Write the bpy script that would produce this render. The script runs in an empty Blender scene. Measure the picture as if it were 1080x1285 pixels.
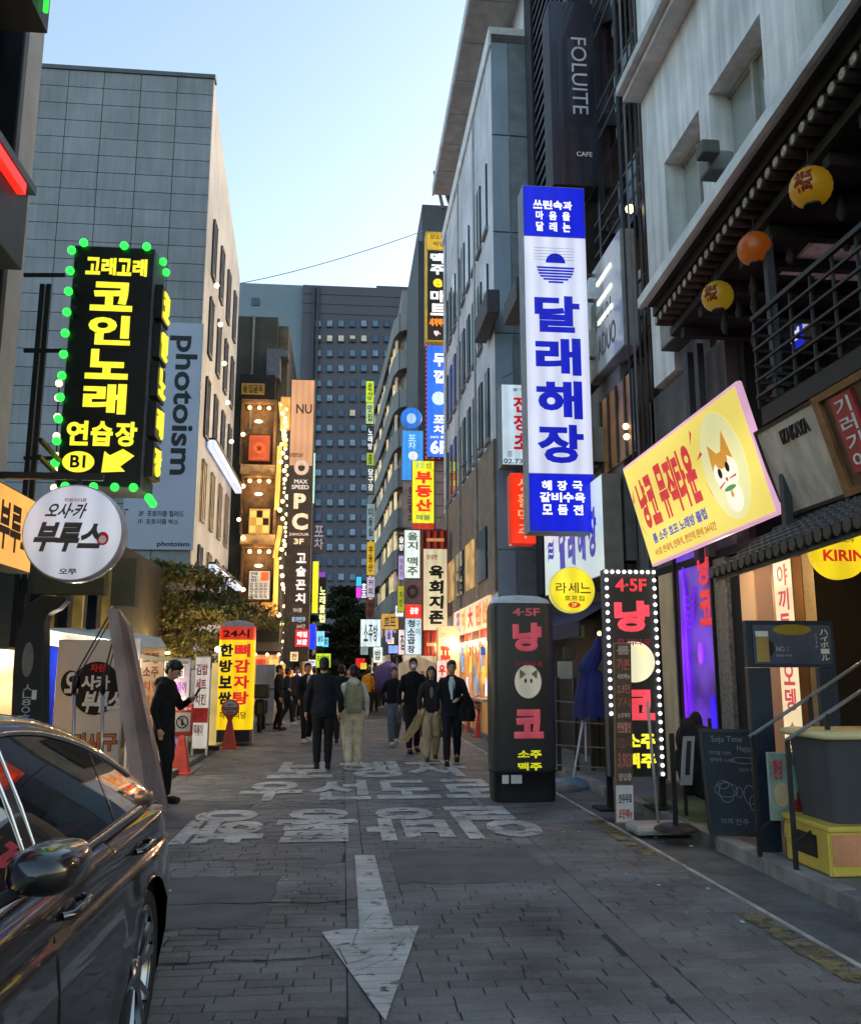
import bpy, bmesh, math, random
from mathutils import Vector, Matrix
random.seed(7)
C = bpy.data.collections.new('street'); bpy.context.scene.collection.children.link(C)
sc = bpy.context.scene
R = math.radians
# ---------------------------------------------------------------- camera
FPX = 1100.0; PITCH = math.atan(200 / FPX); YAW = math.atan(0.1 * math.cos(PITCH)); EYE = 1.58
cam = bpy.data.objects.new('camera', bpy.data.cameras.new('camera')); C.objects.link(cam); sc.camera = cam
cam.location = (0, 0, EYE); cam.rotation_euler = (math.pi / 2 + PITCH, 0, -YAW)
cam.data.sensor_fit = 'HORIZONTAL'; cam.data.lens = 36 * FPX / 1080; cam.data.clip_end = 3000; cam.data.clip_start = .05
# ---------------------------------------------------------------- sky and sun
w = bpy.data.worlds.new("World"); sc.world = w; w.use_nodes = True
nt = w.node_tree; sky = nt.nodes.new('ShaderNodeTexSky'); sky.sky_type = 'NISHITA'; sky.sun_disc = False
sky.sun_elevation = R(9); sky.sun_rotation = R(58); sky.air_density = 1.1; sky.dust_density = 3.0; sky.ozone_density = 1.1
nt.links.new(sky.outputs[0], nt.nodes['Background'].inputs[0]); nt.nodes['Background'].inputs[1].default_value = .15
sl = bpy.data.lights.new('sun', 'SUN'); sl.energy = .06; sl.angle = R(60); sl.color = (1, .9, .8)
so = bpy.data.objects.new('sun', sl); C.objects.link(so); so.rotation_euler = (R(90 - 9), 0, R(180 - 58)); so.location = (10, 60, 60)
sc.view_settings.view_transform = 'Standard'; sc.view_settings.look = 'None'; sc.view_settings.gamma = 1
sc.view_settings.use_curve_mapping = False
EXPO = 2.05; sc.view_settings.exposure = EXPO
EK = 1 / 2 ** EXPO
sc.cycles.sample_clamp_indirect = 2.5; sc.cycles.sample_clamp_direct = 0; sc.cycles.max_bounces = 6
sc.cycles.diffuse_bounces = 3; sc.cycles.glossy_bounces = 3; sc.cycles.use_denoising = True; sc.cycles.caustics_reflective = False

# ---------------------------------------------------------------- measuring: where a sight line meets a real plane of the street
_cr = Matrix.Rotation(-YAW, 3, 'Z') @ Matrix.Rotation(math.pi / 2 + PITCH, 3, 'X')
def P(u, v, X=None, Y=None, Z=None):
    d = _cr @ Vector(((u - 540) / FPX, -(v - 642.5) / FPX, -1))
    o = Vector((0, 0, EYE))
    if Y is not None: k = (Y - o.y) / d.y
    elif X is not None: k = (X - o.x) / d.x
    else: k = (Z - o.z) / d.z
    return o + d * k

# ---------------------------------------------------------------- materials
MATS = {}
def _new(name):
    m = bpy.data.materials.new(name); m.use_nodes = True; MATS[name] = m
    return m, m.node_tree, m.node_tree.nodes['Principled BSDF']
def surf(name, col, rough=.6, metal=0, var=.22, scale=3, fine=60, bump=.15, coat=0, streak=0, spec=.4, island=0):
    """a real surface: base colour with blotches, fine grain, streaks of dirt, bump"""
    if name in MATS: return MATS[name]
    if not metal: col = tuple(min(.8, c * (1.0 + .5 * min(1, max(col) / .04))) for c in col)
    m, t, b = _new(name); N = t.nodes.new; L = t.links.new
    tc = N('ShaderNodeTexCoord') if not island else N('ShaderNodeNewGeometry'); OC = 'Position' if island else 'Object'; n1 = N('ShaderNodeTexNoise'); n1.inputs['Scale'].default_value = scale; n1.inputs['Detail'].default_value = 6
    n2 = N('ShaderNodeTexNoise'); n2.inputs['Scale'].default_value = fine; n2.inputs['Detail'].default_value = 3
    L(tc.outputs[OC], n1.inputs['Vector']); L(tc.outputs[OC], n2.inputs['Vector'])
    ad = N('ShaderNodeMath'); ad.operation = 'MULTIPLY_ADD'; ad.inputs[1].default_value = .35; L(n2.outputs[0], ad.inputs[0]); L(n1.outputs[0], ad.inputs[2])
    src = ad.outputs[0]
    if streak:
        mp = N('ShaderNodeMapping'); mp.inputs['Scale'].default_value = (5, 5, .35); L(tc.outputs[OC], mp.inputs[0])
        n3 = N('ShaderNodeTexNoise'); n3.inputs['Scale'].default_value = 1.6; n3.inputs['Detail'].default_value = 5; L(mp.outputs[0], n3.inputs['Vector'])
        a2 = N('ShaderNodeMath'); a2.operation = 'MULTIPLY_ADD'; a2.inputs[1].default_value = streak; L(n3.outputs[0], a2.inputs[0]); L(src, a2.inputs[2]); src = a2.outputs[0]
        off = .5 + .175 + .5 * streak
    else: off = .675
    if island:
        gi = N('ShaderNodeNewGeometry'); a4 = N('ShaderNodeMath'); a4.operation = 'MULTIPLY_ADD'; a4.inputs[1].default_value = island
        L(gi.outputs['Random Per Island'], a4.inputs[0]); L(src, a4.inputs[2]); src = a4.outputs[0]
        oi = N('ShaderNodeObjectInfo'); a5 = N('ShaderNodeMath'); a5.operation = 'MULTIPLY_ADD'; a5.inputs[1].default_value = island
        L(oi.outputs['Random'], a5.inputs[0]); L(src, a5.inputs[2]); src = a5.outputs[0]; off += island
    mr = N('ShaderNodeMapRange'); mr.inputs['From Min'].default_value = off - .3; mr.inputs['From Max'].default_value = off + .3
    mr.inputs['To Min'].default_value = 1 - var * 1.6; mr.inputs['To Max'].default_value = 1 + var * 1.3; L(src, mr.inputs[0])
    mx = N('ShaderNodeMix'); mx.data_type = 'RGBA'; mx.blend_type = 'MULTIPLY'; mx.inputs[0].default_value = 1
    mx.inputs[6].default_value = (*col, 1); L(mr.outputs[0], mx.inputs[7]); L(mx.outputs[2], b.inputs['Base Color'])
    b.inputs['Roughness'].default_value = rough; b.inputs['Metallic'].default_value = metal; b.inputs['Specular IOR Level'].default_value = spec
    rr = N('ShaderNodeMapRange'); rr.inputs['To Min'].default_value = max(.03, rough - .12); rr.inputs['To Max'].default_value = min(1, rough + .12); L(n1.outputs[0], rr.inputs[0]); L(rr.outputs[0], b.inputs['Roughness'])
    if coat: b.inputs['Coat Weight'].default_value = coat; b.inputs['Coat Roughness'].default_value = .03
    if bump:
        bp = N('ShaderNodeBump'); bp.inputs['Strength'].default_value = bump; bp.inputs['Distance'].default_value = .01; L(ad.outputs[0], bp.inputs['Height']); L(bp.outputs[0], b.inputs['Normal'])
    return m
def glow(name, col, disp=1.0, var=.12, scale=2.5, sample=True, tube=True):
    """a backlit face, a lamp, or a part given glow as if light fell on it; disp is its brightness in the picture (1 = full)"""
    if name in MATS: return MATS[name]
    m, t, b = _new(name); N = t.nodes.new; L = t.links.new
    b.inputs['Base Color'].default_value = (*[c * .5 for c in col], 1); b.inputs['Roughness'].default_value = .35
    tc = N('ShaderNodeTexCoord'); n = N('ShaderNodeTexNoise'); n.inputs['Scale'].default_value = scale; L(tc.outputs['Object'], n.inputs['Vector'])
    mr = N('ShaderNodeMapRange'); mr.inputs['From Min'].default_value = .3; mr.inputs['From Max'].default_value = .7
    mr.inputs['To Min'].default_value = disp * EK * (1 - var); mr.inputs['To Max'].default_value = disp * EK * (1 + var); L(n.outputs[0], mr.inputs[0])
    b.inputs['Emission Color'].default_value = (*col, 1)
    if tube and var:
        wv = N('ShaderNodeTexWave'); wv.bands_direction = 'X'; wv.inputs['Scale'].default_value = 1.15; wv.inputs['Distortion'].default_value = .6; L(tc.outputs['Object'], wv.inputs[0])
        wm = N('ShaderNodeMapRange'); wm.inputs['To Min'].default_value = .86; wm.inputs['To Max'].default_value = 1.1; L(wv.outputs['Fac'], wm.inputs[0]); mu = N('ShaderNodeMath'); mu.operation = 'MULTIPLY'; L(mr.outputs[0], mu.inputs[0]); L(wm.outputs[0], mu.inputs[1]); L(mu.outputs[0], b.inputs['Emission Strength'])
    else: L(mr.outputs[0], b.inputs['Emission Strength'])
    if not sample: m.cycles.emission_sampling = 'NONE'
    return m
def hexc(h):
    h = h.lstrip('#'); o = []
    for i in (0, 2, 4):
        c = int(h[i:i + 2], 16) / 255; o.append(c / 12.92 if c <= .04045 else ((c + .055) / 1.055) ** 2.4)
    return tuple(o)
def G(h, disp=1.0, var=.1, sample=True): return glow('lit_' + h + '_%g' % disp, hexc(h), disp, var, sample=sample)
def S(h, k=1.0, **kw):
    r = kw.pop('rough', .6); return surf('paint_' + h + '_%g_%g' % (k, r) + ''.join('%s%g' % (a[:2], kw[a]) for a in sorted(kw)), tuple(c * k for c in hexc(h)), rough=r, **kw)
def glassm(name, col=(.02, .025, .03), rough=.1):
    if name in MATS: return MATS[name]
    m, t, b = _new(name); b.inputs['Base Color'].default_value = (*col, 1); b.inputs['Roughness'].default_value = rough
    b.inputs['Specular IOR Level'].default_value = .5
    N = t.nodes.new; n = N('ShaderNodeTexNoise'); n.inputs['Scale'].default_value = 1.3; tc = N('ShaderNodeTexCoord'); t.links.new(tc.outputs['Object'], n.inputs[0])
    bp = N('ShaderNodeBump'); bp.inputs['Strength'].default_value = .04; t.links.new(n.outputs[0], bp.inputs['Height']); t.links.new(bp.outputs[0], b.inputs['Normal'])
    return m

# ---------------------------------------------------------------- mesh building
BASE = {}
def tag(o, label=None, cat=None, group=None, kind=None):
    if label: o['label'] = label
    if cat: o['category'] = cat
    if group: o['group'] = group
    if kind: o['kind'] = kind
    return o
def thing(name, label, cat, loc=(0, 0, 0), group=None):
    o = bpy.data.objects.new(name, None); C.objects.link(o); o.location = loc; o.empty_display_size = .2
    BASE[o.name] = Vector(loc); return tag(o, label, cat, group)
class MB:
    def __init__(s): s.v = []; s.f = []; s.m = []; s.sm = []
    def add(s, vs, fs, m=0, smooth=False):
        n = len(s.v); s.v += [Vector(p) for p in vs]; s.f += [tuple(i + n for i in f) for f in fs]; s.m += [m] * len(fs); s.sm += [smooth] * len(fs); return s
    def box(s, x0, x1, y0, y1, z0, z1, m=0):
        x0, x1 = sorted((x0, x1)); y0, y1 = sorted((y0, y1)); z0, z1 = sorted((z0, z1))
        return s.add([(x, y, z) for z in (z0, z1) for y in (y0, y1) for x in (x0, x1)], [(0, 2, 3, 1), (4, 5, 7, 6), (0, 1, 5, 4), (2, 6, 7, 3), (0, 4, 6, 2), (1, 3, 7, 5)], m)
    def fbox(s, F, s0, t0, s1, t1, d0, d1, m=0):
        p = [F.p(a, b, d) for d in (d0, d1) for b in (t0, t1) for a in (s0, s1)]
        return s.add(p, [(0, 2, 3, 1), (4, 5, 7, 6), (0, 1, 5, 4), (2, 6, 7, 3), (0, 4, 6, 2), (1, 3, 7, 5)], m)
    def poly(s, pts, ext, m=0):
        """closed prism: polygon pts (Vectors) extruded by vector ext"""
        n = len(pts); ext = Vector(ext); a = [Vector(p) for p in pts]
        return s.add(a + [p + ext for p in a], [tuple(range(n)), tuple(range(2 * n - 1, n - 1, -1))] + [(i, i + n, (i + 1) % n + n, (i + 1) % n) for i in range(n)], m)
    def bar(s, p0, p1, w=.03, h=None, m=0, n=4, r1=None, caps=True, smooth=False):
        p0 = Vector(p0); p1 = Vector(p1); d = (p1 - p0)
        if d.length < 1e-6: return s
        d.normalize(); up = Vector((0, 0, 1)) if abs(d.z) < .95 else Vector((0, 1, 0))
        a = d.cross(up).normalized(); b = a.cross(d).normalized(); h = w if h is None else h; k1 = 1 if r1 is None else r1 / w
        vs = []
        for p, k in ((p0, 1), (p1, k1)):
            for i in range(n):
                t = 2 * math.pi * (i + .5) / n; q = math.sqrt(2) if n == 4 else 1
                vs.append(p + (a * math.cos(t) * w * q + b * math.sin(t) * h * q) * .5 * k)
        fs = [(i, (i + 1) % n, (i + 1) % n + n, i + n) for i in range(n)]
        if caps: fs += [tuple(range(n - 1, -1, -1)), tuple(range(n, 2 * n))]
        return s.add(vs, fs, m, smooth)
    def tube(s, pts, r, m=0, n=8):
        pts = [Vector(p) for p in pts]; rg = []; b = None
        for i, p in enumerate(pts):
            d = (pts[min(i + 1, len(pts) - 1)] - pts[max(i - 1, 0)]).normalized()
            if b is None: u = Vector((0, 0, 1)) if abs(d.z) < .9 else Vector((0, 1, 0)); b = (u - d * u.dot(d)).normalized()
            else: b = (b - d * b.dot(d)).normalized()
            a = d.cross(b); rg.append([p + a * r * math.cos(2 * math.pi * k / n) + b * r * math.sin(2 * math.pi * k / n) for k in range(n)])
        return s.loft(rg, m)
    def loft(s, rings, m=0, cap=True, closed=True, smooth=True):
        n = len(rings[0]); vs = [p for r in rings for p in r]; fs = []
        for k in range(len(rings) - 1):
            for i in range(n if closed else n - 1): fs.append((k * n + i, k * n + (i + 1) % n, (k + 1) * n + (i + 1) % n, (k + 1) * n + i))
        s.add(vs, fs, m, smooth)
        if cap and closed: s.add(rings[0], [tuple(range(n - 1, -1, -1))], m); s.add(rings[-1], [tuple(range(n))], m)
        return s
    def lathe(s, c, prof, n=20, m=0, ax='z', smooth=True, cap=True):
        c = Vector(c); rings = []
        for r, h in prof:
            ring = []
            for i in range(n):
                t = 2 * math.pi * i / n; a, b = r * math.cos(t), r * math.sin(t)
                ring.append(c + Vector({'z': (a, b, h), 'y': (a, h, b), 'x': (h, a, b)}[ax]))
            rings.append(ring)
        return s.loft(rings, m, cap, True, smooth)
    def ball(s, c, r, m=0, n=10, k=6, sc3=(1, 1, 1)):
        pr = [(max(1e-4, math.sin(math.pi * i / k)), -math.cos(math.pi * i / k)) for i in range(k + 1)]; c = Vector(c)
        return s.loft([[c + Vector((q * math.cos(2 * math.pi * j / n) * r * sc3[0], q * math.sin(2 * math.pi * j / n) * r * sc3[1], h * r * sc3[2])) for j in range(n)] for q, h in pr], m, False)
    def build(s, name, mats, parent=None, base=None, bevel=0, label=None):
        me = bpy.data.meshes.new(name)
        b = BASE[parent.name] if parent is not None else (Vector(base) if base is not None else (sum(s.v, Vector()) / max(1, len(s.v))))
        if parent is None and base is None: b = Vector((b.x, b.y, min(p.z for p in s.v)))
        me.from_pydata([p - b for p in s.v], [], s.f); 
        for mt in (mats if isinstance(mats, (list, tuple)) else [mats]): me.materials.append(mt)
        me.polygons.foreach_set('material_index', s.m); me.polygons.foreach_set('use_smooth', s.sm)
        me.update(); o = bpy.data.objects.new(name, me); C.objects.link(o)
        if parent is not None: o.parent = parent; BASE[o.name] = b
        else: o.location = b; BASE[o.name] = b
        if bevel:
            md = o.modifiers.new('b', 'BEVEL'); md.width = bevel; md.segments = 2; md.limit_method = 'ANGLE'; md.angle_limit = R(40)
        if label: o['label'] = label
        return o
def structure(name, mb, mats, base=(0, 0, 0)): return tag(mb.build(name, mats, base=base), kind='structure')
def copy_thing(root, loc, rz=None, label=None, group=None):
    def cp(o, par):
        c = o.copy(); C.objects.link(c)
        if par: c.parent = par
        for ch in kids.get(o, []): cp(ch, c)
        return c
    kids = {}
    for o in C.objects:
        if o.parent: kids.setdefault(o.parent, []).append(o)
    r = cp(root, None); r.location = loc
    if rz is not None: r.rotation_euler = (0, 0, rz)
    if label: r['label'] = label
    if group: r['group'] = group
    return r

# ---------------------------------------------------------------- frames: flat faces of signs with their own s (right) and t (down)
class Fr:
    def __init__(s, O, U, V, N=None):
        s.O = Vector(O); s.U = Vector(U); s.V = Vector(V); s.N = (Vector(N) if N is not None else s.V.cross(s.U)).normalized()
        s.w = s.U.length; s.h = s.V.length
    def p(s, a, b, d=0): return s.O + s.U * a + s.V * b + s.N * d
    def sub(s, a0, b0, a1, b1): return Fr(s.p(a0, b0), s.U * (a1 - a0), s.V * (b1 - b0), s.N)
    def rot(s): return Fr(s.p(1, 0), s.V, -s.U, s.N)        # text that runs downwards, tops to the right
def FY(u0, v0, u1, v1, Y):
    """face towards the camera, at distance Y"""
    um = (v0 + v1) / 2; a = P(u0, um, Y=Y); b = P(u1, um, Y=Y); t = P((u0 + u1) / 2, v0, Y=Y).z; z = P((u0 + u1) / 2, v1, Y=Y).z
    return Fr((a.x, Y, t), (b.x - a.x, 0, 0), (0, 0, z - t), (0, -1, 0))
def FX(u0, vt, vb, u1, X):
    """face on a wall along the street at X: left end at u0 reaching from vt to vb, right end at u1"""
    vm = (vt + vb) / 2; a = P(u0, vt, X=X); z = P(u0, vb, X=X).z; y0 = P(u0, vm, X=X).y; y1 = P(u1, vm, X=X).y
    return Fr((X, y0, P(u0, vt, X=X).z), (0, y1 - y0, 0), (0, 0, z - P(u0, vt, X=X).z), (-1 if X > 0 else 1, 0, 0))

# ---------------------------------------------------------------- lettering
_gl = {}
def glyph(body, wt):
    wt = round(wt, 3); k = (body, wt)
    if k not in _gl:
        cu = bpy.data.curves.new('t', 'FONT'); cu.body = body; cu.size = 1; cu.resolution_u = 3
        if wt: cu.bevel_depth = wt; cu.bevel_resolution = 0; cu.fill_mode = 'FRONT'
        o = bpy.data.objects.new('t', cu); me = bpy.data.meshes.new_from_object(o)
        vs = [(p.co.x, p.co.y, p.co.z / wt if wt else 1) for p in me.vertices]; fs = [tuple(p.vertices) for p in me.polygons if min(me.vertices[i].co.z for i in p.vertices) > -1e-6]
        bpy.data.objects.remove(o); bpy.data.curves.remove(cu); bpy.data.meshes.remove(me)
        use = sorted({i for f in fs for i in f}); mp = {a: b for b, a in enumerate(use)}; vs = [vs[i] for i in use] or [(0, 0, 0)]; fs = [tuple(mp[i] for i in f) for f in fs]
        xs = [p[0] for p in vs]; ys = [p[1] for p in vs]
        _gl[k] = (vs, fs, min(xs), min(ys), max(max(xs) - min(xs), .05), max(max(ys) - min(ys), .05))
    return _gl[k]
def put(mb, F, body, s0, t0, s1, t1, m=0, wt=.02, d=.005, shear=0, flip=False, thick=.003):
    vs, fs, x0, y0, ww, hh = glyph(body, wt); q = []
    for x, y, z in vs:
        a = (x - x0) / ww; b = 1 - (y - y0) / hh
        a += shear * (.5 - b)
        if flip: a, b = 1 - a, 1 - b
        q.append(F.p(s0 + (s1 - s0) * a, t0 + (t1 - t0) * b, d + thick * z))
    mb.add(q, fs, m)
def vput(mb, F, chars, s0, t0, s1, t1, gap=.12, **kw):
    """characters stacked downwards"""
    n = len(chars); h = (t1 - t0) / n
    for i, c in enumerate(chars): 
        if c != ' ': put(mb, F, c, s0, t0 + h * (i + gap / 2), s1, t0 + h * (i + 1 - gap / 2), **kw)
def hput(mb, F, chars, s0, t0, s1, t1, gap=.12, **kw):
    n = len(chars); w_ = (s1 - s0) / n
    for i, c in enumerate(chars):
        if c != ' ': put(mb, F, c, s0 + w_ * (i + gap / 2), t0, s0 + w_ * (i + 1 - gap / 2), t1, **kw)
def disc(F, cs, ct, rs, rt, n=28, d=0): return [F.p(cs + rs * math.cos(2 * math.pi * i / n), ct + rt * math.sin(2 * math.pi * i / n), d) for i in range(n)]

def sign(name, label, F, depth=.15, face=None, side=None, panels=(), text=(), shapes=(), group=None, cat='sign', frame_w=0, ground=None, bevel=.006):
    """box sign: cabinet, face panels (s0,t0,s1,t1,mat), lines of lettering (kind, body, s0,t0,s1,t1, mat, opts)"""
    b = F.p(.5, 1) - F.N * depth / 2
    if ground is not None: b.z = ground
    root = thing(name, label, cat, b, group)
    side = side or S('6a6a6c', .8)
    MB().fbox(F, 0, 0, 1, 1, -depth, 0).build('cabinet', side, root, bevel=bevel)
    if frame_w:
        fw, fh = frame_w / F.w, frame_w / F.h; m = MB()
        m.fbox(F, 0, 0, 1, fh, -.001, .018); m.fbox(F, 0, 1 - fh, 1, 1, -.001, .018); m.fbox(F, 0, fh, fw, 1 - fh, -.001, .018); m.fbox(F, 1 - fw, fh, 1, 1 - fh, -.001, .018)
        m.build('rim', side, root)
    if face is not None and not panels: panels = [(.02 * min(1, 1 / F.w), .02 * min(1, 1 / F.h), 1 - .02 * min(1, 1 / F.w), 1 - .02 * min(1, 1 / F.h), face)]
    for p in panels: MB().fbox(F, p[0], p[1], p[2], p[3], -.002, .006).build('face_panel', p[4], root)
    for q in text:
        kd, body, s0, t0, s1, t1, mt = q[:7]; kw = dict(q[7]) if len(q) > 7 else {}
        kw.setdefault('d', .009); m = MB(); fr = F
        if kd == 'r': fr = F.rot(); s0, t0, s1, t1 = t0, 1 - s1, t1, 1 - s0; kd = 'l'
        {'l': put, 'v': vput, 'h': hput}[kd](m, fr, body, s0, t0, s1, t1, **kw)
        m.build('lettering', mt, root)
    for nm, pts, mt in shapes: MB().poly([F.p(a, b_, .0065) for a, b_ in pts], F.N * .004).build(nm, mt, root)
    return root
def elps(cs, ct, rs, rt, n=24, a0=0, a1=360): return [(cs + rs * math.cos(R(a0 + (a1 - a0) * i / n)), ct + rt * math.sin(R(a0 + (a1 - a0) * i / n))) for i in range(n + (0 if a1 - a0 == 360 else 1))]

def lamp(name, loc, watts, col=(1, .62, .28), r=.08):
    l = bpy.data.lights.new(name, 'POINT'); l.energy = watts * EK; l.color = col; l.shadow_soft_size = r
    o = bpy.data.objects.new(name, l); C.objects.link(o); o.location = loc; return o
# common materials
M_BLACK = surf('black_metal', (.012, .012, .014), .45, var=.3, bump=.03)
M_STEEL = surf('brushed_steel', (.45, .45, .47), .3, 1, var=.1, bump=.02)
M_DARK = surf('dark_plaster', (.05, .048, .048), .8, var=.3, streak=.5)
M_CONC = surf('concrete', (.23, .225, .22), .85, var=.25, streak=.5, bump=.3)
M_GLASS = glassm('dark_window_glass'); M_GLASSB = glassm('blue_window_glass', (.05, .10, .14), .12)
WHITE = G('eef2ff', .95)
# ================================================================ GROUND
XL, XW, XK = -2.5, 2.8, 3.35
asph = surf('asphalt', (.045, .045, .048), .85, var=.35, scale=1.2, fine=120, bump=.5)
gm = MB().add([(-400, -60, -.03), (400, -60, -.03), (400, 900, -.03), (-400, 900, -.03)], [(0, 1, 2, 3)])
structure('ground', gm, asph)
mort = surf('road_joint', (.036, .036, .037), .95, var=.3, scale=2, fine=90)
road = structure('road', MB().box(XL, XW, -4, 120, -.02, 0), mort)
bk = surf('paving_brick', (.102, .099, .097), .66, var=.46, scale=1.3, fine=55, bump=.6, island=.13)
RW, BW, GP = .104, .24, .0055
strips = [(-2.5, -2.33), (.05, .2), (1.62, 1.80)]
patch = [(-1.75, -.62, 6.0, 7.2), (.62, 1.5, 7.05, 8.05), (-2.3, -1.2, 9.6, 11.0), (1.9, 2.8, 10.6, 12.6)]
bricks = []
def bv(x0, x1, y0, y1, h, tl):
    c = .004; e = .0015; return ([(x0, y0, 0), (x1, y0, 0), (x1, y1, 0), (x0, y1, 0), (x0 + e, y0 + c, h - tl), (x1 - e, y0 + c, h + tl), (x1 - e, y1 - c, h + tl), (x0 + e, y1 - c, h - tl)],
                      [(4, 5, 6, 7), (0, 1, 5, 4), (1, 2, 6, 5), (2, 3, 7, 6), (3, 0, 4, 7)])
def inpatch(x0, x1, y0, y1): return any(a < (x0 + x1) / 2 < b and c < (y0 + y1) / 2 < d for a, b, c, d in patch)
y = 3.6; row = 0
while y < 30:
    edges = [(-2.33, .05), (.2, 1.62), (1.80, XW)]
    for a, b in edges:
        x = a - (BW / 2 if row % 2 else 0) + random.uniform(-.01, .01)
        while x < b - .02:
            l = BW * random.choice((1, 1, 1, 1.5, .8, 1.25)); x0, x1 = max(x, a) + GP / 2, min(x + l, b) - GP / 2
            if x1 - x0 > .04 and not inpatch(x0, x1, y, y + RW) and random.random() > .002:
                bricks.append((y, x0, x1, y + GP / 2 + random.uniform(-.003, .003), y + RW - GP / 2 + random.uniform(-.003, .003)))
            x += l
    y += RW; row += 1
for a, b in strips:
    y = 3.6
    while y < 30:
        if not inpatch(a, b, y, y + .3): bricks.append((y, a + GP / 2, b - GP / 2, y + GP / 2, y + .3 - GP / 2))
        y += .3
bricks.sort(key=lambda q: q[0] + .15 * abs(q[1]))
rest = MB()
near = [q for q in bricks if q[0] > 4.15 and -1.1 < q[1] < 3][:300]; ns = set(map(id, near))
shared = {}
for q in bricks:
    h = .009 + random.uniform(-.003, .003); tl = random.uniform(-.0022, .0022)
    if id(q) in ns:
        m = MB(); v, f = bv(q[1] - q[1], q[2] - q[1], 0, q[4] - q[3], h, tl)
        me = bpy.data.meshes.new('brick'); me.from_pydata(v, [], f); me.materials.append(bk)
        o = bpy.data.objects.new('paving_brick', me); C.objects.link(o); o.parent = road; o.location = (q[1], q[3], 0)
    else:
        v, f = bv(q[1], q[2], q[3], q[4], h, tl); rest.add(v, f)
o = rest.build('paving_bricks', bk, road); o['kind'] = 'stuff'
pm = MB()
for a, b, c, d in patch:
    n = 10; a -= .17; b += .17; c -= .1; d += .1; b = min(b, XW - .01); a = max(a, XL + .02); ring = [(a + (b - a) * i / n, c + random.uniform(-.06, .06)) for i in range(n)] + [(b + random.uniform(-.03, .0), c + (d - c) * i / n) for i in range(n)] + [(b - (b - a) * i / n, d + random.uniform(-.06, .06)) for i in range(n)] + [(a + random.uniform(-.03, .0), d - (d - c) * i / n) for i in range(n)]
    pm.poly([(x, yy, .001) for x, yy in ring][::-1], (0, 0, .0145))
tag(pm.build('asphalt_patch', surf('patch_asphalt', (.085, .084, .084), .8, var=.3, scale=2.5, fine=150, bump=.6), road), kind=None)
# cracks across the paving
cm = MB()
for y0, xa, xb in ((6.5, -1.6, .3), (5.25, -1.3, .0), (7.95, -1.7, -.2)):
    x = xa; yy = y0; pts = []
    while x < xb: pts.append((x, yy)); x += .07; yy += random.uniform(-.028, .026)
    for (xa_, ya_), (xb_, yb_) in zip(pts, pts[1:]): wd = random.uniform(.004, .012); cm.add([(xa_, ya_ - wd, .0155), (xb_, yb_ - wd, .0155), (xb_, yb_ + wd, .0155), (xa_, ya_ + wd, .0155)], [(0, 1, 2, 3)])
cm.build('crack', surf('crack_black', (.008, .008, .008), .95), road)
# painted markings
def paintm(name, lo, hi, w0, w1):
    mk, t_, b_ = _new(name); N = t_.nodes.new; L = t_.links.new
    tc = N('ShaderNodeNewGeometry'); no = N('ShaderNodeTexNoise'); no.inputs['Scale'].default_value = 7; no.inputs['Detail'].default_value = 9; no.inputs['Roughness'].default_value = .7
    L(tc.outputs['Position'], no.inputs[0]); cr = N('ShaderNodeMapRange'); cr.inputs['From Min'].default_value = w0; cr.inputs['From Max'].default_value = w1; L(no.outputs[0], cr.inputs[0])
    vo = N('ShaderNodeTexVoronoi'); vo.feature = 'DISTANCE_TO_EDGE'; vo.inputs['Scale'].default_value = 2.3; L(tc.outputs['Position'], vo.inputs['Vector'])
    ck = N('ShaderNodeMath'); ck.operation = 'LESS_THAN'; ck.inputs[1].default_value = .005; L(vo.outputs['Distance'], ck.inputs[0])
    sp = N('ShaderNodeSeparateXYZ'); L(tc.outputs['Position'], sp.inputs[0]); fr = N('ShaderNodeMath'); fr.operation = 'WRAP'; fr.inputs[1].default_value = RW; fr.inputs[2].default_value = 0
    ad = N('ShaderNodeMath'); ad.inputs[1].default_value = -3.6; L(sp.outputs[1], ad.inputs[0]); L(ad.outputs[0], fr.inputs[0]); jl = N('ShaderNodeMath'); jl.operation = 'LESS_THAN'; jl.inputs[1].default_value = .006; L(fr.outputs[0], jl.inputs[0])
    mx = N('ShaderNodeMath'); mx.operation = 'MAXIMUM'; L(ck.outputs[0], mx.inputs[0]); L(cr.outputs[0], mx.inputs[1]); m2 = N('ShaderNodeMath'); m2.operation = 'MULTIPLY_ADD'; m2.inputs[1].default_value = .55; m2.use_clamp = True; L(jl.outputs[0], m2.inputs[0]); L(mx.outputs[0], m2.inputs[2])
    tr = N('ShaderNodeBsdfTransparent'); ms = N('ShaderNodeMixShader'); L(m2.outputs[0], ms.inputs[0]); L(b_.outputs[0], ms.inputs[1]); L(tr.outputs[0], ms.inputs[2]); L(ms.outputs[0], t_.nodes['Material Output'].inputs[0])
    n5 = N('ShaderNodeTexNoise'); n5.inputs['Scale'].default_value = 2.2; n5.inputs['Detail'].default_value = 8; L(tc.outputs['Position'], n5.inputs[0]); rp = N('ShaderNodeMapRange'); rp.inputs['From Min'].default_value = .3; rp.inputs['From Max'].default_value = .7; L(n5.outputs[0], rp.inputs[0])
    mc = N('ShaderNodeMix'); mc.data_type = 'RGBA'; mc.inputs[6].default_value = (*lo, 1); mc.inputs[7].default_value = (*hi, 1); L(rp.outputs[0], mc.inputs[0]); L(mc.outputs[2], b_.inputs['Base Color']); b_.inputs['Roughness'].default_value = .6
    return mk
mk = paintm('road_paint', (.30, .30, .29), (.62, .62, .60), .55, .63)
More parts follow.
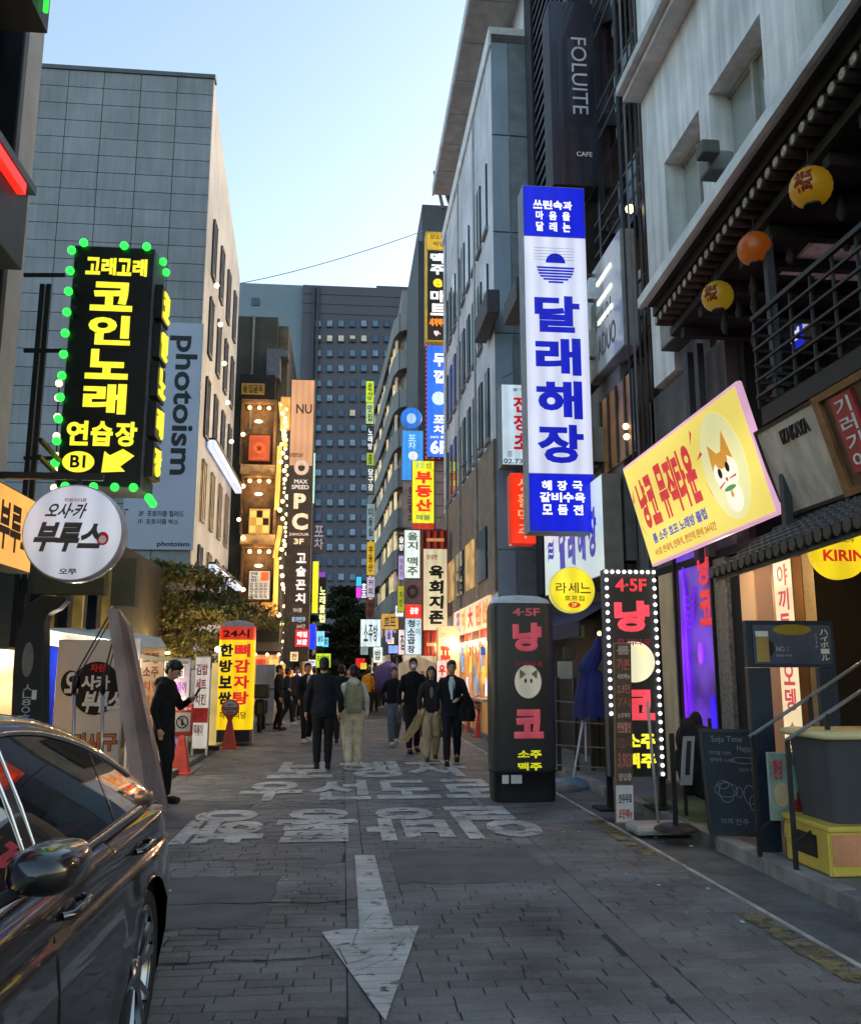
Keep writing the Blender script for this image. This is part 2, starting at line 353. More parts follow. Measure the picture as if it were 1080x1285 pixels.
def ground_text(chars, x0, x1, ya, yb, flip=False):
    F = Fr((x0, yb, .017), (x1 - x0, 0, 0), (0, ya - yb, 0), (0, 0, 1)); n = len(chars); seq = chars[::-1] if flip else chars
    for i, c in enumerate(seq):
        if c == ' ': continue
        m = MB(); put(m, F, c, (i + .04) / n, 0, (i + .95) / n, 1, wt=.035, d=0, flip=flip, thick=.002); tag(m.build('road_marking', mk, road))
ground_text('보행자', -1.15, 2.1, P(450, 977, Z=0).y, P(450, 957, Z=0).y)
ground_text('우선도로', -1.35, 2.2, P(450, 1005, Z=0).y, P(450, 981, Z=0).y)
ground_text('일방통행', -1.62, 2.08, P(450, 1058, Z=0).y, P(450, 1016, Z=0).y, flip=True)
ar = [(.13, 8.0), (.30, 8.0), (.34, 5.82), (.50, 5.82), (.22, 4.33), (-.10, 5.74), (.04, 5.80), (.13, 5.78)]
MB().poly([(x, y, .0165) for x, y in ar][::-1], (0, 0, .002)).build('road_arrow', mk, road)
yl = paintm('worn_yellow_paint', (.14, .115, .06), (.27, .22, .11), .46, .55)
for a, b in ((7.75, 9.6), (3.6, 5.9), (11.6, 13.0)): MB().box(2.60, 2.76, a, b, .012, .017).build('yellow_line', yl, road)
MB().box(2.795, 2.83, 3.2, 30, .001, .012).build('edge_line', surf('edge_line', (.30, .29, .24), .7, var=.5, scale=4), road)
for a in (4.6, 13.2): MB().box(-2.32, -2.2, a * 2, a * 2 + 2.4, .012, .017).build('yellow_line', yl, road)
gut = structure('gutter', MB().box(XW, XK, -4, 60, -.02, .002), surf('gutter_concrete', (.085, .083, .08), .85, var=.35, scale=2, bump=.4, streak=.3))
pvr = structure('pavement', MB().box(XK + .16, 14, -4, 60, -.02, .12), surf('pavement_concrete', (.12, .115, .108), .85, var=.3, scale=2, bump=.4))
pvl = structure('pavement_opposite', MB().box(-14, XL - .14, -4, 60, -.02, .09), surf('pavement_tile', (.12, .11, .10), .8, var=.35, scale=3, bump=.4))
ks = surf('kerb_stone', (.17, .165, .155), .8, var=.35, scale=4, bump=.35, island=.2)
for i in range(26):
    MB().box(XK, XK + .155, 3.0 + i, 3.985 + i, -.02, .125).build('kerb_stone', ks, pvr, bevel=.012)
for i in range(40):
    MB().box(XL - .135, XL, 3 + i, 3.985 + i, -.02, .1).build('kerb_stone', ks, pvl, bevel=.012)
lit = MB()
for i in range(60):
    x = random.choice((random.uniform(2.2, 3.3), random.uniform(-2.4, 2.5))); yy = random.uniform(4.5, 16); r = random.uniform(.008, .022)
    lit.ball((x, yy, .016), r, n=5, k=3, sc3=(1, 1.3, .3))
tag(lit.build('litter', surf('paper_litter', (.35, .34, .32), .8), base=(2, 8, .012)), 'small scraps of pale litter scattered on the dark paving', 'litter', kind='stuff')

# ================================================================ FAR TOWER
TY = 170.
def far(u, v, Y=TY): return P(u, v, Y=Y)
tw = thing('office_tower', 'tall dark office tower with rows of small blue windows closing the street', 'building', (far(455, 842).x, TY, 0))
pur = surf('tower_cladding', (.078, .078, .098), .7, var=.12, scale=.06, fine=1, bump=.05)
a, b_ = far(380, 357), far(660, 357)
MB().box(a.x, b_.x, TY, TY + 25, 0, a.z).build('wall', pur, tw)
c1, c2 = far(473, 352), far(560, 352); MB().box(c1.x, c2.x, TY + 3, TY + 14, a.z, c1.z + .3).build('roof', pur, tw)
c = far(290, 357); lt = surf('tower_side', (.16, .20, .235), .75, var=.1, scale=.05, fine=1, bump=.05)
MB().box(c.x, a.x - .05, TY + 1, TY + 22, 0, a.z + .3).build('stair_core', lt, tw)
mm = MB()
for u in (381, 387): p0 = far(u, 800); mm.box(p0.x, p0.x + .5, TY - .6, TY - .02, 0, a.z - .5)
mm.build('downpipe', S('3a3c46'), tw)
for k in range(1, 4):  # cladding joints of the blank top
    z = far(400, 357 + 12 * k).z; MB().box(a.x + .1, b_.x, TY - .12, TY - .01, z, z + .15).build('joint_strip', pur, tw)
gl = [surf('tower_pane_a', (.05, .12, .19), .15, var=.3, scale=.4, spec=.8, bump=0), surf('tower_pane_b', (.045, .15, .19), .15, var=.3, scale=.4, spec=.8, bump=0), surf('tower_pane_c', (.035, .06, .10), .2, var=.2, scale=.4, bump=0)]
litw = [G('c9c6b0', .45, .5), G('6f8fb0', .42, .5, False), G('4f7d98', .4, .5, False), G('3c5a80', .3, .5, False)]
pc = surf('tower_frame', (.04, .042, .055), .5, bump=0)
for r_ in range(18):
    for c_ in range(8):
        u = 399.3 + 14.3 * c_; v = 406 + 18.7 * r_; q = far(u, v)
        rr = random.random()
        g = litw[0] if (r_ in (1, 6) and rr < .55) or rr > .985 else litw[1 + int(rr * 2.99)]
        m = MB().box(q.x - .62, q.x + .62, TY - .14, TY - .02, q.z - .68, q.z + .68, 0)
        m.box(q.x - .52, q.x + .52, TY - .2, TY - .16, q.z - (.58 if g is not litw[0] else random.choice((.58, .1))), q.z + .58, 1)
        m.box(q.x - .7, q.x + .7, TY - .4, TY - .15, q.z - .85, q.z - .7, 0)
        m.build('window', [pc, g], tw)
q = far(320, 376); MB().box(q.x - .8, q.x + .8, TY + .8, TY + .98, q.z - .8, q.z + .8).build('window', gl[2], tw)
q = far(377, 352); MB().bar((q.x, TY + 4, a.z), (q.x, TY + 4, a.z + 1.6), .18).build('mast', M_BLACK, tw)

# ================================================================ GREY BUILDING WITH THE BANNER (left)
GY = 28.; cr_ = P(254, 400, Y=GY); GX = cr_.x
gb = thing('grey_building', 'large grey panelled building with a tall pale banner on its end wall', 'building', (GX - 3, GY, 0))
pts = [P(261, 99, Y=GY), P(275, 156, X=GX), P(301, 347, X=GX)]
out = [(GX, GY, 0), (GX, GY, pts[0].z), (GX, pts[1].y, pts[1].z), (GX, pts[2].y, pts[2].z - .0), (GX, pts[2].y, 0)]
zt = pts[0].z
wallm = surf('grey_joint', (.125, .135, .15), .8, var=.15, bump=.05)
MB().poly([(GX - .06, y + .05, z) for _, y, z in out], (-9, 0, 0)).build('wall', wallm, gb)
pan = surf('grey_panel', (.18, .19, .205), .6, var=.2, scale=.5, streak=.6, bump=.08, island=.14)
us = [P(u, 400, Y=GY).x for u in (-30, 16, 62, 109, 158, 206, 254)]; nrow = 30; zs = [zt - (zt - 3.0) * k / nrow for k in range(nrow + 1)]
for i in range(6):
    for k in range(nrow): MB().box(us[i] + .012, us[i + 1] - .012, GY - .03, GY + .04, zs[k + 1] + .012, zs[k] - .012).build('panel', pan, gb)
MB().box(us[0], GX + .05, GY - .08, GY + .3, zt, zt + .15).build('parapet', S('55585e', .8), gb)
sidem = surf('grey_side', (.15, .175, .24), .6, var=.26, scale=.6, streak=.8, bump=.1)
MB().poly([(GX, y + (.0 if i < 2 else 0), z) for i, (_, y, z) in enumerate(out)], (-.06, 0, 0)).build('side_wall', sidem, gb)
GE = pts[2].y
for k in range(5):
    z0 = 3.6 + k * 2.9
    for j in range(4):
        y0 = GY + .8 + j * (GE - GY - 1) / 4; 
        top = zt - (zt - pts[2].z) * max(0, (y0 - pts[1].y)) / (GE - pts[1].y) - 1
        if z0 + 2.3 > top: continue
        F = Fr((GX, y0 + 1.15, z0 + 2.1), (0, -.75, 0), (0, 0, -2.1), (1, 0, 0))
        m = MB().fbox(F, 0, 0, 1, 1, .01, .04, 1).fbox(F, 0, 0, 1, .03, .01, .09, 0).fbox(F, 0, .97, 1, 1, .01, .09, 0).fbox(F, 0, .03, .06, .97, .01, .08, 0).fbox(F, .94, .03, 1, .97, .01, .08, 0).fbox(F, .48, .03, .52, .97, .01, .08, 0)
        wl = G('ffd28a', .8, .5) if (k < 2 and random.random() < .7) else surf('side_pane', (.10, .115, .14), .2, var=.3, scale=.7, bump=0)
        m.build('window', [S('6a6c74', .8), wl], gb)
# white light fins on the side wall
for (ua, va, ub, vb, hh) in ((270, 552, 303, 612, .26), (270, 708, 303, 742, .2)):
    p0, p1 = P(ua, va, X=GX + .3), P(ub, vb, X=GX + .3); z = p0.z
    m = MB().box(GX + .05, GX + .3, p0.y, min(p1.y, GE + 3), z - hh, z); m.build('light_fin', G('dfe6ff', .95, .1), gb)
    MB().box(GX + .05, GX + .34, p0.y, min(p1.y, GE + 3), z + .01, z + .08).build('fin_cap', S('303238'), gb)
# round wall lamps in vertical row on the side wall
for k in range(7):
    p = P(272 + k * 4.6, 358 + k * 49, X=GX + .25)
    MB().ball(p, .09, n=8, k=5).build('wall_lamp', G('ffe9a8', 5, 0), gb)
bn = FY(160, 404, 249, 690, GY - .12)
dk = S('1d2028', .8); rt = sign('wall_banner', 'tall pale wall banner with the word photoism running downwards', bn, .05, face=surf('banner_cloth', (.29, .32, .39), .7, var=.08, scale=.6, bump=.05), side=S('8d93a0'), cat='banner', text=[
    ('r', 'photoism', .52, .06, .93, .68, dk, dict(wt=.025)),
    ('l', '厂', .02, .83, .08, .87, dk), ('l', '2F  포토이즘 컬러드', .22, .835, .85, .86, dk), ('l', '1F  포토이즘 박스', .22, .87, .78, .893, dk), ('l', 'photoism', .5, .965, .95, .99, dk, dict(wt=.03))])

# ================================================================ DARK BAR BUILDING (left, further) with three lit bays
DY = 41.; dx0, dx1 = P(300, 600, Y=DY).x, P(356, 600, Y=DY).x
db = thing('dark_bar_building', 'dark building with three framed lit posters stacked up its front and strings of bulbs', 'building', ((dx0 + dx1) / 2, DY, 0))
drk = surf('dark_olive_wall', (.045, .043, .034), .8, var=.3, streak=.4, scale=1)
zt = P(320, 393, Y=DY).z
MB().box(dx0 - 6, dx1 - .55, DY + .4, DY + 14, 0, zt).build('wall', drk, db); MB().box(dx1 - .53, dx1 - .05, DY + .9, DY + 14, 0, P(350, 400, Y=DY).z).build('side_wall', surf('brown_wall', (.09, .075, .055), .8, var=.3), db)
MB().bar((P(318, 400, Y=DY).x, DY + .3, zt), (P(318, 400, Y=DY).x, DY + .3, 13), .1).build('downpipe', S('6b6a60'), db)
for v0, v1, u0, u1 in ((440, 476, 335, 352), (442, 450, 352, 362)):
    F = FY(u0, v0, u1, v1, DY + .1); MB().fbox(F, 0, 0, 1, 1, -.6, .3).build('air_conditioner', S('50545c'), db, bevel=.02)
F = FY(301, 470, 345, 500, DY - .3); MB().fbox(F, 0, 0, 1, 1, -.8, 0).build('sign_box', S('141311'), db)
F = FY(303, 481, 332, 495, DY - .32); m = MB(); m.fbox(F, 0, 0, 1, 1, 0, .02, 0); hput(m, F, '술집골목', .05, .15, .95, .85, m=1, d=.025); m.build('fascia_sign', [G('8a6a20', .55), S('1a1510')], db)
warm = G('ffb04a', .95, .35); gold = surf('gold_wood', (.42, .25, .09), .5, var=.4, scale=4); wood = surf('brown_wood', (.12, .07, .035), .6, var=.4, scale=5, bump=.2)
bulb = G('ffd890', 9, 0)
for (v0, v1, pv0, pv1, col, kk) in ((508, 585, 545, 580, 'c4552c', 0), (600, 672, 637, 672, 'd09a48', 1), (688, 765, 715, 754, 'c8c0b0', 2)):
    F = FY(303, v0, 346, v1, DY)
    bx = MB().fbox(F, 0, 0, 1, 1, -.4, -.3, 0).fbox(F, -.02, 0, .04, 1, -.3, .25, 0).fbox(F, .94, 0, 1, 1, -.3, .25, 0).fbox(F, -.02, -.06, 1, 0, -.3, .35, 0)
    bx.build('bay_recess', wood, db)
    lamp('bay_lamp', F.p(.5, .1, .6), 34)
    G_ = FY(311, pv0, 340, pv1, DY - .02)
    m = MB().fbox(G_, 0, 0, 1, 1, 0, .06, 0).fbox(G_, .05, .05, .95, .95, .06, .075, 1)
    if kk == 0: m.poly([G_.p(a, b, .08) for a, b in elps(.5, .5, .25, .2, 12)], G_.N * .01, 2); put(m, G_, '술', .38, .4, .62, .6, m=3, d=.095); put(m, G_, 'HOF BAR', .25, .84, .75, .9, m=2, d=.08)
    if kk == 1: [m.fbox(G_, .1 + .28 * i, .12 + .27 * j, .34 + .28 * i, .36 + .27 * j, .076, .085, 2 + (i + j) % 2) for i in range(3) for j in range(3) if (i * 3 + j) % 4 != 1]
    if kk == 2:
        m.fbox(G_, .55, .08, .9, .36, .076, .085, 2)
        for i in range(4): vput(m, G_, '안주메뉴소맥', .1 + .2 * i, .42, .24 + .2 * i, .93, m=3, d=.08)
        vput(m, G_, '메뉴판', .12, .08, .4, .4, m=3, d=.08)
    m.build('lit_poster', [S('3a2a1a'), G(col, .85, .25), G('ff6a30' if kk != 1 else 'f0d070', .9), S('201008')], db)
    Fa = FY(303, v1, 346, v1 + 15, DY)
    n = 6
    MB().loft([[Fa.p(i / 12, 0 + .9 * k / n, .35 + .25 * math.sin(math.pi * .5 * k / n)) for i in range(13)] for k in range(n + 1)], closed=False).build('awning', gold, db)
    for i in range(3):
        MB().ball(F.p(.22 + .28 * i, .06, .12), .09, n=8, k=5).build('bulb', bulb, db)
    MB().ball(F.p(.5, .3, .3), .12, n=8, k=5, sc3=(1.6, 1, .6)).build('spotlight', G('fff0c0', 7, 0), db)
F = FY(303, 757, 346, 772, DY); MB().fbox(F, 0, 0, 1, 1, 0, .5).build('lit_fascia', G('e09a45', .8, .4), db)
for i in range(3): MB().fbox(F, .15 + .27 * i, .55, .3 + .27 * i, .85, .5, .52).build('vent_slot', S('201008'), db)
# golden side strips and hanging bulbs to the right of the bays
st = MB(); bl = MB()
gx = [(352, 505, 358, 560), (351, 560, 347, 640), (352, 660, 345, 700), (347, 700, 345, 770)]
for ua, va, ub, vb in gx: st.bar(P(ua, va, Y=DY - .3), P(ub, vb, Y=DY - .3), .2)
for v_ in (540, 640, 740): lamp('string_lamp', P(352, v_, Y=DY - 1), 70)
st.build('light_strip', G('ffb850', 1.3, .3), db)
F = FY(352, 498, 366, 540, DY - .5); MB().fbox(F, 0, 0, 1, 1, -.05, 0).build('lit_panel', G('e8a850', .8, .5), db)
for i in range(60):
    t = i / 60; p = P(351 + 9 * abs(math.sin(i * 1.7)) + random.uniform(-2, 3), 508 + 330 * t, Y=DY - .5 - random.uniform(0, .6))
    MB().ball(p, random.uniform(.05, .11), n=7, k=4).build('bulb', G('ffdc90', 7, 0), db)
for k in range(4):
    p = P(305, 740 - 65 * k, Y=DY - .6); MB().ball(p, .1, n=8, k=5).build('bulb', bulb, db)
    MB().bar(p, p + Vector((-.1, .8, .1)), .03).build('lamp_arm', M_BLACK, db)
MB().box(dx0 - 2, dx1, DY + .1, DY + .38, 2.5, 3.9).build('lower_front', surf('dark_front', (.02, .018, .015), .7), db)

# ================================================================ right: curved office, dark block, long pale building
cb = thing('curved_office', 'distant grey office block with ribbon windows and a rounded corner', 'building', (5, 62, 0))
foot = [P(463, 700, Y=84), P(479, 700, Y=72), P(496, 700, Y=60), P(503, 700, Y=58.6), P(512, 700, Y=58.2), P(545, 700, Y=58.2)]
foot = [Vector((p.x, p.y, 0)) for p in foot]
con = surf('office_concrete', (.17, .165, .165), .75, var=.2, scale=.3, streak=.4); winr = surf('office_window', (.10, .085, .07), .3, var=.8, scale=1.2, bump=0)
ztop = P(497, 425, Y=60).z
MB().poly([p + Vector((.3, .3, 0)) for p in foot] + [Vector((12, 62, 0)), Vector((12, 84, 0))], (0, 0, ztop)).build('core', winr, cb)
nf = 9; fh = ztop / nf
for k in range(nf + 1):
    z0 = k * fh - .05; m = MB()
    for a, b in zip(foot, foot[1:]):
        n = Vector((b.y - a.y, -(b.x - a.x), 0)).normalized() * (-1 if (b.y - a.y) > 0 else 1); n = Vector((-abs(n.x), -abs(n.y), 0)) * .25
        m.poly([a + n + Vector((0, 0, z0)), b + n + Vector((0, 0, z0)), b - n * 2 + Vector((0, 0, z0)), a - n * 2 + Vector((0, 0, z0))], (0, 0, 1.35))
    m.build('spandrel', con, cb)
for k in range(nf):
    z0 = k * fh + 1.3
    for a, b in zip(foot[:2], foot[1:3]):
        for j in range(7):
            p = a.lerp(b, (j + .5) / 7); q = a.lerp(b, (j + .88) / 7)
            g = G('f0d8a0', .75, .4) if random.random() < .35 else (G('c8b8a8', .45, .4) if random.random() < .5 else winr)
            MB().poly([p + Vector((-.05, 0, z0)), q + Vector((-.05, 0, z0)), q + Vector((.1, 0, z0)), p + Vector((.1, 0, z0))], (0, 0, fh - 1.3)).build('window', g, cb)
# upper block
F = FY(504, 365, 545, 425, 64); MB().fbox(F, 0, 0, 1, 1, -10, 0).build('penthouse', con, cb)
dkb = thing('dark_narrow_building', 'narrow dark building rising beside the beer mart sign', 'building', (P(535, 500, Y=46).x, 46, 0))
F = FY(529, 258, 600, 842, 46); dkm = surf('slate_wall', (.055, .06, .07), .7, var=.2, streak=.3, scale=.7)
MB().box(F.p(0, 0).x, F.p(1, 0).x, 46, 58, 0, F.p(0, 0).z).build('wall', dkm, dkb)
F2 = FY(525, 300, 531, 520, 45); MB().box(F2.p(0, 0).x, F2.p(1, 0).x + .4, 45.2, 45.9, 0, F2.p(0, 0).z).build('fire_stair', S('2a2c33'), dkb)
for (ua, va, ub, vb) in ((545, 215, 556, 262), (552, 222, 565, 258), (556, 214, 566, 262), (550, 240, 563, 228)):
    MB().bar(P(ua, va, Y=45), P(ub, vb, Y=45), .16).build('roof_strut', S('4a4c52'), dkb)

WX = 3.45; wy0 = P(619, 300, X=WX).y; wy1 = P(556, 300, X=WX).y
wb = thing('pale_office_building', 'long pale office building with many slit windows and brown eaves on the right', 'building', (WX + 2, (wy0 + wy1) / 2, 0))
wz = P(619, 38, X=WX).z
pale = surf('pale_render', (.46, .46, .50), .65, var=.24, scale=.8, streak=.8, bump=.1); blu = surf('blue_grey_panel', (.21, .26, .32), .5, var=.15, scale=.6, streak=.4)
MB().box(WX, WX + 9, wy0 + .06, wy1, 0, wz).build('wall', pale, wb)
# end wall facing the camera: blue-grey panels
xe = P(640, 300, Y=wy0).x
k = 0; z = wz
while z > 4:
    h = 2.6; MB().box(WX, xe, wy0, wy0 + .05, z - h + .04, z).build('panel', blu, wb); MB().box(xe + .03, xe + 1.1, wy0 + .01, wy0 + .05, z - h + .04, z).build('panel', S('767c84', .8), wb); z -= h
MB().box(WX - .06, WX - .0, wy0 - .03, wy1, wz - .1, wz + .25).build('white_gutter', S('d8d8d8'), wb)
MB().poly([(WX - .05, wy0, wz + .25), (WX + 9, wy0, wz + .25), (WX + 9, wy1, wz + .25), (WX - .05, wy1, wz + .25)], (0, 0, .2)).build('lower_eave', S('c0c0c4'), wb)
# upper storey with wide brown soffit
s0 = P(605, 0, X=WX - .1); zt2 = s0.z + .25
sof = surf('brown_soffit', (.30, .27, .25), .7, var=.2)
for j in range(9):
    ya = wy0 - 4 + j * (wy1 - wy0 + 4) / 9; MB().box(WX - .35, WX + 3.2, ya + .02, ya + (wy1 - wy0 + 4) / 9 - .02, zt2, zt2 + .12).build('soffit_panel', sof, wb)
MB().box(WX - .42, WX - .36, wy0 - 4, wy1, zt2 - .05, zt2 + .35).build('fascia', S('a8a8ac'), wb)
MB().box(WX + .9, WX + 8, wy0 + .2, wy1, wz + .5, zt2).build('upper_wall', pale, wb)
for k in range(6):
    zz = 4.4 + 2.75 * k; L_ = wy1 - wy0
    for j in range(9):
        y0 = wy0 + .8 + j * (L_ - 1.2) / 9
        if zz + 2.2 > wz - .4: continue
        MB().box(WX - .05, WX + .05, y0, y0 + (.5 if k else .8), zz, zz + 1.75).build('window', [G('caa860', .5, .6) if (k == 0 and random.random() < .5) else M_GLASS], wb)
        MB().box(WX - .08, WX - .0, y0 - .08, y0 + .6 if k else y0 + .9, zz - .12, zz - .02).build('sill', S('6a686c'), wb)
for (u, v) in ((603, 417), (640, 395)):
    F = FX(u - 8, v - 14, v + 14, u + 8, WX - .35); MB().fbox(F, 0, 0, 1, 1, -.3, 0).build('air_conditioner', S('3c3c40'), wb, bevel=.02)
for k in range(5):
    z = 3.2; MB().box(WX - .12, WX - .01, wy0 + 1.0 + 2.1 * k, wy0 + 2.4 + 2.1 * k, 3.75, 5.0).build('window', [G('d8a868', .55, .7) if k % 2 else M_GLASS], wb)
MB().box(WX - .07, WX - .004, wy0 + .02, wy1, 3.35, 6.9).build('lower_cladding', surf('brown_cladding', (.15, .12, .10), .6, var=.3, streak=.5), wb)
for k in range(3): MB().bar((WX - .1, wy0 + 2.5 + 3.3 * k, 3.4), (WX - .1, wy0 + 2.5 + 3.3 * k, wz - .5), .07, n=8, smooth=True).build('downpipe', S('8a8a8c'), wb)
# ================================================================ LEFT, NEAR
LX = -3.9; ly1 = P(38, 250, X=LX).y
lb = thing('corner_building', 'near left building with beige pillar, dark windows and a box fascia edged in red light', 'building', (LX - 2, 8, 0))
bei = surf('beige_pillar', (.40, .36, .31), .7, var=.18, scale=1.5, streak=.5, bump=.15)
MB().box(-11, LX - .35, 3, ly1 - .05, 2.9, 13).build('wall', M_DARK, lb)
pw = P(14, 250, X=LX).y
MB().box(LX - .34, LX, pw, ly1, 2.9, 13).build('pillar', bei, lb, bevel=.01); MB().box(LX - .5, LX - .3, ly1 + .01, ly1 + .4, 3.2, 9.5).build('rear_pillar', S('9a9a9c', .7, streak=.5), lb)
MB().box(LX - .3, LX + .06, pw - .18, pw - .04, 2.9, 13).build('downpipe', M_BLACK, lb, bevel=.02)
for k in range(4):
    m = MB().box(LX - .3, LX - .24, 6.5, pw - .3, 3.3 + 2.3 * k, 5.2 + 2.3 * k, 1); m.box(LX - .24, LX - .18, 6.5, 6.6, 3.3 + 2.3 * k, 5.2 + 2.3 * k).box(LX - .24, LX - .18, pw - .4, pw - .3, 3.3 + 2.3 * k, 5.2 + 2.3 * k).box(LX - .24, LX - .18, 8.4, 8.5, 3.3 + 2.3 * k, 5.2 + 2.3 * k); m.build('window', [M_BLACK, M_GLASS], lb)
# sloping fascia box with red neon
a, b = P(36, 243, X=LX + .5), P(32, 345, X=LX + .5)
MB().box(LX + .01, LX + .5, 5, a.y, b.z, a.z).build('fascia_box', surf('fascia_grey', (.05, .05, .05), .5, var=.25, streak=.3), lb, bevel=.01)
MB().box(LX + .02, LX + .56, 5, a.y + .05, a.z + .01, a.z + .1).build('fascia_cap', S('7d8084', .6), lb)
MB().bar((LX + .54, 5, a.z - .12), (LX + .54, a.y - .3, a.z - .12), .09, .12).build('neon_strip', G('ff2418', 1.6, .1), lb)
# green neon box high up
gp = P(66, 42, X=LX + .95); ng = thing('green_neon_box', 'black box edged with bright green neon tubes at the top left corner', 'sign', (LX + .5, gp.y - .5, gp.z))
MB().box(LX + .01, LX + .9, gp.y - 1.3, gp.y, gp.z, gp.z + 2.2).build('cabinet', M_BLACK, ng)
for i in range(5): MB().bar((LX + .45 + .12 * i, gp.y - 1.36 + .012 * i, gp.z + .08), (LX + .45 + .12 * i, gp.y - 1.36 + .012 * i, gp.z + 2.2), .05, n=8, smooth=True).build('neon_tube', G('38f048', 1.3, .1), ng)
for i in range(3): MB().bar((LX + .94, gp.y - .2 - .35 * i, gp.z + .08), (LX + .94, gp.y - .2 - .35 * i, gp.z + 2.2), .05, n=8, smooth=True).build('neon_tube', G('38f048', 1.3, .1), ng)
# coin karaoke sign
KY = 12.5; F = FY(82, 309, 186, 612, KY); yel = G('fff23a', 1.15, .06); blk = surf('sign_black', (.012, .012, .012), .35, var=.2, bump=.03)
ks_ = sign('karaoke_sign', 'tall black karaoke sign with glowing yellow lettering and green bulbs round its edge', F, .75, side=S('74767a', .6), panels=[(.012, .005, .988, .995, blk)], text=[
    ('h', '고래고래', .15, .05, .92, .125, yel, dict(wt=.045, gap=.06, thick=.02)),
    ('v', '코인노래', .24, .145, .76, .715, yel, dict(wt=.045, gap=.13, thick=.03)),
    ('h', '연습장', .06, .735, .93, .835, yel, dict(wt=.04, gap=.1, thick=.02)),
    ('l', 'B1', .15, .875, .33, .925, blk, dict(wt=.03, d=.03))],
    shapes=[('oval_plate', elps(.24, .9, .19, .042), yel), ('arrow', [(.52, .94), (.54, .855), (.61, .872), (.76, .845), (.90, .872), (.74, .915), (.80, .935)], yel)])
grn = G('2cff48', 2.2, 0); bm = []
for t in range(11): bm.append((-.02, .03 + .088 * t))
bm += [(.12, -.005), (.62, 0), (.9, .0), (.12, 1.0), (.45, 1.0), (.7, 1.0), (.92, 1.0)]
for a, b in bm: MB().ball(F.p(a, b, .05), .062, n=10, k=6).build('green_bulb', grn, ks_)
for d, b in ((.35, .01), (.6, .025), (.3, 1.02), (.45, 1.025), (.6, 1.03)): MB().ball(F.p(1.04, b, -d), .06, n=10, k=6).build('green_bulb', grn, ks_)
for i, c in enumerate('코인노래장'):
    z1 = .14 + .165 * i; q = Fr(F.p(1.0, z1, -.12) + Vector((.12, 0, 0)), (0, .5, 0), (0, 0, -F.h * .145), (1, 0, 0))
    m = MB().fbox(q, 0, 0, 1, 1, -.11, 0, 0); put(m, q, c, .12, .1, .88, .9, m=1, wt=.045, thick=.03); m.build('side_letter_box', [blk, yel], ks_)
for z in (.21, .3, .9, .96):
    p = F.p(0, z, -.3); MB().bar(p, (LX + .0, KY - (1.2 if z > .5 else .3), p.z), .05).build('bracket', M_BLACK, ks_)
# poles and string bulbs left of the karaoke sign
pr = thing('iron_frame', 'black iron posts and rails behind the karaoke sign', 'frame', (-4.2, 13.2, .09))
for u in (52, 60): p = P(u, 380, Y=13.2); MB().bar((p.x, 13.2, .09), (p.x, 13.2, p.z + .3), .07).build('post', M_BLACK, pr)
for v in (345, 440, 575): p = P(30, v, Y=13.2); q = P(82, v, Y=13.2); MB().bar(p, q, .05).build('rail', M_BLACK, pr)
wl = thing('bulb_string', 'short string of warm white bulbs hanging left of the karaoke sign', 'string lights', P(74, 600, Y=12.9))
for i, (u, v) in enumerate(((74, 481), (73, 499), (72, 523), (71, 547), (71, 572), (76, 578), (70, 597), (68, 612), (73, 590))):
    MB().ball(P(u, v, Y=12.9), .055, n=8, k=5).build('bulb', G('fff0a0', 3, 0), wl)
MB().tube([P(75, 470, Y=12.92), P(72, 520, Y=12.92), P(70, 620, Y=12.92)], .012).build('cable', M_BLACK, wl)
# round Osaka sign
RY = 9.4; c0 = P(91, 668, Y=RY); rx_ = abs(P(155, 668, Y=RY).x - P(28, 668, Y=RY).x) / 2; rz_ = (P(91, 607, Y=RY).z - P(91, 730, Y=RY).z) / 2
rs = thing('round_sign', 'large round white sign with brushed grey Korean lettering on an iron arm', 'sign', (c0.x, RY, c0.z - rz_))
MB().lathe((c0.x, RY, c0.z), [(rz_ * .97, .0), (rz_, .03), (rz_, .19), (rz_ * .97, .22)], 48, ax='y').build('rim', S('b8bac0', .8, rough=.35), rs)
Fr_ = Fr((c0.x - rz_, RY, c0.z + rz_), (2 * rz_, 0, 0), (0, 0, -2 * rz_), (0, -1, 0))
MB().lathe((c0.x, RY - .006, c0.z), [(1e-3, 0), (rz_ * .955, 0), (rz_ * .955, .004)], 48, ax='y').build('face_panel', glow('round_face', hexc('c4c8d4'), .82, .12, 1.2), rs)
gk = S('3a3d42', .9)
for body, s0, t0, s1, t1, mt, kw in (('오사·카', .24, .20, .62, .36, gk, dict(wt=.03, shear=.15)), ('부루스', .14, .40, .80, .70, gk, dict(wt=.05, shear=.12)), ('오쭈', .40, .87, .57, .93, gk, dict(wt=.03)), ('차원이다른', .40, .15, .62, .19, S('b03040'), dict(wt=.02))):
    m = MB(); put(m, Fr_, body, s0, t0, s1, t1, d=.011, **kw); m.build('lettering', mt, rs)
m = MB(); m.poly([Fr_.p(a, b, .008) for a, b in elps(.80, .56, .06, .07, 16)], (0, -.004, 0), 0); m.poly([Fr_.p(a, b, .012) for a, b in elps(.80, .57, .038, .04, 12)], (0, -.003, 0), 1); m.build('red_emblem', [S('c02030'), S('e8c0b8')], rs)
MB().bar((c0.x, RY + .11, c0.z + rz_ - .02), (c0.x, RY + .11, c0.z + rz_ + .10), .05).bar((c0.x + .25, RY + .11, c0.z + rz_ + .10), (LX, RY + .11, c0.z + rz_ + .10), .07).build('bracket', M_BLACK, rs)
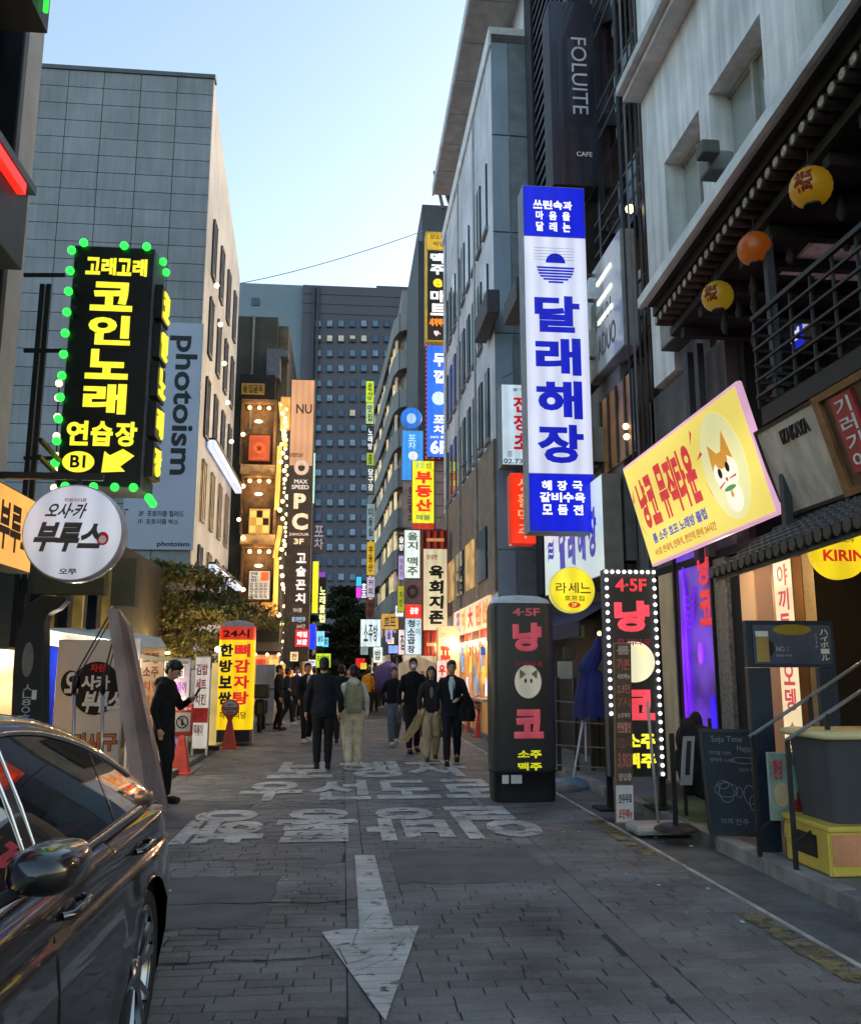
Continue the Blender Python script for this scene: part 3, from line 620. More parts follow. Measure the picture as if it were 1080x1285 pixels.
# orange sign on the near wall
F = FX(-60, 560, 735, 42, LX + .25)
F = Fr((LX + .25, 6.2, P(42, 640, X=LX + .25).z + .12), (0, P(42, 660, X=LX + .25).y - 6.2, 0), (0, 0, -(P(42, 640, X=LX + .25).z + .12 - P(42, 722, X=LX + .25).z)), (1, 0, 0))
sign('shop_fascia', 'glowing orange fascia sign of the pub on the near left wall', F, .24, face=G('ffae52', .95, .15), side=S('303030'), text=[('l', '오사카', .50, .3, .74, .75, S('c04020')), ('l', '부루스', .76, .2, .985, .8, S('40261a'), dict(wt=.04))])
# wall below the fascia, yellow doorway
sh = thing('left_shop', 'left shop front with a lit yellow doorway and dark shutters', 'shop front', (LX - .5, 9, .09))
MB().box(LX - 3, LX - .3, 4, 10.6, .09, 2.8).build('wall', M_DARK, sh); 
F = FX(-40, 812, 1000, 22, LX - .05); MB().fbox(F, 0, 0, 1, 1, -.2, 0).build('lit_doorway', G('e8b46a', .85, .2), sh)
F = FX(23, 812, 1000, 35, LX - .0); MB().fbox(F, 0, 0, 1, 1, -.2, 0).build('door_frame', S('8c9096', .6), sh)
for i in range(7): MB().box(LX - .28, LX - .2, 6.2 + .5 * i, 6.6 + .5 * i, 2.35, 2.78).build('slat', S('4a4038'), sh)
gp2 = S('5a5038', .6)
for k, (u0, v0, u1, v1) in enumerate(((42, 725, 130, 745), (140, 700, 170, 760))): F = FY(u0, v0, u1, v1, 13.5); MB().fbox(F, 0, 0, 1, 1, -.3, 0).build('duct', gp2, sh)
# low dim back building behind the stalls (beyond the round sign)
lo = thing('low_back_building', 'low dim shop building behind the left stalls', 'building', (-5.5, 14.5, 0))
MB().box(-11, -4.3, 14.2, 26, 0, 4.0).build('wall', surf('dim_wall', (.055, .05, .04), .8, var=.3, streak=.4), lo)
for i in range(6):
    F = FY(38 + 18 * i, 745, 50 + 18 * i, 790, 14.1); MB().fbox(F, 0, 0, 1, 1, -.04, .04).build('window', G('8c7238', .5, .6) if i % 2 else M_GLASS, lo)
F = FY(100, 700, 140, 745, 14.05); MB().fbox(F, 0, 0, 1, 1, -.04, .2).build('yellow_duct', S('8a7a30'), lo)
# black arched column with white graffiti
ay = 10.2; bc = thing('arched_column', 'black curved column with white chalk letters and a sticker', 'column', (P(35, 900, Y=ay).x, ay, .09))
path = [(34, 1000, 19), (34, 900, 18.5), (35, 850, 18), (37, 800, 17), (43, 772, 16), (56, 758, 12), (70, 756, 8), (82, 750, 3)]
rings = []
for u, v, hw in path:
    p = P(u, v, Y=ay); k = hw / FPX * ay
    z = max(p.z, .09); t = .12 if v > 770 else .09
    if v >= 800: rings.append([Vector((p.x - k, ay, z)), Vector((p.x + k, ay, z)), Vector((p.x + k, ay + .22, z)), Vector((p.x - k, ay + .22, z))])
    else:
        q = 1 if v == 772 else 0; n = Vector((-.75, 0, .65)) if v == 772 else (Vector((-.3, 0, .95)))
        rings.append([p + n * k, p - n * k, p - n * k + Vector((0, .22, 0)), p + n * k + Vector((0, .22, 0))])
MB().loft(rings, smooth=False).build('body', surf('column_black', (.022, .024, .024), .6, var=.3), bc, bevel=.02)
F = FY(26, 858, 42, 905, ay); m = MB(); vput(m, F, 'ㅅㄴ8ㅇㅎ', .1, 0, .8, 1, wt=.01); m.build('lettering', S('9a9c9c'), bc)
F = FY(27, 806, 43, 850, ay); MB().poly([F.p(a, b, .004) for a, b in elps(.5, .5, .45, .5, 14)], (0, -.003, 0)).build('sticker', S('6e6c66'), bc)
F = FY(40, 866, 46, 878, ay); MB().fbox(F, 0, 0, 1, 1, .002, .006).build('label_card', S('c8c8c0'), bc)
# stall canopy + white banner
ty = 12.2; tn = thing('stall_tent', 'white canopied street stall with an edge lamp behind the pub banner', 'stall', (-3.6, ty + 1, .09))
cv = surf('tent_white', (.55, .52, .46), .6, var=.12, scale=2)
p0, p1 = P(45, 788, Y=ty), P(140, 803, Y=ty); 
MB().poly([p0, P(50, 806, Y=ty), P(150, 822, Y=ty), p1], (0, 3.2, .15)).build('canopy', cv, tn)
MB().bar(P(50, 806, Y=ty - .04), P(235, 832, Y=ty + 1.5), .05).build('edge_bar', S('c8b890'), tn)
for u in (52, 150): p = P(u, 810, Y=ty); MB().bar((p.x, ty, .09), p, .05).build('leg', M_STEEL, tn)
MB().ball(P(100, 812, Y=ty - .12), .07, n=10, k=6, sc3=(2, 1, .6)).build('lamp', G('fff4dc', 9, 0), tn)
F = FY(54, 812, 66, 1000, ty + .05); MB().fbox(F, 0, 0, 1, 1, -.1, 0).build('blue_panel', G('1830b0', .5, .3), tn)
by = 11.2; F = FY(66, 803, 152, 1010, by); cream = surf('banner_cream', (.50, .455, .43), .6, var=.08, scale=1, bump=.04); blk2 = S('141214')
bs = sign('pub_banner', 'cream pub banner with a round black logo and orange brush letters behind the car', F, .04, face=cream, side=S('b0a8a0'), cat='banner', ground=.09,
    shapes=[('logo_disc', elps(.60, .30, .36, .165), blk2), ('logo_lobe', elps(.22, .27, .14, .08), blk2)], text=[
    ('l', '오', .14, .20, .34, .33, S('e8e6e0'), dict(wt=.05, d=.014)), ('l', '사카', .38, .22, .80, .31, S('e8e6e0'), dict(wt=.045, d=.014)), ('l', '부루스', .42, .32, .98, .45, S('e8e6e0'), dict(wt=.05, d=.014, shear=.1)), ('l', '차원', .5, .15, .72, .20, S('c02028'), dict(wt=.04, d=.014)),
    ('l', '열리사구', .06, .57, .97, .685, S('2b2452'), dict(wt=.07, d=.012)), ('l', '열리사구', .07, .577, .96, .68, S('d86a28'), dict(wt=.025, d=.016)), ('l', '이', .8, .8, .98, .98, S('4c4a20'), dict(wt=.05))])
for u in (90, 126):
    pz = thing('folded_parasol_pole', 'silver parasol pole with black clamp, %s of the pair before the pub banner' % ('left' if u == 90 else 'right'), 'pole', P(u + 2, 980, Y=10.6), group='silver poles before the banner')
    a = P(u + 2, 985, Y=10.6); b_ = P(u + 3, 868, Y=10.6)
    MB().bar((a.x, 10.6, .09), b_, .042, n=12, smooth=True).build('tube', M_STEEL, pz)
    MB().lathe((a.x, 10.6, .09), [(.2, 0), (.22, .04), (.08, .07)], 20).build('foot', M_BLACK, pz)
    c = P(u + 4, 848, Y=10.6); MB().bar(b_ + Vector((0, 0, -.02)), c, .06, n=10, r1=.05, smooth=True).build('clamp', M_BLACK, pz)
    d = P(138 + (u - 90) * .35, 770, Y=10.6); MB().bar(c, d, .02, n=6).bar(c + Vector((.04, 0, 0)), d + Vector((.05, 0, 0)), .015, n=6).build('rod', S('3a3836'), pz)
# leaning fin
fy = 10.1; fn = thing('leaning_fin', 'tall tapering pinkish stone fin leaning beside the pub banner', 'post', (P(185, 985, Y=fy).x, fy, .09))
q = [P(134, 763, Y=fy), P(146, 764, Y=fy), P(160, 784, Y=fy)]; bl_ = P(168, 1012, Y=fy); br_ = P(206, 1012, Y=fy)
k = .09 / 1; 
def down(p, b): t = (b.z - .09) / (p.z - b.z); return b + (b - p) * t
B0 = down(q[0], bl_); B2 = down(q[2], br_); Bm = B0.lerp(B2, .42)
fm = surf('pink_stone', (.23, .165, .155), .38, var=.3, scale=1.6, streak=.6, bump=.15, coat=.1)
m = MB(); o_ = Vector((0, .1, 0)); s_ = Vector((0, .06, 0))
m.add([q[0], q[1] + s_, Bm + s_, B0, q[0] + o_ * 2, B0 + o_ * 2, q[1] + o_ * 2, Bm + o_ * 2], [(0, 3, 2, 1), (0, 4, 5, 3), (4, 6, 7, 5), (1, 6, 4, 0), (1, 2, 7, 6)])
m.add([q[1] + s_, q[2], B2, Bm + s_, q[2] + o_ * 2, B2 + o_ * 2, q[1] + o_ * 2, Bm + o_ * 2], [(0, 3, 2, 1), (1, 2, 5, 4), (4, 5, 7, 6), (0, 1, 4, 6)]); m.build('fin_body', fm, fn)
# posters and banners along the left pavement
def lstand(name, label, u0, v0, u1, v1, Y, face, text, **kw):
    r = sign(name, label, FY(u0, v0, u1, v1, Y), .04, face=face, side=S('b8b0a8'), cat='banner', text=text, **kw)
    F = FY(u0, v0, u1, v1, Y); z = .09
    for a in (.03, .97): p = F.p(a, 1, -.02); MB().bar((p.x, p.y, z), (p.x, p.y, p.z + .02), .035).build('leg', S('a8a4a0'), r)
    return r
def busy(n, cols, s0=.08, s1=.92, t0=.08, t1=.9):
    ws = ['맛있는', '오뎅', '떡볶이', '김밥', '세트', '소주', '안주', '포장', '할인', '치킨', '순대', '영업중']; o = []
    for i in range(n):
        a = t0 + (t1 - t0) * i / n; o.append(('l', random.choice(ws), s0, a, s1 - random.uniform(0, .25), a + (t1 - t0) / n * .75, S(random.choice(cols)), dict(wt=.03)))
    return o
lstand('poster_stand', 'lilac and yellow food poster behind the no smoking cone', 212, 826, 236, 965, 14.6, G('a99cb0', .45), busy(6, ['c09020', '603080', 'a03030', 'd0d0e0']))
lstand('poster_stand', 'white food poster with a red band beside the yellow lit post', 243, 824, 262, 940, 16.6, G('cfc6c0', .65), busy(5, ['803020', '604030', 'a03030']) + [('l', '■', 0.02, .56, .98, .72, S('a82020'))])
lstand('menu_banner', 'orange brown menu banner hanging under the stall canopy', 176, 812, 205, 900, 13.5, G('b98a58', .55, .3), busy(4, ['703818', 'a05020']))
lstand('poster_stand', 'cream strip banner between the leaning fin and the man', 163, 800, 174, 900, 12.6, G('d8c8c0', .5), [])
yp = thing('lit_post', 'glowing yellow post between the posters and the balloon sign', 'post', P(268, 930, Y=17.5)); F = FY(264, 832, 272, 935, 17.5); MB().fbox(F, 0, 0, 1, 1, -.1, 0).build('tube', G('e8c878', .7, .3), yp)
F = FY(264, 936, 272, 940, 17.5); MB().fbox(F, -.3, 0, 1.3, 1.5, -.15, .05).build('foot', M_BLACK, yp)
lp = thing('wall_lamp', 'round white lamp beside the bamboo tree', 'lamp', P(273, 815, Y=17.2)); MB().ball(P(273, 815, Y=17.2), .055, n=12, k=8).build('globe', G('fff2c0', 8, 0), lp); MB().bar(P(273, 815, Y=17.3), P(262, 815, Y=17.5), .03).build('arm', M_BLACK, lp)
st2 = thing('food_stall', 'lit food stall with cream canopy behind the man on his phone', 'stall', (-3.8, 15, .09))
F = FY(160, 826, 213, 838, 14.9); MB().fbox(F, 0, 0, 1, 1, -2.5, .3).build('canopy', cv, st2); F = FY(165, 838, 212, 960, 16.8); MB().fbox(F, 0, 0, 1, 1, -.2, 0).build('back_panel', G('a08a70', .45, .5), st2)
for u in (168, 209): p = P(u, 838, Y=15.1); MB().bar((p.x, 15.1, .09), (p.x, 15.1, p.z), .05).build('leg', M_STEEL, st2)
lamp('stall_lamp', P(200, 870, Y=14.4), 45, (1, .8, .5)); lamp('tent_lamp', P(100, 825, Y=11.9), 60, (1, .9, .75))
for u in (172, 208): MB().ball(P(u, 868, Y=14.8), .085, n=10, k=6).build('lamp', G('ffe27a', 6, 0), st2)
# bamboo tree
def leaves(name, label, cat, cx, cy, z0, z1, rx, ry, n, size, mats, trunk=True, stems=6, shape=None, droop=.5):
    t = thing(name, label, cat, (cx, cy, .0)); tm = MB()
    for i in range(stems):
        a = random.uniform(0, 6.28); x = cx + math.cos(a) * rx * .25; y = cy + math.sin(a) * ry * .25; pts = [Vector((x, y, 0))]
        for k in range(1, 6): pts.append(Vector((x + math.cos(a) * rx * .75 * (k / 5) ** 2, y + math.sin(a) * ry * .6 * (k / 5) ** 2, z1 * .93 * k / 5)))
        for k in range(5): tm.bar(pts[k], pts[k + 1], .05 * (1 - k * .17), r1=.05 * (1 - (k + 1) * .17), n=6, smooth=True)
    tm.build('trunk', surf('bark', (.06, .045, .03), .9, var=.3), t)
    clumps = [(random.gauss(0, .42), random.gauss(0, .42), random.uniform(0, 1) ** .8) for _ in range(60)]
    m = MB()
    for i in range(n):
        c = random.choice(clumps); k = shape(c[2]) if shape else 1
        p = Vector((cx + (c[0] + random.gauss(0, .12)) * rx * k, cy + (c[1] + random.gauss(0, .12)) * ry * k, z0 + (z1 - z0) * c[2] + random.gauss(0, .09)))
        d = Vector((random.gauss(0, 1), random.gauss(0, 1), random.gauss(-droop, .6))).normalized(); s_ = d.cross(Vector((random.random(), random.random(), 1))).normalized()
        l = size * random.uniform(.6, 1.3); wd = l * .22
        m.add([p, p + d * l * .5 + s_ * wd, p + d * l, p + d * l * .5 - s_ * wd], [(0, 1, 2, 3)], random.randrange(len(mats)))
    m.build('crown', mats, t); return t
lf = [surf('leaf_olive', (.17, .165, .075), .6, var=.3, bump=0), surf('leaf_brown', (.19, .14, .06), .6, var=.4, bump=0), surf('leaf_green', (.11, .13, .055), .6, var=.4, bump=0)]
leaves('bamboo_tree', 'feathery bamboo tree above the left stalls in front of the grey building', 'tree', P(164, 800, Y=21.6).x, 21.6, P(190, 838, Y=20.5).z, P(190, 705, Y=20.5).z, 2.3, 1.2, 60000, .12, lf, shape=lambda t: .75 + .5 * math.sin(t * 3))
for x_ in (-4.9, -3.9, -3.0): lamp('tree_lamp', (x_, 19.8, 2.0), 50, (1, .72, .3))
bl2 = thing('bulb_string', 'small warm bulbs glowing in the lower leaves of the bamboo tree', 'string lights', (-4, 17.6, 2.2))
for i in range(5): MB().ball(P(random.uniform(140, 255), random.uniform(796, 826), Y=19.2 + 1.6 * random.random()), .03, n=6, k=4).build('bulb', G('ffc860', 30, 0), bl2)
# far dark tree filling the street end
ft = [surf('night_leaf', (.028, .036, .022), .8, var=.4, bump=0), surf('night_leaf_b', (.05, .065, .03), .8, var=.4, bump=0)]
leaves('street_tree', 'dark leafy tree at the far end of the street before the tower', 'tree', P(424, 800, Y=72).x, 72, .8, P(430, 736, Y=72).z, 2.6, 2, 16000, .38, ft, stems=4)
leaves('street_tree', 'dark tree further off to the right of the first street tree', 'tree', P(446, 800, Y=80).x, 80, .8, P(430, 758, Y=80).z, 2.5, 2, 9000, .38, ft, stems=4)
structure('end_wall', MB().box(-8, 6, 92, 93, 0, 5.5), surf('end_wall_dark', (.03, .032, .03), .9))
# rooftop cable across the sky
ca = thing('overhead_cable', 'thin cable slung across the sky between the buildings', 'cable', P(360, 352, Y=44))
pts = [P(250 + 28 * i, 362 - .0 * i - (28 * i / 280) ** 1.4 * 72, Y=44) for i in range(11)]; MB().tube(pts, .022, n=5).build('cable', S('6a7480'), ca)

for x_, y_, w_, cc_ in ((-2.2, 30, 60, (1, .6, .4)), (2.8, 33, 70, (1, .6, .45)), (-2.0, 42, 80, (1, .65, .4)), (2.6, 44, 70, (1, .75, .7))): lamp('stall_lamp', (x_, y_, 2.6), w_, cc_)
# ================================================================ LEFT AND CENTRE SIGNS
bsn = FY(360, 475, 391, 830, 38); br = surf('brown_sign', (.10, .065, .04), .5, var=.2, scale=1)
sign('tower_sign', 'tall brown vertical sign with the letters PC and 3F under a peach lit top', bsn, .5, side=S('4a3c30'), panels=[(.03, .005, .97, .32, glow('peach_top', hexc('e8a878'), .72, .35, .35)), (.03, .322, .97, .605, br), (.03, .61, .97, .995, surf('brown_sign_low', (.085, .058, .035), .5, var=.25))], text=[
    ('l', 'NU', .25, .095, .9, .13, S('6a4a40')), ('l', 'EVERYDAY', .05, .275, .6, .29, S('402018')), ('h', 'O', .18, .30, .88, .355, G('e8c0a8', .9), dict(wt=.06)), ('l', 'MAX', .25, .37, .8, .385, G('ffe8d8', .9)), ('l', 'SPEED', .15, .39, .85, .405, G('ffe8d8', .9)),
    ('l', 'P', .25, .42, .75, .475, G('ffdcb0', 1), dict(wt=.05)), ('l', 'C', .2, .49, .85, .55, G('ffdcb0', 1), dict(wt=.05)), ('l', '24HOUR', .1, .56, .9, .57, G('ffdcc0', .8)), ('l', '3F', .3, .58, .7, .60, G('ffdcb0', 1), dict(wt=.04)),
    ('v', '고술꼰치', .42, .625, .82, .81, G('fff4ea', 1), dict(wt=.04, gap=.25)), ('l', '야시장', .35, .82, .7, .835, G('e8d0c0', .8)), ('l', '포차안주', .3, .85, .85, .868, G('b8d8f0', .9)), ('l', '24시간', .5, .875, .85, .89, G('f0b0a0', .9))])
def far_sign(label, u0, v0, u1, v1, Y, face, text=(), depth=.25, name='hanging_sign', group=None, **kw): return sign(name, label, FY(u0, v0, u1, v1, Y), depth, face=face, text=text, group=group, bevel=0, **kw)
K = S('181818'); Wt = G('ffffff', 1.05)
sign('hanging_sign', 'narrow pale cyan strip sign behind the brown PC sign', FY(391, 568, 395, 632, 42), .2, face=G('b8f0e0', .9))
sign('blade_sign', 'glowing yellow upright edge sign right of the brown sign', FY(392, 704, 399, 770, 36), .3, face=G('ffe818', 1.1))
far_sign('black sign with yellow and white letters beside the glowing yellow edge', 400, 724, 409, 782, 44, K, [('v', '노래클럽', .1, .2, .9, 1, G('f4ffb0', 1), dict(wt=.04))])
far_sign('red and white square sign under the brown sign', 370, 790, 388, 812, 35, G('e81c30', 1), [('l', '매일', .15, .12, .85, .45, Wt, dict(wt=.05)), ('l', '보쌈', .15, .55, .85, .88, Wt, dict(wt=.05))])
far_sign('deep blue upright sign beside the red square sign', 388, 783, 396, 815, 37, G('2038ff', 1.2))
far_sign('pale cyan square sign in the left distance', 397, 792, 407, 811, 42, G('88d8ff', 1.1), [('l', '술집', .15, .3, .85, .7, S('103060'))])
far_sign('purple strip sign in the left distance', 398, 718, 408, 724, 46, G('8040c0', .9))
far_sign('white cloudlike sign above the far left shops', 393, 658, 407, 694, 45, S('40424c'), [('v', '포차', .1, .02, .9, .9, G('a0a4b8', .6))])
far_sign('green sign glowing over the far crowd', 396, 820, 415, 838, 40, G('c8e828', 1), [('l', '포장마차', .1, .15, .9, .55, S('204010'))])
for i, (u, v, c) in enumerate(((378, 822, 'fff0d0'), (352, 838, 'ffb050'), (362, 846, 'ff9030'), (388, 842, 'ffd0a0'), (372, 850, 'e8f0ff'), (345, 845, 'ffc060'))):
    far_sign('small glowing stall sign in the left distance, ' + ['white one highest', 'amber one left of centre', 'deep orange one', 'peach one far right', 'pale blue one lowest', 'amber one far left'][i], u - 6, v - 5, u + 6, v + 5, 39 + i, G(c, 1.1, .3), name='stall_sign')
# left edge of the far office: stacked slim signs
cols = [('slim lime green sign, top of the far stack', 459, 478, 469, 505, 'd8f020'), ('slim pale green sign, second of the far stack', 459, 505, 469, 532, 'c0d888'), ('slim black sign with white letters in the far stack', 460, 534, 469, 568, '202628'), ('slim yellow green sign with dark letters in the far stack', 460, 568, 469, 584, 'b0c828'), ('slim grey green sign in the far stack', 460, 584, 470, 620, '586058'), ('slim grey blue sign in the far stack', 460, 632, 470, 678, '88a0a8'), ('slim golden sign in the far stack', 460, 680, 470, 722, 'e8b820'), ('slim lilac white sign in the far stack', 460, 724, 470, 750, 'd8c8e0'), ('slim dull red sign, lowest of the far stack', 459, 752, 470, 778, '6a3a34')]
for i, (l, u0, v0, u1, v1, c) in enumerate(cols):
    far_sign(l, u0, v0, u1, v1, 57, G(c, .75 if c not in ('202628', '586058', '6a3a34') else .45), [('v', ['골목식당', '맛집', '노래방', '호프', '당구장', '미용실', '부동산', '커피', '식당'][i], .2, .1, .8, .9, Wt if c in ('202628', '586058') else S('303030'))], group='slim signs stacked on the far office corner')
sign('hanging_sign', 'small cyan and pink neon sign before the dark trees', FY(447, 724, 453, 750, 60), .1, panels=[(0, 0, 1, .45, G('30c8f0', 1.1)), (0, .5, 1, 1, G('f040e0', 1.1))])
sign('hanging_sign', 'small white neon letters before the dark trees', FY(453, 730, 460, 752, 59), .1, face=K, text=[('v', '호프', .1, .05, .9, .95, G('f0f4ff', 1.1), dict(wt=.05))])
# right hanging signs, far to near
g_ = 'hanging signs on the right side of the street'
sign('hanging_sign', 'black beer mart sign with white letters, gold rim and yellow head', FY(534, 291, 563, 429, 34), .6, side=S('b8982c'), panels=[(.02, 0, .98, .16, G('d8b020', .75)), (.06, .17, .94, .985, blk)], frame_w=.07, text=[
    ('l', '양꼬치', .2, .02, .8, .07, S('804010')), ('l', '직영', .3, .09, .8, .13, S('503010')),
    ('v', '맥주', .2, .19, .82, .40, Wt, dict(wt=.045)), ('l', 'e', .32, .43, .72, .51, G('f0d020', 1.1), dict(wt=.05)), ('v', '마트', .2, .53, .84, .77, Wt, dict(wt=.045)), ('l', '세계맥주', .15, .79, .88, .86, G('ff8818', 1.1), dict(wt=.05)), ('l', '♥▸', .35, .90, .65, .95, G('ffd0d8', 1))], group=g_)
F = FY(535, 433, 566, 574, 31); rr = sign('hanging_sign', 'blue sign with white letters and 6F edged by red neon dots', F, .5, side=S('402030'), face=glow('blue_face', hexc('2a6cf8'), 1.0, .12), text=[
    ('v', '두껍', .28, .06, .76, .36, Wt, dict(wt=.04, gap=.2)), ('v', '포차', .28, .62, .76, .92 - .12, Wt, dict(wt=.04, gap=.2)), ('l', '6F', .15, .85, .85, .97, Wt, dict(wt=.04)), ('l', '24시 영업', .15, .81, .85, .835, Wt)],
    shapes=[('pale_emblem', elps(.5, .48, .28, .06), G('c8e0ff', .95))], group=g_)
for i in range(26):
    t = i / 25
    for s in (-.02, 1.02): MB().ball(F.p(s, t, .02), .022, n=5, k=4).build('neon_dot', G('ff2858', 2, 0), rr)
for i in range(5): MB().ball(F.p(i / 4, 1.01, .02), .022, n=5, k=4).build('neon_dot', G('ff2858', 2, 0), rr)
c = P(516, 524, Y=42); rc = thing('round_sign', 'round blue sign above the tall blue sign on the far right', 'sign', c - Vector((0, 0, .5)))
MB().lathe(c, [(1e-3, -.01), (.5, 0), (.53, .03), (.53, .2), (1e-3, .2)], 28, ax='y').build('face_panel', glow('blue_disc', hexc('2878e0'), .8), rc)
F = FY(507, 513, 525, 535, 41.97); MB().poly([F.p(a, b, .01) for a, b in elps(.5, .55, .33, .3)], (0, -.01, 0)).build('pale_emblem', G('a8d0f0', .8), rc)
far_sign('tall light blue sign below the round blue sign', 504, 540, 531, 603, 42, glow('blue2', hexc('2f90e8'), .85), [('v', '포차', .3, .08, .65, .38, G('a8dcf0', 1)), ('l', '●', .3, .42, .75, .6, G('e0e8f0', .8))], group=g_)
far_sign('grey sign with dark red brush letters behind the yellow estate sign', 505, 604, 530, 662, 41, S('6a6468'), [('v', '원조참치', .25, .1, .8, .9, S('4a1018'), dict(wt=.04))], group=g_)
F = FY(517, 578, 545, 657, 32)
sign('hanging_sign', 'yellow estate agent sign with big red letters', F, .4, face=glow('yell_face', hexc('f0e828'), 1, .1), side=S('909020'), text=[('l', '공인', .15, .03, .5, .12, G('78b0a0', .8)), ('l', '신', .6, .03, .85, .12, S('408070')), ('v', '부동산', .15, .16, .88, .82, G('f02818', 1), dict(wt=.05)), ('l', '매물', .2, .86, .8, .95, S('409080'))], group=g_)
far_sign('small red strip under the yellow estate sign', 517, 657, 545, 664, 32, G('c83020', .8), group=g_)
F = FY(545.5, 577, 574, 664, 31.5)
sg = sign('hanging_sign', 'dark grey sign of six stacked tiles reading a street bar name', F, .4, side=S('2c2a30'), panels=[(.02, .01 + i / 6, .98, (i + 1) / 6 - .005, S('66606c', .8)) for i in range(6)], text=[('l', c, .35, (i + .22) / 6, .68, (i + .8) / 6, S('501020') if i in (0, 5) else S('2c242c'), dict(wt=.02)) for i, c in enumerate('효삼거리포차')], group=g_)
far_sign('white beer hall sign with green grey letters', 507, 665, 527, 726, 36, G('dfeee8', .88), [('v', '을지', .2, .04, .85, .42, S('507068'), dict(wt=.03)), ('v', '맥주', .2, .55, .85, .95, S('607068'), dict(wt=.03))], group=g_)
far_sign('small lilac sign left of the white beer hall sign', 500, 697, 507, 728, 38, G('b8a8e0', .7), [('v', '이야기', .2, .1, .8, .9, S('704080'))], group=g_)
far_sign('small black sign with white strokes left of the beer hall sign', 500, 670, 507, 694, 38, K, [('v', '술방', .1, .1, .9, .9, Wt)], group=g_)
far_sign('small yellow green sign near the right shop row', 499, 735, 507, 768, 37, G('b8b828', .7), [('v', '치킨', .2, .2, .8, .8, S('404010'))], group=g_)
far_sign('brown sign with a thin ring emblem below the beer hall sign', 507, 728, 528, 757, 36, S('584448'), [('l', '◎', .15, .2, .85, .8, S('2a1a1c'))], group=g_)
sign('hanging_sign', 'red topped pale blue restaurant sign with black letters', FY(508, 758, 529, 822, 35), .4, panels=[(.02, .01, .98, .28, G('e03020', .95)), (.02, .29, .98, .99, glow('paleblue', hexc('b8d8e8'), .9))], text=[('l', '곱창', .3, .07, .8, .2, Wt, dict(wt=.04)), ('v', '청소곱창', .15, .3, .6, .97, S('203040'), dict(wt=.04)), ('v', '구이', .65, .32, .9, .62, S('304858'))], group=g_)
# tall yukhoe sign
F = FY(530, 665, 562, 823, 27.5)
yk = sign('hanging_sign', 'cream sign with bold black brush letters between red slatted ends', F, .45, side=S('7a2418'), panels=[(.04, .155, .96, .80, glow('cream_face', hexc('d8caa4'), .85, .15))], text=[('l', '장성한', .15, .2, .6, .24, S('a02020'), dict(wt=.02)), ('v', '육회지존', .25, .28, .82, .76, S('15120e'), dict(wt=.05, shear=.05))], group=g_)
for b0, b1 in ((.01, .15), (.81, .99)):
    for i in range(7): MB().fbox(F, .04 + i * .135, b0, .04 + i * .135 + (.11 if i % 2 else .05), b1, 0, .03).build('slat', G('b02818', .6) if i % 2 else S('201010'), yk)
for b in (.07, .9): MB().fbox(F, .15, b, .85, b + .025, .04, .05).build('chevron', G('d89858', .7), yk)
# white sign with red letters and orange sign on the pale building
F = FY(629, 482, 670, 584, 18.5)
sign('hanging_sign', 'pale blue white sign with red brush letters and a phone number', F, .5, face=glow('pw', hexc('c8dcea'), .85, .12), side=S('6a7078'), text=[('v', '전장초', .36, .14, .85, .82, G('c01828', .9), dict(wt=.035)), ('l', '☎ 예약', .35, .05, .8, .09, S('6a90a0')), ('l', '02.731.5', .05, .92, .95, .98, S('506878')), ('l', '回', .18, .83, .3, .9, S('c08890'))], bevel=.01)
F = FY(640, 593, 672, 683, 17.5)
sign('hanging_sign', 'rounded glowing orange red beer sign half hidden by the big blue sign', F, .35, face=glow('orr', hexc('f43414'), 1, .1), side=G('c83018', .6), text=[('v', '생활맥주', .3, .07, .85, .93, G('ffb080', .95), dict(wt=.01))], bevel=.05)
# big blue and white sign
BY = 13.6; F = FY(659.5, 234, 740, 668, BY); bl0 = glow('deep_blue', hexc('0818c8'), 1.0, .06); wf = glow('white_face', hexc('d4d8ee'), .92, .07, 1.2)
stripes = [(.14, .245 + .0165 * i) for i in range(12)]
bb = sign('hanging_sign', 'largest sign, white with four huge blue letters between deep blue ends', F, .42, side=S('8a8e98', .8), panels=[(.012, .003, .988, .155, bl0), (.012, .157, .988, .84, wf), (.012, .842, .988, .997, bl0)], text=[
    ('h', '쓰린속과', .16, .045, .80, .072, Wt, dict(wt=.04, gap=.08)), ('h', '마음을', .16, .078, .80, .105, Wt, dict(wt=.04, gap=.42)), ('h', '달래는', .16, .111, .80, .140, Wt, dict(wt=.04, gap=.42)),
    ('v', '달래해장', .15, .325, .86, .82, glow('ink_blue', hexc('0c18b4'), .95, .03), dict(wt=.042, gap=.13)),
    ('h', '해장국', .16, .86, .86, .887, Wt, dict(wt=.04, gap=.35)), ('h', '갈비수육', .16, .892, .86, .919, Wt, dict(wt=.04, gap=.08)), ('h', '모듬전', .16, .925, .86, .953, Wt, dict(wt=.04, gap=.35))],
    shapes=[('sun_shape', elps(.5, .235, .155, .029, 20, 180, 360), glow('ink_blue', hexc('0c18b4'), .95, .03))] +
    [('sea_stripe', [(.5 - w_, .247 + .0085 * i), (.5 + w_, .247 + .0085 * i), (.5 + w_ * .97, .2525 + .0085 * i), (.5 - w_ * .97, .2525 + .0085 * i)], MATS['ink_blue']) for i, w_ in enumerate((.30, .29, .275, .25, .20, .12))] +
    [('hair_line', [(.16, .19 + .0088 * i), (.80, .19 + .0088 * i), (.80, .1908 + .0088 * i), (.16, .1908 + .0088 * i)], S('8088b0')) for i in (0, 1, 2, 3, 4)], bevel=.01)
for u, v in ((800, 340), (805, 372), (803, 445)):
    p = F.p(1, 0, -.2); z = P(770, v, Y=BY).z; MB().bar((p.x, BY + .2, z), (4.45, BY + .2, z), .05).build('bracket', S('4a4c4e'), bb)
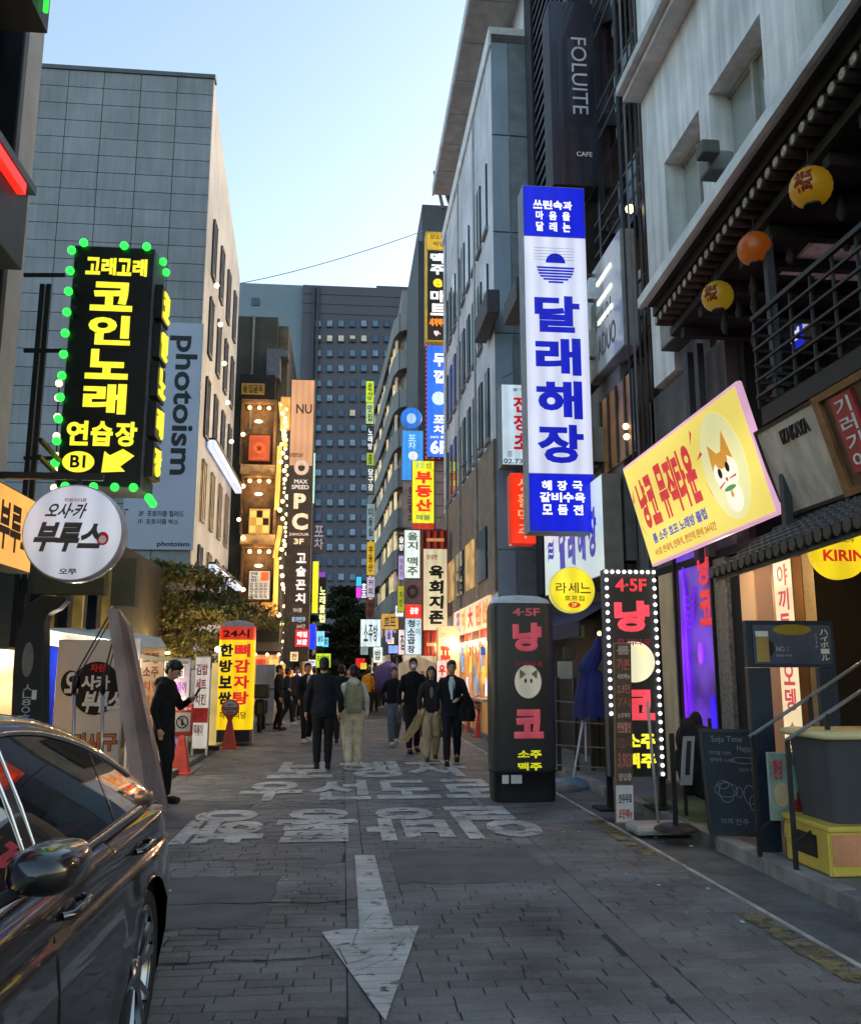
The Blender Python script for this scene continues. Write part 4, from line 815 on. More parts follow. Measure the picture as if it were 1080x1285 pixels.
# FOLUITE
F = FY(691, 3, 763, 233, 14.2); fol = surf('foluite_black', (.022, .020, .032), .25, var=.15, scale=.6, bump=.02, coat=.4)
fo = sign('hanging_sign', 'long glossy black cafe sign with pale letters reading downwards', F, .55, side=S('26242e'), panels=[(.01, .003, .99, .997, fol)], text=[('r', 'FOLUITE', .37, .20, .64, .62, S('a8a8b0'), dict(wt=.0)), ('l', 'CAFE', .41, .82, .68, .845, S('c8c8d0'))])
for v in (60, 178):
    z = P(770, v, Y=14.3).z; MB().box(F.p(1, 0).x, 4.75, 14.3, 14.6, z - .25, z + .25).build('bracket', M_BLACK, fo)
# white signs along the right facade
F = FX(684, 688, 772, 756, 3.95); F = Fr(F.O, F.U, F.V, F.N)
yy0, yy1 = P(684, 730, X=3.95).y, P(757, 660, X=3.95).y; zb = P(757, 722, X=3.95).z; zt_ = P(757, 592, X=3.95).z
F = Fr((3.95, yy0, zt_), (0, yy1 - yy0, 0), (0, 0, zb - zt_), (-1, 0, 0))
sign('wall_sign', 'pale lit wall sign repeating the blue letters, seen edge on under the big sign', F, .3, face=glow('pale_wall_sign', hexc('c4d4d8'), .82, .15, 1), side=S('7a7870', .8), text=[('h', '달래해장', .28, .28, .93, .78, glow('ink2', hexc('3038a8'), .8, .1), dict(wt=.05, gap=.25)), ('l', '≋', .08, .35, .2, .6, MATS['ink2'])])
yy0, yy1 = P(737, 400, X=4.15).y, P(778, 300, X=4.15).y; zt_ = P(778, 285, X=4.15).z; zb = P(790, 425, X=4.15).z
F = Fr((4.15, yy0, zt_), (0, yy1 - yy0, 0), (0, 0, zb - zt_), (-1, 0, 0))
ws = sign('wall_sign', 'grey white wall sign with faint Latin lettering below the black cafe sign', F, .25, face=surf('pale_green_face', (.33, .35, .33), .25, var=.15, coat=.5), side=S('8a8c92', .7), text=[('l', 'ADUO', .3, .68, .8, .88, S('50504c')), ('l', '101.01', .25, .45, .7, .6, S('6a6a66'))])
for t in (.18, .36, .54): MB().fbox(F, .35, t, .75, t + .035, .01, .03).build('tube_lamp', G('f4ffe8', 1.3), ws)
# round yellow sign
c = P(718.5, 740, Y=12.6); rad = .33; ry = thing('round_sign', 'round glowing yellow snack sign with olive letters and a red oval', 'sign', c - Vector((0, 0, rad)))
MB().lathe(c, [(rad * .99, 0), (rad * 1.03, .03), (rad * 1.03, .14), (rad * .98, .16)], 40, ax='y').build('rim', G('e8e060', .7), ry)
MB().lathe(c + Vector((0, -.004, 0)), [(1e-3, 0), (rad * .97, 0), (rad * .97, .004)], 40, ax='y').build('face_panel', glow('yel_disc', hexc('f4e030'), 1.05, .12), ry)
F = Fr((c.x - rad, c.y - .005, c.z + rad), (2 * rad, 0, 0), (0, 0, -2 * rad), (0, -1, 0)); ol = S('8a7c10', .7)
for b, s0, t0, s1, t1, kw in (('라세느', .1, .34, .92, .58, dict(wt=.012)), ('호프집', .3, .63, .75, .75, {})): m = MB(); (hput if b == '라세느' else put)(m, F, b, s0, t0, s1, t1, **kw); m.build('lettering', ol, ry)
m = MB().poly([F.p(a, b, .006) for a, b in elps(.52, .84, .14, .065)], (0, -.004, 0)); put(m, F, '3F', .46, .8, .58, .88, m=1, d=.013); m.build('red_oval', [G('d83818', .9), G('ffe070', 1)], ry)
MB().bar(c + Vector((rad, .08, 0)), (4.3, c.y + .08, c.z), .04).build('bracket', M_BLACK, ry)
# ================================================================ RIGHT, NEAR
RX = 4.4
whb = thing('white_building', 'white plastered building with deep set windows over the tiled eave at upper right', 'building', (7, 7, 0))
wht = surf('white_plaster', (.60, .585, .57), .6, var=.22, scale=.8, streak=.8, bump=.08)
yE = 11.75; zT = P(835, 202, X=RX).z; zC = P(800, 128, X=RX).z
wy = [(P(833, 200, X=RX).y, P(877, 150, X=RX).y), (P(888, 110, X=RX).y, P(953, 20, X=RX).y), (P(996, 0, X=RX).y, P(1070, 0, X=RX).y), (5.1, 4.1)]
MB().box(RX, 14, 2.5, yE, zT, 13.5).build('upper_wall', wht, whb); MB().box(RX + .4, 14, 2.5, yE, 5.6, zT).build('recess_wall', wht, whb)
e = yE
for a, b in wy: MB().box(RX, RX + .41, a, e - .0, 5.6, zT).build('pier', wht, whb); e = b
MB().box(RX, RX + .41, 2.5, e, 5.6, zT).build('pier', wht, whb)
MB().box(RX - .38, RX, 2.5, yE + .02, zC, zC + .14).box(RX - .28, RX, 2.5, yE + .01, zC - .1, zC - .002).build('cornice', S('b8b4b0', .8, streak=.3), whb, bevel=.01)
for a, b in wy:
    MB().box(RX + .28, RX + .39, b + .03, a - .03, 5.7, zT - .06, 0).box(RX + .25, RX + .33, b + .0, a - .0, zT - .06, zT - .0, 1).box(RX + .22, RX + .3, (a + b) / 2 - .03, (a + b) / 2 + .03, 5.7, zT - .07, 1).build('window', [surf('pane_reflecting', (.22, .24, .23), .08, var=.2, scale=.5, spec=1, bump=0, coat=1), S('8a8680')], whb)
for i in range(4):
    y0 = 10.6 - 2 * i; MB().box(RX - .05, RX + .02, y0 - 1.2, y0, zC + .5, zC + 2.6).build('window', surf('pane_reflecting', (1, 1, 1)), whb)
ac = thing('flood_lamp', 'grey outdoor flood lamp fixed just above the tiled eave', 'lamp', P(900, 207, X=3.95)); p = P(893, 208, X=3.95)
MB().box(3.85, 4.15, p.y - .14, p.y + .14, p.z - .12, p.z + .12).build('housing', S('7c8080', .7), ac, bevel=.03); MB().box(3.7, 3.9, p.y - .34, p.y - .15, p.z - .06, p.z + .1).build('head', S('585a58', .7), ac, bevel=.02); MB().bar((4.1, p.y, p.z), (RX, p.y, p.z), .05).build('arm', M_BLACK, ac)
# tiled eave
ze = lambda y: 5.8 + .072 * (9.5 - y)
ev = thing('tiled_eave', 'long dark tiled eave with a pale gutter and round tile ends', 'roof', (4, 7, 5.6))
gutm = S('c4cad4', .9, rough=.35); dwood = surf('dark_wood', (.018, .016, .015), .6, var=.4, scale=4, bump=.2)
def along(x0, x1, dz0, dz1, m, name, y0=9.55, y1=3.2):
    MB().add([(x, y, ze(y) + dz) for y in (y0, y1) for dz in (dz0, dz1) for x in (x0, x1)], [(0, 1, 3, 2), (4, 6, 7, 5), (0, 4, 5, 1), (2, 3, 7, 6), (0, 2, 6, 4), (1, 5, 7, 3)]).build(name, m, ev)
along(3.42, 3.47, .03, .155, gutm, 'gutter'); along(3.475, 3.53, .06, .13, S('c8ccd2', .8, rough=.3), 'gutter_lip'); along(3.535, 4.39, .06, .22, dwood, 'roof_board'); along(3.60, 3.68, -.06, .05, dwood, 'fascia'); along(3.8, 5.6, -.30, -.2, dwood, 'soffit')
tl_ = surf('tile_end_pale', (.36, .31, .27), .7, var=.5, scale=20); tb = surf('tile_dark', (.035, .026, .024), .5, var=.4, scale=9, bump=.3)
y = 9.5; 
while y > 3.3:
    z = ze(y) - .13; m = MB().lathe((3.62, y, z), [(.058, .0), (.062, .02), (.056, .5)], 10, 0, 'x'); m.poly([Vector((3.618, y + .042 * math.cos(R(30 * i)), z + .042 * math.sin(R(30 * i)))) for i in range(12)], (-.006, 0, 0), 1)
    m.box(3.63, 4.1, y - .085, y - .06, z - .01, z + .07, 0); m.build('roof_tile', [tb, tl_], ev); y -= .148
for i in range(12):
    y = 9.3 - .52 * i; MB().box(3.85, 5.6, y - .05, y + .05, ze(y) - .42, ze(y) - .31).build('rafter', dwood, ev)
# dark recess, balcony
rec = thing('dark_bar', 'dark two storey bar front with balcony under the tiled eave', 'building', (6.5, 7, .12))
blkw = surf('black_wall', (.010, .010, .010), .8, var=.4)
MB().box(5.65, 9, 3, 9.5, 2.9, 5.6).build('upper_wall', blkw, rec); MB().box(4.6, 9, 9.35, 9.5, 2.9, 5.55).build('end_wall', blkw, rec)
MB().box(3.62, 5.64, 3, 7.1, 3.70, 3.86).build('balcony_floor', dwood, rec)
for u, w_ in ((857, .06), (870, .05)): p = P(u, 400, X=4.2); MB().box(4.2, 4.28, p.y - w_, p.y + w_, 2.9, 5.5).build('post', S('2e3136'), rec)
rl = thing('balcony_rail', 'black metal balcony railing with level bars at upper right', 'railing', (3.6, 5.5, 3.86))
for k in range(6): z = 3.96 + .145 * k; MB().bar((3.6, 7.12, z), (3.6, 3.2, z), .022 if k < 5 else .04).bar((3.6, 7.12, z), (5.2, 7.12, z), .022).build('rail', M_BLACK, rl)
for k in range(13): MB().bar((3.615, 7.12 - .32 * k, 3.86), (3.615, 7.12 - .32 * k, 4.7), .02).build('baluster', M_BLACK, rl)
F = Fr((5.2, P(975, 400, X=5.2).y, P(990, 378, X=5.2).z), (0, -.75, 0), (0, 0, -.62), (-1, 0, 0))
sign('bar_sign', 'blue and white lit bar sign seen through the balcony railing', F, .12, panels=[(.0, .0, .22, 1, G('d8dcff', .8)), (.22, 0, .75, 1, G('2030d0', .8, .3)), (.75, 0, 1, .8, G('e0d8e8', .6))], text=[('l', '술', .3, .15, .7, .85, G('e0e8ff', .9))])
for i in range(14):
    u = 830 + 22 * (i % 9) + random.uniform(-6, 6); bot = MB()
hg = thing('hanging_ornaments', 'dim straw ornaments hanging in the dark under the eave', 'ornament', (4.2, 7, 5.0))
for i in range(16):
    y = 5.0 + .26 * i; x = random.uniform(3.95, 4.6); l = random.uniform(.15, .34); MB().lathe((x, y, ze(y) - .42 - l), [(.02, 0), (.05, l * .3), (.035, l * .6), (.012, l)], 8).build('tassel', S('3c3830', .6), hg)
# pale wall panel and cream column left of the bar
F = Fr((4.15, P(826, 380, X=4.15).y, P(830, 335, X=4.15).z), (0, P(866, 380, X=4.15).y - P(826, 380, X=4.15).y, 0), (0, 0, P(830, 440, X=4.15).z - P(830, 335, X=4.15).z), (-1, 0, 0))
sign('wall_sign', 'dim grey wall sign in the shade beside the yellow lantern', F, .25, face=surf('dim_sign_face', (.17, .165, .15), .5, var=.3, scale=5), side=S('3a3a3a'))
# lanterns
def lantern(label, u, v, r, col, kanji, Y=None):
    c = P(u, v, X=3.72); t = thing('paper_lantern', label, 'lantern', c - Vector((0, 0, r)), 'paper lanterns under the tiled eave')
    n = 18; pr_ = []
    for i in range(n + 1):
        a = math.pi * (.12 + .76 * i / n); pr_.append((r * math.sin(a) * (1 + (.03 if i % 2 else 0)), -r * 1.02 * math.cos(a)))
    MB().lathe(c, pr_, 24).build('shade', glow('lantern_' + col, hexc(col), .14, .3), t)
    MB().lathe(c, [(r * .42, -r * 1.02), (r * .42, -r * .9)], 16).build('ring', M_BLACK, t); MB().lathe(c, [(r * .42, r * .9), (r * .42, r * 1.02)], 16).build('ring', M_BLACK, t)
    MB().bar(c + Vector((0, 0, r)), (c.x, c.y, ze(c.y) - .25), .012).build('cord', M_BLACK, t)
    if kanji:
        m = MB(); vs, fs, x0, y0, ww, hh = glyph(kanji, .04); q = []
        for x, y_, z_ in vs:
            a = ((x - x0) / ww - .5) * .95 + R(200); b = ((y_ - y0) / hh - .5) * 1.15; rr = r * math.cos(b) * 1.03; q.append(c + Vector((rr * math.cos(a + R(18)) , rr * math.sin(a + R(18)), r * 1.03 * math.sin(b))))
        m.add(q, fs).build('lettering', S('6a1408'), t)
lantern('largest yellow paper lantern with a dark red mark, nearest under the eave', 1017, 235, .165, 'd8a020', '福')
lantern('plain orange paper lantern, middle one under the eave', 947, 312, .155, 'c86418', '')
lantern('smaller yellow paper lantern with a red mark, furthest under the eave', 900, 372, .155, 'd0a828', '福')
# izakaya panel
izf = Fr((3.62, 7.25, 3.68), (0, -3.9, 0), (.27, .08, -.76), None)
iz = sign('bar_fascia', 'weathered beige bar panel with the word IZAKAYA and a red plaque', izf, .08, side=dwood, face=surf('weathered_beige', (.36, .33, .29), .7, var=.3, scale=1.2, streak=.9, bump=.15), text=[('l', 'IZAKAYA', .10, .12, .215, .27, S('1c1816'), dict(wt=.05, thick=.012))], frame_w=.03)
for (a, b, c, d) in ((.262, .0, .285, 1), (.44, .0, .465, 1), (.285, .0, .44, .07), (.285, .93, .44, 1)): MB().fbox(izf, a, b, c, d, .0, .05).build('wood_frame', surf('plaque_wood', (.16, .075, .03), .5, var=.4, scale=8, bump=.2), iz)
MB().fbox(izf, .285, .07, .44, .93, .004, .015).build('wood_panel', surf('plaque_wood2', (.10, .06, .035), .6, var=.4, scale=6), iz)
MB().fbox(izf, .315, .1, .385, .82, .015, .04).build('red_plaque', surf('red_plaque', (.30, .03, .035), .5, var=.35, scale=5), iz)
m = MB(); vput(m, izf, '기러기야', .325, .12, .375, .8, d=.043, wt=.02); m.build('lettering', S('e8d8c8'), iz)
MB().fbox(izf, .48, 0, 1, 1, .0, .05).build('wood_panel', surf('plaque_wood', (.16, .075, .03)), iz)
bp_ = thing('support_post', 'dark upright post left of the beige bar panel', 'post', (3.62, 7.45, .12)); MB().box(3.76, 3.83, 7.08, 7.15, 2.6, 5.5).build('pole', S('34363a'), bp_); [MB().box(3.72, 3.87, 7.04, 7.18, z, z + .03).build('collar', M_BLACK, bp_) for z in (3.95, 4.05, 4.15)]
# little tiled canopy
tc_ = thing('tiled_canopy', 'small black tiled canopy over the bar door', 'roof', (3.6, 5.5, 2.4))
tk = surf('black_tile', (.018, .018, .020), .35, var=.4, scale=12, bump=.3, spec=.6)
A = lambda y: Vector((3.25, y, 2.40 + .035 * (7.4 - y))); B = lambda y: Vector((4.0, y + .12, 2.86 + .035 * (7.4 - y)))
MB().poly([A(7.42), B(7.42), B(3.4), A(3.4)], (0, 0, -.05)).build('roof_deck', tk, tc_)
y = 7.4
while y > 3.5:
    m = MB(); a, b = A(y), B(y)
    for k in range(6): p, q = a.lerp(b, k / 6), a.lerp(b, (k + 1.12) / 6); m.bar(p + Vector((0, 0, .045)), q + Vector((0, 0, .02)), .085, .07, n=10, r1=.075, smooth=True)
    m.lathe(a + Vector((-.03, 0, .035)), [(.05, -.012), (.05, .03)], 12, 0, 'x'); m.build('roof_tile', tk, tc_); y -= .118
MB().box(4.2, 4.38, 3.4, 7.2, 2.5, 2.6).build('beam', surf('gold_beam', (.22, .13, .05), .5, var=.3), tc_)
# kirin disc
c = P(1056, 690, Y=6.0); rad = .21; kr = thing('beer_sign', 'round glowing yellow beer sign with red capitals under the tiled canopy', 'sign', c - Vector((0, 0, rad)))
MB().lathe(c, [(1e-3, 0), (rad * .97, 0), (rad, .02), (rad, .1), (1e-3, .1)], 40, ax='y').build('face_panel', glow('kirin_yellow', hexc('f4d420'), .98, .1), kr)
F = Fr((c.x - rad, c.y - .003, c.z + rad), (2 * rad, 0, 0), (0, 0, -2 * rad), (0, -1, 0))
m = MB(); put(m, F, 'KIRIN', .14, .50, .90, .70, m=0, wt=.035); m.build('lettering', G('d82818', .8), kr)
m = MB(); put(m, F, '麒麟', .3, .14, .75, .38, wt=.0, shear=.2); m.build('lettering', S('a89878'), kr)
MB().bar(c + Vector((0, .05, rad)), (c.x, c.y + .05, 2.45), .03).build('bracket', M_BLACK, kr)
# music town sign (leans out over the street)
TLp = P(780, 588, Y=10.24); TRp = P(922, 478, Y=7.4); BLp = P(818, 712, X=3.7); BRp = P(963, 655, X=3.7)
TRp = P(922, 478, Y=BRp.y)
F = Fr(TLp, TRp - TLp, BLp - TLp)
yfa = glow('music_yellow', hexc('ecd86a'), .98, .12, .8); pk = glow('pink_edge', hexc('e8b0d0'), .85, .1)
mt_ = sign('music_sign', 'tilted glowing yellow cafe sign with red letters and a pale egg with a cat face', F, .07, side=pk, panels=[(.012, .03, .988, .97, yfa)], text=[
    ('h', '냥코', .07, .20, .24, .66, G('d83040', .85), dict(wt=.05, gap=.06)), ('h', '뮤직타운', .27, .17, .60, .66, G('d83040', .85), dict(wt=.05, gap=.05)),
    ('l', '룸 소주 호프 노래방 클럽', .10, .715, .58, .81, G('5060b8', .75), dict(wt=.04)), ('l', '4·5층 안내석, 만화석, 편안히 완비 24시간', .08, .85, .62, .925, G('c07030', .8), dict(wt=.02))],
    shapes=[('pale_egg', elps(.79, .50, .135, .42, 32), glow('egg', hexc('e8e4a8'), .92, .15, 1))], bevel=.02)
# simple generic cat face
ex = lambda a, b: (.79 + a * .12, .5 + b * .4)
m = MB()
def fl(pts, mi, d): m.poly([F.p(*ex(a, b), d) for a, b in pts], F.N * .003, mi)
fl(elps(.05, .62, .42, .30, 18), 0, .014); fl(elps(0, .12, .62, .38, 24), 0, .012); fl([(-.62, .0), (-.52, -.52), (-.12, -.25)], 1, .016); fl([(.58, -.05), (.42, -.62), (.06, -.26)], 1, .016); fl(elps(-.02, -.12, .34, .16, 14), 1, .018)
fl(elps(-.26, .10, .1, .1, 12), 2, .022); fl(elps(.2, .05, .1, .1, 12), 2, .022); fl(elps(0, .26, .06, .04, 8), 3, .022); fl([(-.5, .34), (-.15, .28), (-.15, .30), (-.5, .38)], 3, .02); fl([(.5, .24), (.15, .26), (.15, .28), (.5, .28)], 3, .02); fl(elps(.02, .44, .32, .05, 14), 4, .02); fl(elps(.05, .56, .07, .07, 10), 1, .023)
m.build('cat_face', [G('f4eedc', .95), G('d89838', .85), S('141414'), G('c83040', .8), G('50a050', .7)], mt_)
for (a, b, c_, d) in ((.045, .25, .02, .35), (.05, .7, .03, .6), (.62, .2, .64, .1), (.64, .55, .66, .65), (.63, .35, .67, .3)): MB().poly([F.p(a, b, .008), F.p(c_, d, .008), F.p(c_ + .008, d + .03, .008)], F.N * .003).build('spark', G('d83040', .85), mt_)
for s_ in (.15, .85): MB().bar(F.p(s_, .3, -.06), (RX, F.p(s_, .3).y, F.p(s_, .3).z + .1), .06).build('bracket', M_BLACK, mt_)
# ---- ground floor front
gf = thing('street_shop', 'right ground floor shop front with cream columns, dark openings and a purple lit display', 'shop front', (5, 9, .12))
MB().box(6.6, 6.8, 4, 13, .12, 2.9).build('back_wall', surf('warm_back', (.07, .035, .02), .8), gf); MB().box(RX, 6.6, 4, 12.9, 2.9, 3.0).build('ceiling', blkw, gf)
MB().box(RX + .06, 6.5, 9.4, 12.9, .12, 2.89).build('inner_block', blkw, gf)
MB().box(RX + .05, 14, 9.52, 12.9, 3.0, 5.5).build('upper_front', surf('grey_front', (.075, .073, .07), .8, var=.25, streak=.5), gf)
def col(u0, u1, mt, name, x=RX, z0=.12, z1=2.9, th=.12):
    ya, yb = P(u0, 800, X=x).y, P(u1, 800, X=x).y; MB().box(x, x + th, yb, ya, z0, z1).build(name, mt, gf, bevel=.006)
crm = surf('cream_column', (.40, .30, .19), .5, var=.25, scale=1.5, streak=.6); tan = surf('tan_column', (.33, .22, .14), .5, var=.25, streak=.5)
col(757, 800, surf('black_shutter', (.01, .01, .011), .5), 'shutter'); col(735, 757, S('8a8578', .7, streak=.4), 'column', z1=3.8)
col(829, 846, crm, 'column'); col(847, 853, S('403428'), 'trim')
col(899, 914, surf('grey_granite', (.12, .115, .115), .4, var=.5, scale=20, fine=120), 'column'); col(932, 950, glow('cream_column_glow', hexc('e0b080'), .42, .3, 1), 'column', x=RX - .02); col(951, 972, glow('tan_column_glow', hexc('b08060'), .35, .3, 1), 'column'); col(995, 1012, surf('khaki_column', (.18, .155, .09), .6, var=.3), 'column')  # cream and tan columns by the door: light falling on them put in as glow
# purple display
ya, yb = P(853, 800, X=RX + .02).y, P(899, 800, X=RX + .02).y; zt_ = P(875, 690, X=RX).z; F = Fr((RX + .02, ya, zt_), (0, yb - ya, 0), (0, 0, .35 - zt_), (-1, 0, 0))
pu = thing('purple_display', 'glass shop display glowing violet behind pink red letters', 'display', (RX + .3, (ya + yb) / 2, .3))
m = surf('violet_dim', (.12, .10, .2), .3, var=.6, scale=2.5, coat=.5)
MB().fbox(F, 0, 0, 1, 1, -.1, 0).build('back_panel', glow('violet_wash', hexc('6a3cd0'), .75, .9, 1.3), pu)
for k, (s0, t0, s1, t1, c_, dsp) in enumerate(((.2, .05, .28, .75, '8020ff', 1.0), (.1, .3, .14, .98, '9030ff', .9), (.78, .65, .92, .95, '3820f0', 1.1), (.55, .42, .66, .52, 'a040ff', 1.2))):
    MB().poly([F.p(a, b, .01) for a, b in elps((s0 + s1) / 2, (t0 + t1) / 2, (s1 - s0) / 2, (t1 - t0) / 2, 14)], F.N * .02).build('neon_stroke', G(c_, dsp, .4), pu)
for k in range(5):
    pts = [F.p(.36 + .16 * math.cos(a) * (1 - k * .12), .16 + .035 * k + .05 * math.sin(a), .02) for a in [R(20 * i) for i in range(10)]]; MB().tube(pts, .012, n=5).build('neon_stroke', G('7a20e8', 1, .3), pu)
m = MB(); vput(m, F, '냥코', .66, .0, .98, .36, wt=.05, d=.03); m.build('lettering', G('e02838', .9), pu)
MB().fbox(F, -.02, -.02, 0, 1.02, 0, .05).fbox(F, 1, -.02, 1.02, 1.02, 0, .05).build('frame', M_BLACK, pu)
F = Fr((RX - .12, P(976, 800, X=RX - .12).y, P(985, 700, X=RX - .12).z), (0, P(999, 800, X=RX - .12).y - P(976, 800, X=RX - .12).y, 0), (0, 0, .62 - P(985, 700, X=RX - .12).z), (-1, 0, 0))
sign('strip_sign', 'narrow glowing cream strip sign with pink characters inside the doorway', F, .1, face=glow('strip_cream', hexc('f4dcae'), 1, .12), text=[('v', '야끼토리오뎅', .2, .02, .8, .72, G('d04858', .9), dict(wt=.03)), ('v', '술집', .25, .76, .75, .94, G('a08040', .8))], side=S('604020'))
lamp('door_lamp', (5.0, 7.6, 2.5), 50); lamp('column_lamp', (4.0, 9.0, 2.6), 9, (1, .75, .45))
MB().ball((6.2, 6.4, 2.2), .07, n=8, k=5).build('lamp', G('ffb060', 4, 0), gf); MB().box(6.5, 6.58, 4.6, 5.8, .4, 2.4).build('red_curtain', glow('red_curtain', hexc('b04018'), .5, .4), gf)
# LED bulb sign
LYY = 9.4; F = FY(761, 715, 827, 975, LYY); Fz = F
ls = sign('bulb_sign', 'upright black sign edged with white bulbs, pink red letters, on two posts', F, .12, side=S('505256'), panels=[(.0, .0, 1, 1, surf('sign_charcoal', (.03, .028, .026), .5, var=.15))], text=[
    ('l', '4·5F', .22, .045, .82, .11, G('e83848', .9), dict(wt=.03)), ('v', '냥', .18, .145, .86, .32, G('f04858', 1), dict(wt=.06)), ('v', '코', .2, .58, .88, .745, G('f04858', 1), dict(wt=.06)), ('l', '소주', .3, .80, .86, .87, yel, dict(wt=.045)), ('l', '맥주', .3, .89, .86, .96, yel, dict(wt=.045))],
    shapes=[('pale_disc', elps(.52, .455, .40, .10, 28), G('efe8c0', .95)), ('ear_shape', [(.3, .43), (.36, .385), (.46, .415)], G('e0b040', .9)), ('ear_shape', [(.58, .415), (.68, .385), (.74, .43)], G('e0b040', .9))], ground=.12)
m = MB(); hput(m, F, '뮤직타운', .2, .345, .88, .375, d=.012); m.build('lettering', S('b03060'), ls)
wb_ = G('f4f2ff', 5, 0)
for i in range(25):
    t = .012 + .976 * i / 24
    for s in ((.05, .97) if i < 18 else (.97,)): MB().ball(F.p(s, t, .02), .020, n=8, k=5).build('bulb', wb_, ls)
for i in range(1, 8): MB().ball(F.p(.05 + .92 * i / 8, .012, .02), .020, n=8, k=5).build('bulb', wb_, ls)
for s in (.07, 1.06):
    p = F.p(s, .5, -.17); MB().box(p.x - .03, p.x + .03, p.y - .03, p.y + .03, .12, F.p(0, .3).z).build('post', M_BLACK, ls); MB().box(p.x - .16, p.x + .1, p.y - .16, p.y + .16, .12, .15).build('base_plate', M_BLACK, ls)
# narrow menu board
F = FY(775, 806, 797, 1034, 9.0); F.U = F.U; F = Fr(F.O + Vector((.03, .12, 0)), F.U, F.V + Vector((-.09, -.14, 0)))
rows = [(.02, .1, 'ca8'), (.13, .3, 0)]
nm = sign('menu_board', 'narrow leaning menu board of brown price panels with a white foot', F, .04, side=surf('menu_wood', (.2, .12, .06), .6), panels=[(.05, .01, .98, .79, surf('menu_brown', (.085, .05, .036), .6, var=.4, scale=6))] + [(.02, .795, .98, .99, S('c8c0bc', .8))], text=[('l', b_, .15, t, .9, t + h, S(c_, .9), dict(wt=.03)) for b_, t, h, c_ in (('룸', .02, .05, 'b8a8a0'), ('기본', .09, .07, 'b86858'), ('세트메뉴', .18, .03, 'c8b8a8'), ('2.5만', .24, .05, 'b87858'), ('7시', .31, .06, '90503c'), ('소주맥주', .40, .03, 'c0a898'), ('만원할인', .45, .06, 'd08878'), ('22시', .53, .07, '80503a'), ('3.903', .62, .08, 'b06858'), ('영업중', .73, .04, 'b8b0a8'), ('안주무료', .84, .05, '30304c'), ('모든메뉴', .92, .05, 'b03838'))], bevel=0)
ub = thing('weighted_base', 'grey plastic weighted base with a thin pole at the kerb', 'stand', P(829, 1048, Z=.0)); c = P(829, 1049, Z=0)
MB().box(c.x - .3, c.x + .28, c.y - .2, c.y + .2, .03, .12).build('base', S('a8a6a0', .7), ub, bevel=.04); MB().bar((c.x - .02, c.y, .1), P(812, 880, Y=c.y), .028, n=8, smooth=True).build('pole', S('8a8884'), ub)
MB().ball((c.x - .22, c.y, .03), .05).ball((c.x + .2, c.y, .03), .05).build('foot', S('5c5a56'), ub)
b2 = thing('pole_stand', 'black round base plate beside the grey weighted base', 'stand', P(848, 1040, Z=.12)); c = P(848, 1042, Z=.12); MB().lathe((c.x, c.y, .12), [(.2, 0), (.2, .02), (.14, .05)], 24).build('plate', M_BLACK, b2); MB().bar((c.x, c.y, .15), (c.x, c.y, 1.0), .05, n=8).build('pole', M_BLACK, b2)
gc = thing('green_mat', 'strip of green artificial turf on the pavement before the display', 'mat', (3.9, 9.4, .12)); MB().box(3.45, 4.38, 8.7, 10.2, .121, .14).build('turf', surf('turf_green', (.075, .10, .03), .95, var=.4, scale=3, fine=200, bump=1), gc)
lg = thing('grey_step', 'low grey step between the turf mat and the purple display', 'step', (4.2, 10.3, .12)); MB().box(3.7, 4.36, 10.25, 10.5, .12, .3).build('slab', S('7a7874', .6), lg, bevel=.01)
# folded blue umbrella
uy = 12.4; um = thing('folded_umbrella', 'folded dark blue parasol on a white pole with grey blue base', 'umbrella', P(717, 990, Z=0)); g = P(717, 988, Z=0); g.y = uy
t0 = P(750, 798, Y=uy); rings = []
prof = [(750, 798, 2), (748, 812, 6), (743, 826, 12), (736, 840, 13), (742, 846, 15), (741, 868, 19), (741, 890, 22), (741, 901, 22)]
for k, (u, v, r_) in enumerate(prof):
    c = P(u, v, Y=uy); rr = r_ / FPX * uy; n = 36; rings.append([c + Vector((rr * math.cos(2 * math.pi * i / n) * (1 - .13 * (i % 4 == 0)), rr * math.sin(2 * math.pi * i / n) * (1 - .13 * (i % 4 == 0)), .03 * math.sin(i * 1.6) if k > 6 else 0)) for i in range(n)])
MB().loft(rings, cap=False).build('canopy', surf('navy_cloth', (.018, .024, .11), .85, var=.35, scale=4, fine=80), um)
MB().bar(P(732, 900, Y=uy), g + Vector((.02, 0, .05)), .035, n=8, smooth=True).build('pole', S('c0c0c4'), um); MB().bar(P(734, 900, Y=uy), P(735, 955, Y=uy), .03, n=8).build('pole', S('b8b8bc'), um)
MB().lathe((g.x, uy, 0), [(.32, 0), (.33, .05), (.22, .1), (.06, .13)], 28).build('base', S('5d7a90', .8, rough=.4), um); MB().lathe((g.x - .22, uy - .35, 0), [(.24, 0), (.25, .04), (.15, .09)], 24).build('counterweight', S('8a8a84', .6), um)
